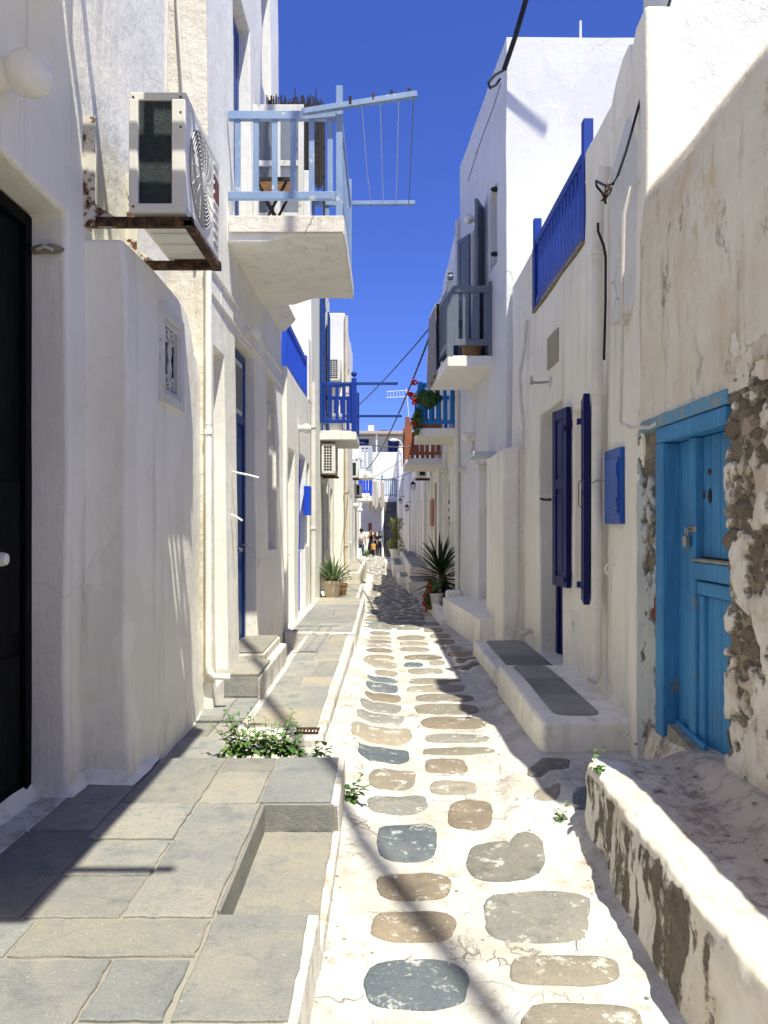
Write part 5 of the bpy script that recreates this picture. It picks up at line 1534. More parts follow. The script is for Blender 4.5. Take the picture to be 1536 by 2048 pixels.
# ------------------------------------------------------------------ air conditioners
def air_con(label, x0, x1, y0, y1, z0, z1, wall_x, grid=True, near=False, group='air conditioners on the house walls'):
    """outdoor unit, its coil end turned to the camera, hung on two wall brackets"""
    d = 1 if x0 > wall_x - 0.02 and wall_x < (x0 + x1) / 2 else -1
    o = empty('air_conditioner', ((x0 + x1) / 2, (y0 + y1) / 2, z0), label, 'air conditioner', group)
    t = 0.035
    fx = x1 if d > 0 else x0
    bx = x0 if d > 0 else x1
    c = MB()
    W_ = x1 - x0
    c.box(x0, x1, y0 + 0.02, y1, z1 - 0.045, z1)                                     # lid
    c.box(min(fx, fx - d * 0.075), max(fx, fx - d * 0.075), y0, y1, z0 + 0.03, z1 - 0.047)   # front panel
    c.box(min(bx, bx + d * 0.05), max(bx, bx + d * 0.05), y0, y0 + 0.06, z0 + 0.03, z1 - 0.047)     # rear corner post
    c.box(x0 + 0.004, x1 - 0.004, y0 + 0.004, y1 - 0.004, z0, z0 + 0.05)           # tray
    c.box(x0 + 0.006, x1 - 0.006, y1 - 0.25, y1 - 0.006, z0 + 0.051, z1 - 0.048)   # service end
    c.build('case', M['ac_white'], o, bevel=0.008, seg=2)
    coil = bar('coil', min(bx + d * 0.045, fx - d * 0.07), max(bx + d * 0.045, fx - d * 0.07), y0 + 0.022, y0 + 0.05, z0 + 0.05, z1 - 0.05, M['ac_dark'], o)
    bar('coil', min(bx + d * 0.012, bx + d * 0.03), max(bx + d * 0.012, bx + d * 0.03), y0 + 0.062, y1 - 0.26, z0 + 0.05, z1 - 0.05, M['ac_dark'], o)
    if grid:
        xa, xb = min(bx + d * 0.05, fx - d * 0.075), max(bx + d * 0.05, fx - d * 0.075)
        n = 9
        for i in range(1, n):
            z = z0 + 0.05 + (z1 - z0 - 0.1) * i / n
            bar('guard_bar', xa, xb, y0 + 0.004, y0 + 0.016, z - 0.006, z + 0.006, M['ac_white'], o)
        for i in range(1, 3):
            x = xa + (xb - xa) * i / 3
            bar('guard_bar', x - 0.006, x + 0.006, y0 + 0.0, y0 + 0.0155, z0 + 0.05, z1 - 0.05, M['ac_white'], o)
    # fan opening on the street face: a grey disc paints its inner shade
    yc, zc, R = y0 + (y1 - y0) * 0.42, (z0 + z1) / 2, (z1 - z0) * 0.40
    MB().lathe([(R, 0), (R, d * 0.003)], (fx + d * 0.001, yc, zc), 28, 'x').build('fan_opening', M['ac_shade'], o, fix=True)
    g = MB()
    nr = 12 if near else 4
    for k in range(1, nr + 1):
        r = R * k / nr
        g.tube([(fx + d * (0.016 - 0.008 * (k / nr) ** 2), yc + r * math.cos(a), zc + r * math.sin(a)) for a in [2 * math.pi * i / 28 for i in range(29)]], 0.0030 if near else 0.0034, 5, cap=False)
    for k in range(16 if near else 8):
        a = 2 * math.pi * k / (16 if near else 8)
        g.tube([(fx + d * (0.016 - 0.008 * q * q), yc + R * q * math.cos(a + 0.5 * q), zc + R * q * math.sin(a + 0.5 * q)) for q in (0.15, 0.4, 0.7, 1.0)], 0.003, 4, cap=False)
    g.lathe([(R * 0.16, 0), (R * 0.16, d * 0.006), (R * 0.08, d * 0.009)], (fx + d * 0.012, yc, zc), 16, 'x')
    g.build('fan_grille', M['ac_grille'], o, smooth='auto', fix=True)
    if near:
        for i in range(9):
            z = z0 + 0.09 + i * 0.06
            bar('louvre', fx + d * 0.0005, fx + d * 0.008, y1 - 0.17, y1 - 0.05, z, z + 0.022, M['ac_white'], o, 0.003)
        bar('red_sticker', fx + d * 0.0005, fx + d * 0.0095, y1 - 0.16, y1 - 0.05, z1 - 0.30, z1 - 0.16, M['red_print'], o, 0)
        for (x, z) in ((x0 + 0.02, z1 - 0.03), (x1 - 0.03, z1 - 0.03), (x0 + 0.025, z0 + 0.03), (x1 - 0.025, z1 - 0.12), (x1 - 0.025, z1 - 0.2)):
            MB().lathe([(0.007, 0), (0.006, -0.004)], (x, y0 + (0.018 if z > z1 - 0.05 else 0.002), z), 8, 'y').build('screw', M['rust'], o, fix=True)
        for i in range(4):
            bar('tray_rib', x0 + 0.03, x1 - 0.03, y0 + 0.12 + i * 0.17, y0 + 0.18 + i * 0.17, z0 - 0.012, z0 + 0.002, M['ac_white'], o)
    for y in ((y0 + 0.03, y1 - 0.12) if near else (y0 + 0.1, y1 - 0.15)):
        b = MB()
        arm0, arm1 = wall_x - d * 0.01, fx + d * 0.03
        b.box(min(arm0, arm1), max(arm0, arm1), y, y + 0.045, z0 - 0.062, z0 - 0.012 if near else z0 - 0.02)
        bk = b.build('bracket', M['rust'], o, bevel=0.003, seg=1)
        if near:
            pl = MB().box(wall_x - 0.01, wall_x + 0.012, y - 0.02, y + 0.05, z0 - 0.075, z0 + 0.52)
            pl.add([(wall_x + 0.012, y + 0.01, z0 - 0.07), (wall_x + 0.012, y + 0.016, z0 - 0.07), (wall_x + 0.15, y + 0.016, z0 - 0.07), (wall_x + 0.15, y + 0.01, z0 - 0.07), (wall_x + 0.012, y + 0.01, z0 + 0.08), (wall_x + 0.012, y + 0.016, z0 + 0.08), (wall_x + 0.15, y + 0.016, z0 - 0.01), (wall_x + 0.15, y + 0.01, z0 - 0.01)],
                   [(0, 3, 2, 1), (4, 5, 6, 7), (0, 1, 5, 4), (1, 2, 6, 5), (2, 3, 7, 6), (3, 0, 4, 7)])
            pl.box(wall_x - 0.01, wall_x + 0.055, y - 0.026, y - 0.0205, z0 - 0.074, z0 + 0.519)
            pl.build('wall_plate', M['rusty'], bk, bevel=0.003, seg=1)
    if near:
        tr = MB().box(x1 - 0.02, x1 + 0.03, y0 + 0.03, y1 - 0.07, z0 - 0.064, z0 - 0.030).box(x0 + 0.05, x1 - 0.02, y1 - 0.13, y1 - 0.06, z0 - 0.02, z0 - 0.006)
        tr.build('bracket_rail', M['rust'], o, bevel=0.003, seg=1)
    return o


air_con('large white air conditioner on rusty brackets above the buttress', -1.37, -1.065, 4.02, 4.85, 3.265, 3.92, -1.605, False, True)
air_con('white air conditioner with a barred end hanging under the dark blue balcony', -1.27, -0.99, 15.25, 16.1, 2.60, 3.20, -1.31)
air_con('white air conditioner high on the wall just above the dark blue balcony', -1.40, -1.10, 18.9, 19.62, 5.18, 5.75, -1.62)
air_con('upper of two small air conditioners on the far left wall below the pale grey balcony', -1.15, -0.90, 26.0, 26.8, 3.17, 3.72, -1.18, False)
air_con('lower of two small air conditioners on the far left wall, beside the bright blue balcony', -1.15, -0.91, 30.0, 30.8, 2.66, 3.14, -1.18, False)
air_con('air conditioner on the right wall below the brown wooden balcony', 0.97, 1.26, 22.0, 22.8, 2.93, 3.30, 1.40, False)

# ------------------------------------------------------------------ lamps
def globe_lamp(label, c, r, wall_x):
    d = 1 if c[0] > wall_x else -1
    o = empty('wall_lamp', (wall_x, c[1], c[2] - r), label, 'lamp', 'white globe wall lamps')
    MB().ball(c, r, 24, 14).build('globe', M['globe'], o, smooth=True)
    L = abs(c[0] - wall_x) - r * 0.75
    MB().lathe([(r * 0.75, -d * 0.01), (r * 0.72, d * L * 0.5), (r * 0.6, d * L), (r * 0.3, d * (L + 0.01))], (wall_x, c[1], c[2]), 18, 'x').build('lamp_base', M['pvc'], o, smooth='auto', fix=True)
    return o


for lab, c, r, w in [
        ('big white globe lamp on the nearest left wall beside the black doorway', (-1.475, 3.11, 3.46), 0.093, -1.612),
        ('white globe lamp on the left wall under the pale blue balcony', (-1.265, 7.38, 3.47), 0.072, -1.37),
        ('white globe lamp on the low house with the blue roof railing', (-1.19, 11.5, 3.04), 0.075, -1.31),
        ('white globe lamp high on the grey-balcony house above the shutters', (1.36, 12.05, 6.48), 0.08, 1.53),
        ('white globe lamp on the right wall with a curved pipe below it', (1.38, 12.5, 3.03), 0.085, 1.50),
        ('white globe lamp on the right wall lower than the curved-pipe one', (1.27, 13.35, 2.55), 0.08, 1.44),
        ('small white globe lamp on the right wall beyond the azure balcony', (1.27, 16.6, 2.74), 0.085, 1.43),
        ('first white globe lamp above the doors on the far left wall', (-1.06, 28.6, 2.25), 0.10, -1.18),
        ('second white globe lamp above the doors on the far left wall', (-1.04, 33.6, 2.15), 0.10, -1.18)]:
    globe_lamp(lab, c, r, w)


def lantern(label, x, y, z, wall_x, s=1.0):
    o = empty('iron_lantern', (wall_x, y, z - 0.2), label, 'lantern', 'iron lanterns on the right-hand walls')
    MB().tube([(wall_x + 0.02, y, z + 0.22), ((x + wall_x) / 2, y, z + 0.25), (x, y, z + 0.22), (x, y, z + 0.12)], 0.014, 6).box(wall_x - 0.005, wall_x + 0.02, y - 0.04, y + 0.04, z + 0.14, z + 0.3).build('arm', M['black_metal'], o)
    MB().lathe([(0.02, 0.14), (0.10, 0.04), (0.11, 0.02), (0.02, 0.02)], (x, y, z), 14).build('hood', M['black_metal'], o, fix=True)
    MB().lathe([(0.07, 0.02), (0.085, -0.04), (0.06, -0.16), (0.02, -0.19)], (x, y, z), 14).build('glass', M['globe'], o, smooth='auto', fix=True)
    cg = MB()
    for k in range(6):
        a = math.pi * k / 3
        cg.tube([(x + 0.088 * math.cos(a), y + 0.088 * math.sin(a), z + 0.02), (x + 0.095 * math.cos(a), y + 0.095 * math.sin(a), z - 0.05), (x + 0.065 * math.cos(a), y + 0.065 * math.sin(a), z - 0.18)], 0.006, 4)
    cg.build('cage', M['black_metal'], o)
    return o


lantern('nearest and highest iron lantern on the right wall beside the brown window', 1.08, 27.9, 3.0, 1.30)
lantern('middle iron lantern on the far right wall', 1.02, 33.6, 2.28, 1.30)
lantern('farthest iron lantern, over the white house corner by the stairs', 0.93, 43.0, 2.85, 1.18)
sl_ = empty('street_lamp', (1.12, 45.9, 5.6), 'white arm street lamp on the far right house corner above the stairs', 'street lamp')
MB().tube([(1.2, 45.9, 5.6), (1.15, 45.9, 6.3), (0.95, 45.9, 6.62), (0.8, 45.9, 6.66)], 0.035, 8).build('arm', M['white_paint'], sl_, smooth='auto')
hd = MB().ball((0.58, 45.9, 6.66), 0.3, 16, 8, (0.95, 0.5, 0.28)); hd.build('lamp_head', M['globe'], sl_, smooth=True)
# bare iron lamp bracket by the plaque
br = empty('lamp_bracket', (1.72, 7.78, 3.05), 'bare iron lamp bracket on the white wall below the stone plaque', 'bracket')
MB().tube([(1.715, 7.78, 3.06), (1.60, 7.78, 3.05), (1.52, 7.78, 3.055)], 0.012, 8).tube([(1.53, 7.78, 3.03), (1.53, 7.78, 3.09), (1.53, 7.78, 3.13)], [0.018, 0.014, 0.003], 8).build('arm', M['steel'], br, smooth='auto')
MB().lathe([(0.055, 0), (0.05, -0.012)], (1.718, 7.78, 3.06), 14, 'x').build('wall_rose', M['white_paint'], br, fix=True)

# ------------------------------------------------------------------ pipes and cables
def pipe(name, label, cat, pts, r, mat, seg=10, clips=(), group=None, smooth=True):
    o = MB().tube(pts, r, seg).build(name, M[mat], smooth='auto', loc=pts[-1])
    tag(o, label, cat, group)
    rr = r[0] if isinstance(r, (list, tuple)) else r
    for c in clips:
        MB().lathe([(rr * 1.02, -0.02), (rr * 1.28, -0.016), (rr * 1.28, 0.016), (rr * 1.02, 0.02)], c, 12).build('pipe_clip', M[mat], o, smooth='auto', fix=True)
    return o


def sag(a, b, drop, n=14):
    a, b = Vector(a), Vector(b)
    return [a.lerp(b, i / n) - Vector((0, 0, drop * 4 * (i / n) * (1 - i / n))) for i in range(n + 1)]


pipe('drainpipe', 'thick white drainpipe with a bottom elbow beside the blue meter box', 'pipe', [(1.68, 5.70, 4.3), (1.65, 5.76, 4.05), (1.645, 5.78, 3.7), (1.645, 5.80, 0.52), (1.64, 5.78, 0.44), (1.59, 5.74, 0.385)], 0.042, 'pvc', 14, [(1.645, 5.78, 3.68), (1.645, 5.79, 2.6), (1.645, 5.80, 0.96)])
pipe('drainpipe', 'white drainpipe with a bottom outlet at the corner of the doorstep', 'pipe', [(-1.36, 5.81, 4.0), (-1.36, 5.81, 0.50), (-1.355, 5.81, 0.44), (-1.32, 5.82, 0.405), (-1.20, 5.84, 0.395)], 0.026, 'white', 12, [(-1.36, 5.81, 2.3), (-1.36, 5.81, 3.6)])
pipe('drainpipe', 'cream downpipe on the corner of a far left house', 'pipe', [(-0.985, 19.62, 7.0), (-0.985, 19.62, -0.1)], 0.05, 'pvc_cream', 10, [(-0.985, 19.62, 5), (-0.985, 19.62, 2.4), (-0.985, 19.62, 1.0)])
pipe('drainpipe', 'white drainpipe by the corner of the low house with the blue roof railing', 'pipe', [(-1.26, 13.36, 4.1), (-1.26, 13.36, 0.0)], 0.045, 'pvc', 10, [(-1.26, 13.36, 3.3), (-1.26, 13.36, 1.5)])
pipe('conduit', 'curving grey conduit on the right wall above the square pier', 'pipe', [at(1053, 640, 8.95), at(1050, 690, 9.0), at(1040, 745, 9.05), at(1042, 800, 9.05), at(1047, 850, 8.98), at(1044, 910, 9.0)], 0.022, 'cable_white', 8)
pipe('conduit', 'thin white conduit running down the square pier', 'pipe', [(1.66, 9.235, 2.5), (1.655, 9.235, 1.5), (1.66, 9.235, 0.62), (1.63, 9.235, 0.35), (1.58, 9.22, 0.12)], 0.012, 'cable_white', 6, [(1.655, 9.235, 1.7), (1.657, 9.235, 1.15), (1.66, 9.235, 0.62)])
pipe('conduit', 'bent white pipe under the curved-pipe globe lamp', 'pipe', [(1.47, 12.52, 2.95), (1.44, 12.5, 2.72), (1.45, 12.3, 2.60), (1.50, 12.0, 2.56)], 0.03, 'pvc', 8)
pipe('drainpipe', 'white downpipe between the grey and the azure balconies', 'pipe', [(1.36, 13.9, 7.2), (1.36, 13.9, 0.1)], 0.045, 'pvc', 10, [(1.36, 13.9, 4.2), (1.36, 13.9, 2.6)])
pipe('wall_cable', 'white cable down the corner above the sky-blue door', 'cable', [at(1330, 345, 4.72), at(1290, 352, 4.74), at(1262, 375, 4.76), at(1248, 430, 4.78), at(1245, 560, 4.80), at(1244, 700, 4.80), at(1241, 845, 4.78), at(1262, 855, 4.60), at(1300, 855, 4.42), at(1314, 846, 4.32)], 0.012, 'cable_white', 6)
c_ = pipe('overhead_cable', 'thick black cable looping to the roof corner of the tallest right house', 'cable', [Vector((3.4, 7.9, 13.0)), at(1052, 0, 9.8), at(1030, 75, 9.95), at(1008, 140, 10.1)], 0.034, 'black', 8)
MB().tube([at(1008, 140, 10.1), at(990, 150, 10.05), at(977, 165, 10.0), at(980, 176, 10.0), at(992, 170, 10.1), at(1000, 158, 10.15)], 0.018, 7).build('cable_loop', M['black'], c_, smooth='auto')
pipe('wall_cable', 'thin dark line hanging along the roof edge of the tallest right house', 'cable', [at(1002, 165, 10.1), at(985, 220, 10.5), at(962, 280, 11.3), at(936, 362, 12.4)], 0.007, 'cable_grey', 5)
g_ = pipe('wall_cable', 'black cable down the edge of the bright gable to a tangle of wires', 'cable', [at(1350, -40, 4.74), at(1340, 0, 4.75), at(1312, 92, 4.755), at(1282, 195, 4.76), at(1253, 300, 4.75), at(1236, 350, 4.75), at(1226, 368, 4.76), at(1212, 372, 5.1), at(1192, 362, 5.35), at(1193, 372, 5.4), at(1206, 388, 5.42), at(1212, 408, 5.44)], 0.009, 'black', 6)
MB().tube([at(1196, 446, 5.5), at(1196, 462, 5.5), at(1207, 490, 5.55), at(1211, 512, 5.58), at(1211, 600, 5.6), at(1208, 720, 5.62)], 0.010, 6).build('lower_run', M['black'], g_, smooth='auto')
mbx = MB()
for i in range(5):
    a = random.uniform(0, 6); q = at(1224, 376, 4.76)
    mbx.tube([q, q + Vector((random.uniform(-0.06, 0.02), 0.05, random.uniform(-0.05, 0.04))), q + Vector((random.uniform(-0.05, 0.0), 0.1, -0.04))], 0.005, 5)
mbx.build('wire_tangle', M['rust'], g_)
OC = 'overhead wires crossing the alley'
pipe('overhead_wire', 'wire from the grey balcony across to the dark blue balcony', 'wire', sag((0.80, 13.0, 4.98), (-0.75, 20.0, 4.66), 0.06), 0.012, 'black', 5, group=OC)
pipe('overhead_wire', 'long slanting wire from the grey balcony to the pale grey balcony', 'wire', sag((0.80, 12.9, 4.84), (-0.70, 29.6, 3.7), 0.35), 0.018, 'black', 5, group=OC)
pipe('overhead_wire', 'twin level wire from the dark blue balcony slab to the azure balcony slab', 'wire', sag((-0.62, 17.0, 3.42), (0.80, 18.3, 3.46), 0.06), 0.014, 'cable_grey', 5, group=OC)
pipe('overhead_wire', 'low sagging wire from the pale grey balcony to the brown balcony house', 'wire', sag((-1.0, 30.0, 3.55), (1.25, 24.6, 3.45), 0.32), 0.012, 'cable_grey', 5, group=OC)
pipe('overhead_wire', 'wire in front of the far white wall, rising to the right', 'wire', sag((-0.7, 44.0, 4.2), (1.05, 44.5, 5.3), 0.05), 0.018, 'cable_grey', 4, group=OC)
pipe('overhead_wire', 'clothes line along the far landing with laundry on it', 'wire', sag((-1.0, 38.6, 3.95), (1.1, 40.0, 3.9), 0.12), 0.012, 'cable_grey', 4, group=OC)
pipe('overhead_wire', 'lowest sagging wire above the people in the far alley', 'wire', sag((-1.0, 34.2, 3.1), (-0.1, 47.5, 3.0), 0.25), 0.014, 'cable_grey', 4, group=OC)
pipe('overhead_cable', 'heavy bundled cable overhead that drops a diagonal shadow on the near path', 'cable', sag((-1.45, 9.8, 12), (3.6, -4.5, 12), 0.0), 0.045, 'black', 8)
pipe('wall_cable', 'pair of old cables down the cream corner render at the top left', 'cable', [(-1.62, 5.80, 6.5), (-1.60, 5.81, 5.6), (-1.55, 5.80, 4.9), (-1.50, 5.81, 4.1), (-1.46, 5.82, 3.6)], 0.012, 'cable_white', 6)
pipe('wall_cable', 'thin cable on the white wall left of the cream corner render', 'cable', [(-1.605, 5.50, 6.5), (-1.600, 5.52, 5.4), (-1.603, 5.5, 4.4), (-1.60, 5.48, 3.9)], 0.012, 'cable_white', 6)
for z, ln, ya in ((2.05, 0.24, 6.66), (1.67, 0.10, 6.62)):
    o = MB().tube([(-1.345, ya, z), (-1.345 + ln * 0.6, ya - 0.02, z - 0.03), (-1.345 + ln, ya - 0.03, z - 0.055)], 0.010, 7).build('wall_rod', M['white_paint'], smooth='auto', loc=(-1.345, ya, z))
    tag(o, 'longer white rod sticking out of the wall before the blue door' if ln > 0.2 else 'short white rod sticking out of the wall before the blue door', 'rod')
pipe('drain_spout', 'short clay drain spout at the foot of the navy door recess', 'pipe', [(1.70, 8.75, 0.34), (1.60, 8.70, 0.30)], 0.03, 'pvc_cream', 10)

# ------------------------------------------------------------------ wall boxes and ornaments
mbx = empty('meter_box', (1.70, 5.7, 1.58), 'royal blue metal meter box on the right wall beside the drainpipe', 'meter box')
bar('case', 1.682, 1.76, 5.34, 5.73, 1.59, 2.14, M['box_blue'], mbx, 0.008)
bar('hatch', 1.672, 1.684, 5.37, 5.69, 1.66, 2.07, M['box_blue'], mbx, 0.003)
for z in (1.73, 1.98): bar('hinge', 1.664, 1.674, 5.38, 5.41, z - 0.05, z + 0.05, M['box_blue'], mbx, 0.002)
MB().tube([(1.68, 5.70, 1.92), (1.62, 5.72, 1.92), (1.59, 5.73, 1.90)], 0.007, 6).build('latch', M['steel'], mbx)
hk = MB().tube([(1.66, 5.38, 1.30), (1.60, 5.38, 1.30), (1.585, 5.38, 1.27), (1.60, 5.38, 1.23), (1.62, 5.38, 1.24)], 0.008, 6).build('wall_hook', M['white_paint'], smooth='auto', loc=(1.64, 5.38, 1.25))
tag(hk, 'small painted hook on the wall below the blue meter box', 'hook')
wd = MB().lathe([(0.002, 0), (0.085, 0.002), (0.092, 0.012), (0.085, 0.024), (0.002, 0.026)], (0, 0, 0), 16, 'x')
wd.v = [Vector((p.x * 1.0, p.y, p.z * 1.35)) + Vector((1.50, 11.0, 1.78)) for p in wd.v]
wo = wd.build('wood_slice', M['wood'], smooth='auto', fix=True, loc=(1.5, 11.0, 1.68)); tag(wo, 'sawn wood slice hung beside the door of the grey-balcony house', 'ornament')
fo = empty('painted_fish', (1.36, 15.6, 1.6), 'blue and white painted fish ornament on the right wall', 'ornament')
MB().ball((1.37, 15.6, 1.85), 0.1, 12, 10, (0.25, 0.9, 2.4)).build('body', M['fish_white'], fo, smooth=True)
for z in (1.70, 1.86, 2.02): MB().ball((1.35, 15.58, z), 0.05, 10, 6, (0.3, 1, 0.9)).build('spot', M['fish_blue'], fo, smooth=True)
MB().add([(1.36, 15.52, 1.54), (1.36, 15.68, 1.54), (1.36, 15.6, 1.66), (1.375, 15.52, 1.54), (1.375, 15.68, 1.54), (1.375, 15.6, 1.66)], [(0, 1, 2), (5, 4, 3), (0, 3, 4, 1), (1, 4, 5, 2), (2, 5, 3, 0)]).build('tail', M['fish_blue'], fo)
an = empty('tv_antenna', (0.3, 34.0, 6.9), 'pale rooftop antenna against the sky above the alley', 'antenna')
MB().tube([(0.12, 33.5, 7.45), (1.0, 33.5, 7.5)], 0.012, 5).tube([(0.12, 33.5, 7.18), (1.0, 33.5, 7.22)], 0.012, 5).tube([(1.2, 34, 5.6), (1.0, 33.6, 7.6)], 0.02, 5).build('boom', M['ac_white'], an)
for i in range(6):
    MB().tube([(0.14 + i * 0.14, 33.5, 7.44), (0.16 + i * 0.14, 33.5, 7.19)], 0.008, 4).build('element', M['ac_white'], an)
pm = MB().tube([(1.9, 10.5, 8.15), (1.9, 10.5, 8.62)], 0.018, 6).tube([(2.0, 10.5, 8.2), (1.93, 10.5, 8.3)], 0.01, 5)
pm.warp(lambda p: (p.x + 0.85, p.y, p.z))
tag(pm.build('roof_mast', M['white_paint']), 'short white mast standing on the roof of the tallest right house', 'mast')

# ------------------------------------------------------------------ things on the balconies
tb = empty('folding_table', (-1.1, 7.5, 4.29), 'small black folding table with wooden slats on the pale blue balcony', 'table')
for i in range(4): bar('slat', -1.26, -0.93, 7.36 + i * 0.085, 7.43 + i * 0.085, 4.965, 4.985, M['wood'], tb)
bar('frame', -1.27, -0.92, 7.33, 7.35, 4.94, 4.98, M['black_metal'], tb); bar('frame', -1.27, -0.92, 7.69, 7.71, 4.94, 4.98, M['black_metal'], tb)
for y in (7.37, 7.66):
    MB().beam((-1.30, y, 4.30), (-0.96, y, 4.95), 0.022, 0.022).build('leg', M['black_metal'], tb)
    MB().beam((-0.90, y + 0.025, 4.30), (-1.24, y + 0.025, 4.95), 0.022, 0.022).build('leg', M['black_metal'], tb)
bar('stretcher', -1.32, -1.29, 7.36, 7.68, 4.31, 4.33, M['black_metal'], tb)
# glazed leaf of the balcony door, folded open across the balcony
gl = MB()
x0, x1, z0_, z1_, yy = -1.40, -0.86, 4.34, 6.08, 8.05
for a, b in ((x0, x0 + 0.06), (x1 - 0.06, x1), ((x0 + x1) / 2 - 0.045, (x0 + x1) / 2 + 0.02)): gl.box(a, b, yy - 0.02, yy + 0.02, z0_, z1_)
for a, b in ((z0_, z0_ + 0.12), (5.42, 5.48), (z1_ - 0.08, z1_), (4.86, 4.92)): gl.box(x0 + 0.06, x1 - 0.06, yy - 0.018, yy + 0.018, a, b)
lf = gl.build('door_leaf', M['white_paint'], h2, bevel=0.004, seg=1)
for a, b in ((x0 + 0.05, (x0 + x1) / 2 - 0.04), ((x0 + x1) / 2 + 0.015, x1 - 0.05)):
    for c, d_ in ((4.45, 4.87), (4.91, 5.43), (5.47, 6.01)):
        pn = bar('pane', a, b, yy - 0.004, yy + 0.004, c, d_, M['mirror_glass'], lf, 0)
rs = empty('reed_screen', (-0.95, 8.34, 5.3), 'dark ragged reed screen standing at the back of the pale blue balcony', 'screen')
mb = MB()
for i in range(85):
    x = -1.30 + 0.62 * i / 84
    z1r = 6.30 + random.uniform(-0.05, 0.06) + (0.08 if random.random() < 0.08 else 0) - 0.05 * sst(-0.75, -0.68, x)
    z0r = 5.35 + random.uniform(-0.06, 0.03)
    w = random.uniform(-0.01, 0.012)
    mb.tube([(x, 8.34 + w, z0r), (x + random.uniform(-0.008, 0.008), 8.34 + w, z1r)], 0.0065, 4)
mb.build('reeds', M['reed'], rs)
for z in (5.46, 5.8, 6.18): bar('binding_rail', -1.30, -0.66, 8.352, 8.366, z, z + 0.03, M['reed'], rs)
for x in (-1.29, -0.67): bar('stake', x - 0.012, x + 0.012, 8.37, 8.395, 4.29, 6.2, M['reed'], rs)
sb = bar('storage_box', -1.02, -0.80, 8.12, 8.30, 4.292, 5.42, M['pot_white'], None, 0.02); tag(sb, 'tall white storage box behind the folding table on the pale blue balcony', 'box')
# towel over the grey balcony rail
mb = MB()
nu, nv = 12, 16
for j in range(nv + 1):
    for i in range(nu + 1):
        y = 12.05 + 0.85 * i / nu
        t_ = j / nv
        xo = 0.93 + k10 * (y - 11.05) - 0.03 + 0.025 * math.sin(i * 1.3 + t_ * 2) * t_ - 0.02 * t_
        mb.v.append(Vector((xo + (0.09 if j == 0 else 0), y + 0.015 * math.sin(t_ * 5), 5.13 - 1.22 * max(0, t_ - 0.06) - 0.10 * t_ * (i / nu))))
for j in range(nv):
    for i in range(nu):
        a = j * (nu + 1) + i
        mb.f.append([a, a + 1, a + nu + 2, a + nu + 1])
mb.m = [0] * len(mb.f)
tw = mb.build('towel', M['towel_grey'], smooth=True); sd = tw.modifiers.new('thick', 'SOLIDIFY'); sd.thickness = 0.012
tag(tw, 'grey towel hanging over the rail of the grey balcony', 'towel')


def pot(o, c, r, h, mat, top=0.018, taper=0.72, soil=True):
    MB().lathe([(r * taper * 0.96, 0), (r * taper, 0.005), (r * 0.95, h * 0.78), (r, h * 0.80), (r * 1.04, h * 0.84), (r * 1.04, h), (r * 0.92, h), (r * 0.9, h * 0.9)], c, 24).build('pot', M[mat], o, smooth='auto', angle=40)
    if soil: MB().lathe([(0.004, h * 0.92), (r * 0.93, h * 0.9)], c, 20).build('soil', M['soil'], o, fix=True)


cp = empty('potted_cactus', (1.06, 12.35, 4.06), 'small green cactus in a pot on the grey balcony', 'potted plant')
pot(cp, (1.06, 12.35, 4.06), 0.11, 0.32, 'grey_blue')
for a in range(5):
    MB().tube([(1.06, 12.35, 4.35), (1.06 + 0.05 * math.cos(a * 1.3), 12.35 + 0.05 * math.sin(a * 1.3), 4.55), (1.06 + 0.055 * math.cos(a * 1.3), 12.35 + 0.06 * math.sin(a * 1.3), 4.72 + 0.04 * (a % 3))], [0.02, 0.03, 0.012], 8).build('stem', M['yucca'], cp, smooth='auto')
tp2 = empty('potted_plant', (1.34, 11.35, 4.06), 'brown clay pot with a thin plant on the grey balcony', 'potted plant')
pot(tp2, (1.33, 11.4, 4.06), 0.17, 0.26, 'wood')
fpt = empty('flower_pot', (-1.0, 15.9, 3.47), 'plain white flower pot standing on the dark blue balcony', 'pot')
pot(fpt, (-1.02, 15.9, 3.47), 0.17, 0.42, 'pot_white')
# ------------------------------------------------------------------ laundry at the far landing
def cloth(label, x, y, z, w, h, mat, seed):
    mb = MB(); nu, nv = 6, 10
    for j in range(nv + 1):
        for i in range(nu + 1):
            u, t_ = i / nu - 0.5, j / nv
            mb.v.append(Vector((x + u * w * (0.75 + 0.35 * t_), y + 0.05 * math.sin(i * 2.1 + seed) * (0.4 + t_), z - h * t_ * (1 + 0.12 * math.sin(i * 1.7 + seed)))))
    for j in range(nv):
        for i in range(nu):
            a = j * (nu + 1) + i
            mb.f.append([a, a + nu + 1, a + nu + 2, a + 1])
    mb.m = [0] * len(mb.f)
    o = mb.build('laundry', M[mat], smooth=True); s_ = o.modifiers.new('thick', 'SOLIDIFY'); s_.thickness = 0.01
    return tag(o, label, 'laundry', 'laundry on the far clothes line')


cloth('long grey garment hanging leftmost on the far clothes line', -0.52, 38.9, 3.85, 0.42, 1.55, 'cloth_grey', 1)
cloth('white shirt hanging in the middle of the far clothes line', -0.30, 39.05, 3.82, 0.28, 1.0, 'cloth_white', 2)
cloth('grey trousers hanging at the right end of the laundry on the far clothes line', -0.10, 39.2, 3.80, 0.26, 1.5, 'cloth_grey', 3)
cloth('white cloth airing over the pale grey balcony', -1.15, 29.45, 4.55, 0.6, 0.5, 'cloth_white', 4)
cloth('yellow cloth hanging behind the azure balcony rail', 1.40, 14.95, 4.30, 0.14, 0.30, 'cloth_yellow', 5)

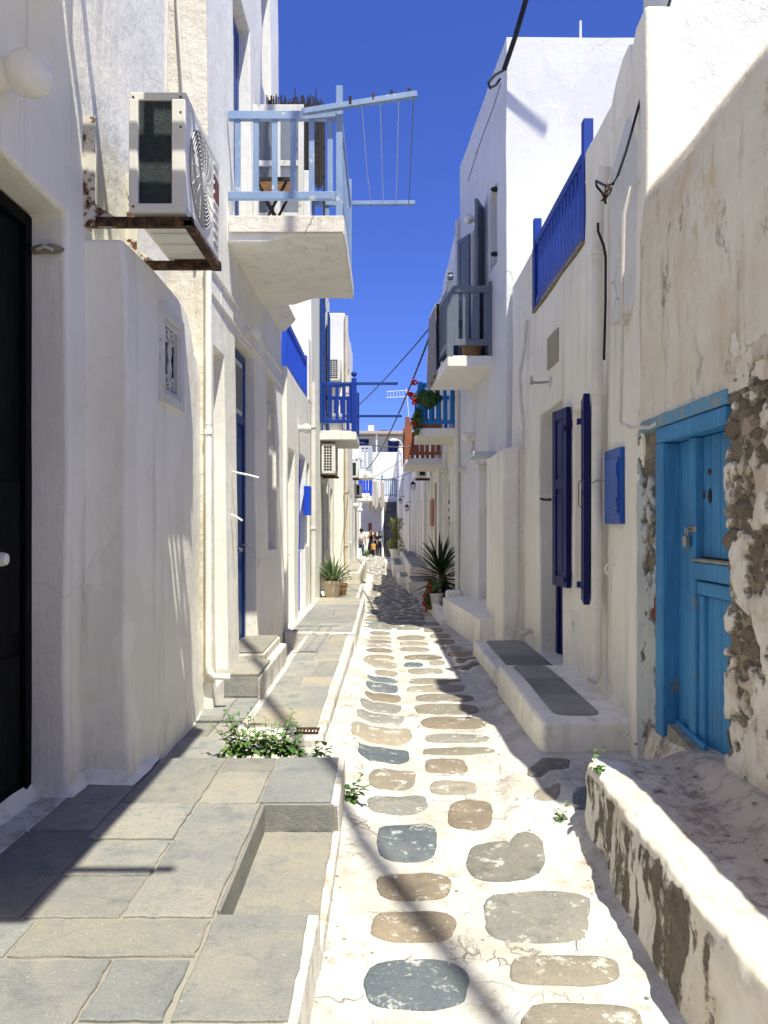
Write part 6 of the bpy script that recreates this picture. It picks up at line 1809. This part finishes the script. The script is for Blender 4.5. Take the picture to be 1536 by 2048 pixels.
# ------------------------------------------------------------------ plants
def leaf_mesh(name, L, W, mat, bend=0.25, tip=0.5):
    """one folded leaf, 8 triangles, growing along +Y from its stalk"""
    V = [(0, 0, 0)]
    for t_, w in ((0.30, 0.85), (0.58, 1.0), (0.82, 0.55)):
        z = -bend * L * t_ * t_
        V += [(-W / 2 * w, L * t_, z + W * 0.10), (0, L * t_, z - W * 0.06), (W / 2 * w, L * t_, z + W * 0.10)]
    V.append((0, L, -bend * L))
    F = [(0, 2, 1), (0, 3, 2), (1, 2, 5, 4), (2, 3, 6, 5), (4, 5, 8, 7), (5, 6, 9, 8), (7, 8, 10), (8, 9, 10)]
    me = bpy.data.meshes.new(name); me.from_pydata(V, [], F); me.materials.append(M[mat])
    me.polygons.foreach_set('use_smooth', [True] * len(F))
    return me


LEAF = [leaf_mesh('leaf', 0.045, 0.024, 'weed', 0.3), leaf_mesh('leaf', 0.055, 0.026, 'weed', 0.45), leaf_mesh('leaf', 0.038, 0.024, 'weed', 0.15)]


def put_leaf(parent, p, yaw, pitch, s, me=None, roll=0.0):
    o = bpy.data.objects.new('leaf', me or random.choice(LEAF))
    col.objects.link(o); o.parent = parent
    o.location = Vector(p) - WL[parent]
    o.rotation_euler = (pitch, roll, yaw); o.scale = (s, s, s)
    return o


def weed(label, base, sprigs, spread, height, leaves, lean=(0, 0), clump=0, width=(1, 0.35), hang=False, scale=1.0):
    o = empty('weed', base, label, 'weed')
    b = Vector(base)
    for i in range(sprigs):
        u = random.uniform(-1, 1)
        p0 = b + Vector((u * spread * width[0] * 0.75, random.uniform(-1, 1) * spread * width[1], 0))
        h = height * random.uniform(0.45, 1.0)
        dx, dy = u * spread * 0.5 + lean[0] * h + random.uniform(-0.05, 0.05), random.uniform(-0.05, 0.05) + lean[1] * h
        pts = []
        for k in range(7):
            t_ = k / 6
            z = h * (t_ - (0.75 * t_ * t_ if hang else 0.10 * t_ * t_))
            pts.append(p0 + Vector((dx * t_ ** 1.3, dy * t_ ** 1.3, z)))
        MB().tube(pts, [0.0032 * (1 - 0.6 * k / 6) for k in range(7)], 5).build('stem', M['weed_stem'], o, smooth=True)
        yaw = random.uniform(0, 6.28)
        for k in range(leaves):
            t_ = 0.12 + 0.88 * k / (leaves - 1)
            f = t_ * 6; a = int(min(5, f)); q = pts[a].lerp(pts[a + 1], f - a)
            yaw += 2.4 + random.uniform(-0.4, 0.4)
            put_leaf(o, q, yaw, random.uniform(-0.2, 0.5), scale * (1.15 - 0.62 * t_) * random.uniform(0.75, 1.15))
    for i in range(clump):
        u = random.uniform(-1, 1)
        p = b + Vector((u * spread * width[0], random.uniform(-1, 1) * spread * width[1] * 0.8, random.uniform(0.005, 0.12) * (1.25 - abs(u))))
        put_leaf(o, p, random.uniform(0, 6.28), random.uniform(-0.3, 0.7), scale * random.uniform(0.6, 1.1))
    return o


weed('large green weed clump growing from the crack behind the near terrace', (-0.74, 4.60, 0.165), 26, 0.25, 0.34, 13, clump=250, width=(1.0, 0.25), scale=1.25)
weed('small separate green sprig at the right end of the weed clump', (-0.38, 4.56, 0.16), 3, 0.04, 0.18, 8, (0.1, 0), clump=10, scale=1.3)
weed('leafy sprig growing out of the side of the near terrace towards the path', (-0.225, 4.22, 0.02), 4, 0.03, 0.20, 9, (0.55, -0.2), clump=6, hang=False, scale=1.5)
weed('tiny weed in the corner between the platform wall and the path', (0.93, 3.86, 0.06), 4, 0.03, 0.09, 5, (-0.6, 0), clump=6, scale=0.8)
weed('tiny weed on the tip of the platform edge wall', (1.03, 3.60, 0.40), 2, 0.02, 0.05, 4, (0.3, 0), clump=7, scale=1.0)
weed('green creeper hanging beside the far left terrace', (-0.62, 19.4, 0.02), 5, 0.14, 0.55, 9, (0.1, 0), clump=40, scale=1.9)


def blade(name, parent, base, yaw, pitch, L, W, mat, droop=0.4, thick=0.15, n=7):
    """long pointed leaf arching outwards from base"""
    mb = MB()
    c, s = math.cos(yaw), math.sin(yaw)
    p = Vector(base); a = pitch
    st = L / n
    for k in range(n + 1):
        t_ = k / n
        w = W * (0.55 + 0.9 * t_ if t_ < 0.45 else (0.955 * (1 - ((t_ - 0.45) / 0.55) ** 1.6))) * 0.5
        w = max(w, 0.001)
        side = Vector((-s, c, 0)) * w
        up = Vector((-c * math.sin(a), -s * math.sin(a), math.cos(a))) * (w * thick * 2)
        mb.v += [p - side + up, p - up * 0.6, p + side + up]
        a -= droop * st / L * (0.4 + 1.2 * t_)
        p = p + Vector((c * math.cos(a), s * math.cos(a), math.sin(a))) * st
    for k in range(n):
        for q in (0, 1):
            i = k * 3 + q
            mb.f.append([i, i + 1, i + 4, i + 3])
    mb.m = [0] * len(mb.f)
    return mb.build(name, M[mat], parent, smooth=True, loc=base)


ag = empty('potted_agave', (-1.06, 15.3, 0.055), 'spiky agave in a cream pot on the left terrace', 'potted plant')
pot(ag, (-1.06, 15.3, 0.062), 0.19, 0.36, 'pot_cream')
for i in range(44):
    a = i * 2.39996 + random.uniform(-0.2, 0.2)
    t_ = i / 43
    blade('leaf', ag, (-1.06 + 0.05 * math.cos(a), 15.3 + 0.05 * math.sin(a), 0.38), a, 0.55 + 0.9 * t_, random.uniform(0.42, 0.62), 0.068, 'agave', 0.75 * (1 - t_))
sp = empty('potted_shrub', (-0.90, 15.75, 0.055), 'small green shrub in a clay pot behind the potted agave', 'potted plant')
pot(sp, (-0.90, 15.85, 0.06), 0.13, 0.26, 'wood')
mb = MB()
for i in range(110):
    v = Vector((random.gauss(0, 1), random.gauss(0, 1), random.gauss(0, 1))).normalized() * random.uniform(0.4, 1)
    p = Vector((-0.88, 15.85, 0.44)) + Vector((v.x * 0.2, v.y * 0.2, v.z * 0.16))
    q = Vector((random.uniform(-1, 1), random.uniform(-1, 1), random.uniform(-0.3, 1))).normalized() * 0.06
    r = q.cross(Vector((0.3, 0.2, 1))).normalized() * 0.02
    mb.add([p, p + q * 0.5 + r, p + q, p + q * 0.5 - r], [(0, 1, 2, 3)])
mb.build('foliage', M['geranium'], sp)

yu = empty('yucca', (1.12, 14.6, -0.02), 'dark spiky yucca with a thick trunk on the right-hand ledge', 'yucca')
tk = [(1.20, 14.5, 0.02), (1.21, 14.5, 0.25), (1.17, 14.5, 0.45), (1.12, 14.5, 0.62), (1.08, 14.5, 0.78)]
MB().tube(tk, [0.075, 0.07, 0.065, 0.06, 0.05], 10).build('trunk', M['bark'], yu, smooth=True)
for i in range(110):
    a = i * 2.39996 + random.uniform(-0.3, 0.3)
    t_ = i / 109
    h = 0.36 + 0.42 * t_
    x = 1.15 - 0.08 * t_
    blade('leaf', yu, (x + 0.03 * math.cos(a), 14.5 + 0.03 * math.sin(a), h), a, -0.65 + 1.95 * t_ + random.uniform(-0.15, 0.15), random.uniform(0.46, 0.70), 0.058, 'yucca', 0.25)
pot(yu, (1.18, 14.5, -0.01), 0.19, 0.26, 'soil')


def geranium(o, c, r, n, flowers, fr=0.05, leaf=0.05):
    mb = MB()
    for i in range(n):
        v = Vector((random.gauss(0, 1), random.gauss(0, 1), random.gauss(0, 1))).normalized() * random.uniform(0.35, 1)
        p = Vector(c) + Vector((v.x * r[0], v.y * r[1], v.z * r[2]))
        nrm = (v + Vector((random.uniform(-0.5, 0.5), -0.4, 0.5))).normalized()
        e1 = nrm.cross(Vector((0.2, 0.1, 1))).normalized(); e2 = nrm.cross(e1)
        s = leaf * random.uniform(0.6, 1.15)
        mb.add([p + (e1 * math.cos(k * math.pi / 3) + e2 * math.sin(k * math.pi / 3)) * s * (1 if k % 2 else 0.85) + nrm * (0.15 * s if k % 2 else 0) for k in range(6)], [(0, 1, 2, 3, 4, 5)])
    mb.build('foliage', M['geranium'], o)
    for f in flowers:
        b = MB()
        for i in range(14):
            v = Vector((random.gauss(0, 1), random.gauss(0, 1), random.gauss(0, 1))).normalized()
            b.ball(Vector(f) + v * fr * 0.75, fr * 0.38, 6, 4, (1, 1, 0.7))
        b.build('flower', M['petal'], o, smooth=True)


gp = empty('potted_geranium', (0.97, 14.1, -0.02), 'white pot of red geraniums beside the yucca', 'potted plant')
pot(gp, (0.99, 14.15, 0.0), 0.13, 0.27, 'pot_white')
MB().lathe([(0.10, -0.005), (0.15, 0.0), (0.16, 0.025), (0.14, 0.02)], (0.99, 14.15, 0), 20).build('saucer', M['terracotta'], gp, smooth='auto')
geranium(gp, (0.94, 14.15, 0.40), (0.15, 0.14, 0.14), 90, [(0.84, 14.05, 0.40), (0.86, 14.1, 0.50), (0.86, 14.0, 0.32)], 0.045)
gt = empty('trailing_geranium', (0.80, 14.2, -0.05), 'red geranium trailing down beside the white pot', 'plant')
geranium(gt, (0.83, 14.2, 0.16), (0.09, 0.12, 0.22), 80, [(0.76, 14.05, 0.22), (0.75, 14.05, 0.10), (0.78, 14.0, -0.04), (0.75, 14.1, 0.05)], 0.04)
bg_ = empty('balcony_geranium', (0.80, 15.0, 3.47), 'red geraniums with large green leaves spilling over the azure balcony', 'plant')
bar('planter', 0.70, 1.15, 14.88, 15.08, 3.49, 3.66, M['terracotta'], bg_, 0.01)
geranium(bg_, (0.86, 14.85, 4.08), (0.28, 0.16, 0.20), 150, [(0.60, 14.75, 4.36), (0.56, 14.85, 4.10), (0.52, 14.9, 4.16), (0.60, 14.75, 3.98), (0.58, 14.9, 3.62), (0.62, 14.8, 3.55)], 0.07, 0.085)
geranium(bg_, (0.66, 14.8, 3.62), (0.12, 0.12, 0.28), 60, [], 0.05, 0.06)
# the tall bush in a white pot
tb_ = empty('potted_bush', (0.60, 36.2, 0.34), 'tall bushy potted plant in a white pot near the stairs', 'potted plant')
px_ = 0.56; py_ = 34.6
wall_ = None
MB().lathe([(0.20, 0), (0.22, 0.02), (0.29, 0.40), (0.32, 0.42), (0.32, 0.50), (0.28, 0.50), (0.26, 0.44)], (px_, py_, -0.12), 22).build('pot', M['pot_white'], tb_, smooth='auto')
MB().lathe([(0.004, 0.45), (0.27, 0.44)], (px_, py_, -0.12), 18).build('soil', M['soil'], tb_, fix=True)
for i in range(5):
    a = i * 1.3
    MB().tube([(px_, py_, 0.3), (px_ + 0.08 * math.cos(a), py_ + 0.08 * math.sin(a), 0.9), (px_ + 0.18 * math.cos(a), py_ + 0.12 * math.sin(a), 1.6 + 0.1 * i)], [0.02, 0.015, 0.006], 6).build('stem', M['bark'], tb_)
mb = MB()
for i in range(1700):
    t_ = random.random()
    z = 0.35 + 1.45 * t_
    rad = 0.42 * (0.75 + 0.3 * math.sin(t_ * 7.0 + 1)) * (1.0 if t_ < 0.85 else 0.7)
    a = random.uniform(0, 6.28); rr = rad * math.sqrt(random.uniform(0.1, 1))
    clump = noise.noise(Vector((math.cos(a) * 2, math.sin(a) * 2, z * 4)))
    if clump < -0.18: continue
    p = Vector((px_ + rr * math.cos(a), py_ + rr * math.sin(a), z))
    q = Vector((random.uniform(-1, 1), random.uniform(-1, 1), random.uniform(-0.8, 0.8))).normalized() * random.uniform(0.05, 0.09)
    r = q.cross(Vector((random.uniform(-1, 1), random.uniform(-1, 1), random.uniform(-1, 1)))).normalized() * 0.022
    mb.add([p, p + q * 0.5 + r, p + q, p + q * 0.5 - r], [(0, 1, 2, 3)])
mb.build('foliage', M['bush'], tb_)
bowl = empty('planter_bowl', (0.80, 33.6, -0.1), 'low white bowl planter with dry stems beside the tall potted bush', 'planter')
MB().lathe([(0.14, 0), (0.18, 0.02), (0.30, 0.22), (0.31, 0.26), (0.28, 0.26), (0.2, 0.2)], (0.82, 33.2, -0.12), 22).build('bowl', M['pot_white'], bowl, smooth='auto')
dr_ = MB()
for i in range(60):
    a = random.uniform(0, 6.28); l_ = random.uniform(0.1, 0.4)
    dr_.tube([(0.86, 33.2, 0.08), (0.86 + 0.25 * math.cos(a) * l_ * 2, 33.2 + 0.2 * math.sin(a) * l_ * 2, 0.08 + l_)], 0.006, 4)
dr_.build('dry_stems', M['bark'], bowl)
gb_ = empty('low_shrub', (-0.98, 41.5, -0.45), 'low green shrub by the far left doorsteps', 'shrub')
geranium(gb_, (-0.98, 41.6, -0.1), (0.18, 0.2, 0.26), 120, [], 0.05, 0.05)

# ------------------------------------------------------------------ people at the end of the alley
def cloth_mat(name, c, c2=None): return plain(name, c, 0.9, 0.2, 12, 0.3)
SKIN = plain('skin', (0.46, 0.25, 0.17), 0.55, 0.1, 20, 0.05)
HAIRD = plain('dark_hair', (0.012, 0.009, 0.008), 0.5, 0.3, 30)
HAIRB = plain('brown_hair', (0.13, 0.06, 0.03), 0.5, 0.3, 30)
BLACK = cloth_mat('black_cloth', (0.010, 0.010, 0.013))
PINK = cloth_mat('pink_shirt', (0.66, 0.46, 0.47))
JEANS = cloth_mat('blue_jeans', (0.055, 0.12, 0.22))
ORANGE = cloth_mat('orange_jacket', (0.60, 0.30, 0.075))
PURPLE = cloth_mat('plum_trousers', (0.055, 0.035, 0.055))
CAP = cloth_mat('blue_cap', (0.08, 0.17, 0.42))
WHITEC = cloth_mat('white_cloth', (0.70, 0.68, 0.66))
BAGC = cloth_mat('pale_bag', (0.62, 0.56, 0.55))
SHOE = cloth_mat('pale_shoes', (0.45, 0.43, 0.42))


def person(label, x, y, h, yaw, zones, arms=('down', 'down'), stride=0.0, hair=HAIRD, hair_long=False, child=False, slim=1.0):
    """one continuous figure grown from a jointed skeleton; zones(kind, z) picks the cloth of each face"""
    z0 = path_surface(x, y) + 0.004
    root = empty('person', (x, y, z0), label, 'person')
    hs = 1.18 if child else 1.0
    J, E, R = [], [], []
    def j(p, r, parent=None):
        J.append(Vector(p)); R.append(r)
        if parent is not None: E.append((parent, len(J) - 1))
        return len(J) - 1
    pel = j((0, 0, .525), .078); sp1 = j((0, .004, .62), .070 * slim, pel); ch = j((0, 0, .735), .086 * slim, sp1); nb = j((0, .006, .825), .045, ch)
    nk = j((0, .0, .862), .030, nb); hd = j((0, -.012, .915), .052 * hs, nk); tp_ = j((0, -.004, .962), .045 * hs, hd); j((0, -.066 * hs, .905), .010, hd)
    kinds = {}
    for s, arm in zip((-1, 1), arms):
        sh = j((s * .098 * slim, .004, .798), .040, ch)
        if arm == 'down': el, wr = (s * .125, .012, .640), (s * .130, -.025, .500)
        elif arm == 'phone': el, wr = (s * .135, -.035, .660), (s * .035, -.125, .815)
        elif arm == 'fold': el, wr = (s * .130, -.010, .650), (-s * .030, -.105, .655)
        else: el, wr = (s * .125, -.02, .650), (s * .06, -.13, .620)
        e = j(el, .027, sh); w = j(wr, .019, e)
        d = (Vector(wr) - Vector(el)).normalized()
        side = Vector((s, 0, 0)) if abs(d.x) < 0.8 else Vector((0, 0, 1))
        hnd = j(Vector(wr) + d * .035, .021, w)
        fw = d.cross(side).normalized()
        for k in range(4):
            off = fw * (k - 1.5) * .0105
            f1 = j(Vector(wr) + d * (.062 - 0.003 * abs(k - 1.3)) + off, .0062, hnd)
            j(Vector(wr) + d * (.088 - 0.006 * abs(k - 1.3)) + off - side * .008, .0050, f1)
        th = j(Vector(wr) + d * .030 + fw * .026, .0066, hnd); j(Vector(wr) + d * .052 + fw * .034, .0052, th)
    for s in (-1, 1):
        f = s * stride
        hp = j((s * .048, 0, .495), .060, pel); kn = j((s * .052, -.012 - f * .5, .285), .043, hp)
        an_ = j((s * .052, .012 - f, .050 + max(0, -f) * .15), .027, kn); j((s * .058, -.075 - f, .022), .022, an_)
    me = bpy.data.meshes.new('body'); me.from_pydata([tuple(p * h) for p in J], E, [])
    o = bpy.data.objects.new('body', me); col.objects.link(o)
    sk = o.modifiers.new('skin', 'SKIN'); sk.branch_smoothing = 0.6
    for i, v in enumerate(me.skin_vertices[0].data):
        v.radius = (R[i] * h * (1.12 if i in (pel, sp1, ch) else 1.0), R[i] * h * (0.78 if i in (pel, sp1, ch, nb) else 1.0)); v.use_root = (i == pel)
    ss = o.modifiers.new('sub', 'SUBSURF'); ss.levels = 2; ss.render_levels = 2
    dg_ = bpy.context.evaluated_depsgraph_get()
    me2 = bpy.data.meshes.new_from_object(o.evaluated_get(dg_))
    bpy.data.objects.remove(o); bpy.data.meshes.remove(me)
    mats = []
    Rz = Matrix.Rotation(yaw, 4, 'Z')
    for p in me2.polygons:
        c = p.center / h
        m = zones(c)
        if m not in mats: mats.append(m)
        p.material_index = mats.index(m); p.use_smooth = True
    for m in mats: me2.materials.append(m)
    me2.transform(Rz)
    me2.name = 'body'
    b = link('body', me2, root, root.location)
    def part(name, mb, m, parent=b):
        mb.v = [(Rz @ (p * h)) + WL[root] for p in mb.v]
        return mb.build(name, m, parent, smooth=True)
    if hair is not None:
        hb = MB().ball((0, .006, .942), .060 * hs, 16, 10, (1, 1.08, 1.0))
        hb.v = [Vector((p.x, max(p.y, -.040), p.z)) for p in hb.v]
        if hair_long: hb.ball((0, .040, .865), .062, 14, 8, (1.0, 0.5, 1.6))
        part('hair', hb, hair)
    for s in (-1, 1): part('eye', MB().ball((s * .020, -.060 * hs, .924), .006, 8, 6), BLACK)
    part('mouth', MB().ball((0, -.060 * hs, .888), .011, 8, 6, (1.3, 0.4, 0.4)), plain('lips', (0.35, 0.10, 0.09)))
    return root, part


def z_man(c):
    if c.z > .85: return SKIN if c.z < .93 else HAIRD
    if abs(c.x) > .105 and c.z < .515: return SKIN
    if c.z > .50 or abs(c.x) > .105: return PINK
    return JEANS if c.z > .07 else SHOE
r_, part = person('person walking away in a pink shirt and blue jeans with a pale backpack', -1.24, 41.0, 1.76, math.pi, z_man, ('down', 'down'), 0.07)
bp = MB().ball((0, .105, .70), .085, 16, 10, (1.0, 0.62, 1.25)); part('backpack', bp, BAGC, r_)
def z_black(c):
    if c.z > .835: return SKIN
    if abs(c.x) > .088 and c.z > .60: return SKIN
    if c.y < -.07 and c.z > .56: return SKIN
    return BLACK if c.z > .06 else SHOE
r_, part = person('person in a long black dress holding a phone up to the face', -0.84, 48.2, 1.70, 0.1, z_black, ('phone', 'phone'), 0.0, HAIRB, True, slim=0.92)
part('dress', MB().lathe([(.085, .60), (.075, .56), (.098, .50), (.12, .35), (.14, .20), (.155, .08), (.14, .075)], (0, 0, 0), 20), BLACK, r_)
part('phone', MB().box(-.022, .022, -.165, -.157, .80, .89), BLACK, r_)
r_, part = person('person in a sleeveless black top with folded arms beside the one with the phone', -0.60, 49.0, 1.62, -0.15, z_black, ('fold', 'fold'), 0.0, HAIRB, True, slim=0.92)
def z_plum(c):
    if c.z > .835: return SKIN
    if c.y < -.06 and c.z > .56: return SKIN
    if c.z > .50: return BLACK
    return PURPLE if c.z > .06 else SHOE
r_, part = person('person in a black top and plum trousers carrying a white cloth', -0.30, 48.6, 1.62, 0.5, z_plum, ('hold', 'hold'), 0.02, HAIRD, False, slim=0.95)
part('white_cloth', MB().ball((-.03, -.15, .66), .05, 12, 8, (1.2, 0.6, 1.0)), WHITEC, r_)
part('shoulder_bag', MB().ball((.12, .03, .56), .07, 12, 8, (0.7, 1.0, 0.9)), BLACK, r_)
def z_child(c):
    if c.z > .855: return CAP if c.z > .91 else SKIN
    if abs(c.x) > .115 and c.z < .49: return SKIN
    if c.z > .46 or abs(c.x) > .11: return ORANGE
    return BLACK if c.z > .06 else SHOE
r_, part = person('small child in an orange jacket and a blue cap seen from behind', -0.66, 46.6, 1.02, math.pi, z_child, ('down', 'down'), 0.03, None, False, True, 1.1)
part('cap', MB().ball((0, .0, .955), .070, 16, 8, (1, 1.1, 0.75)), CAP, r_)
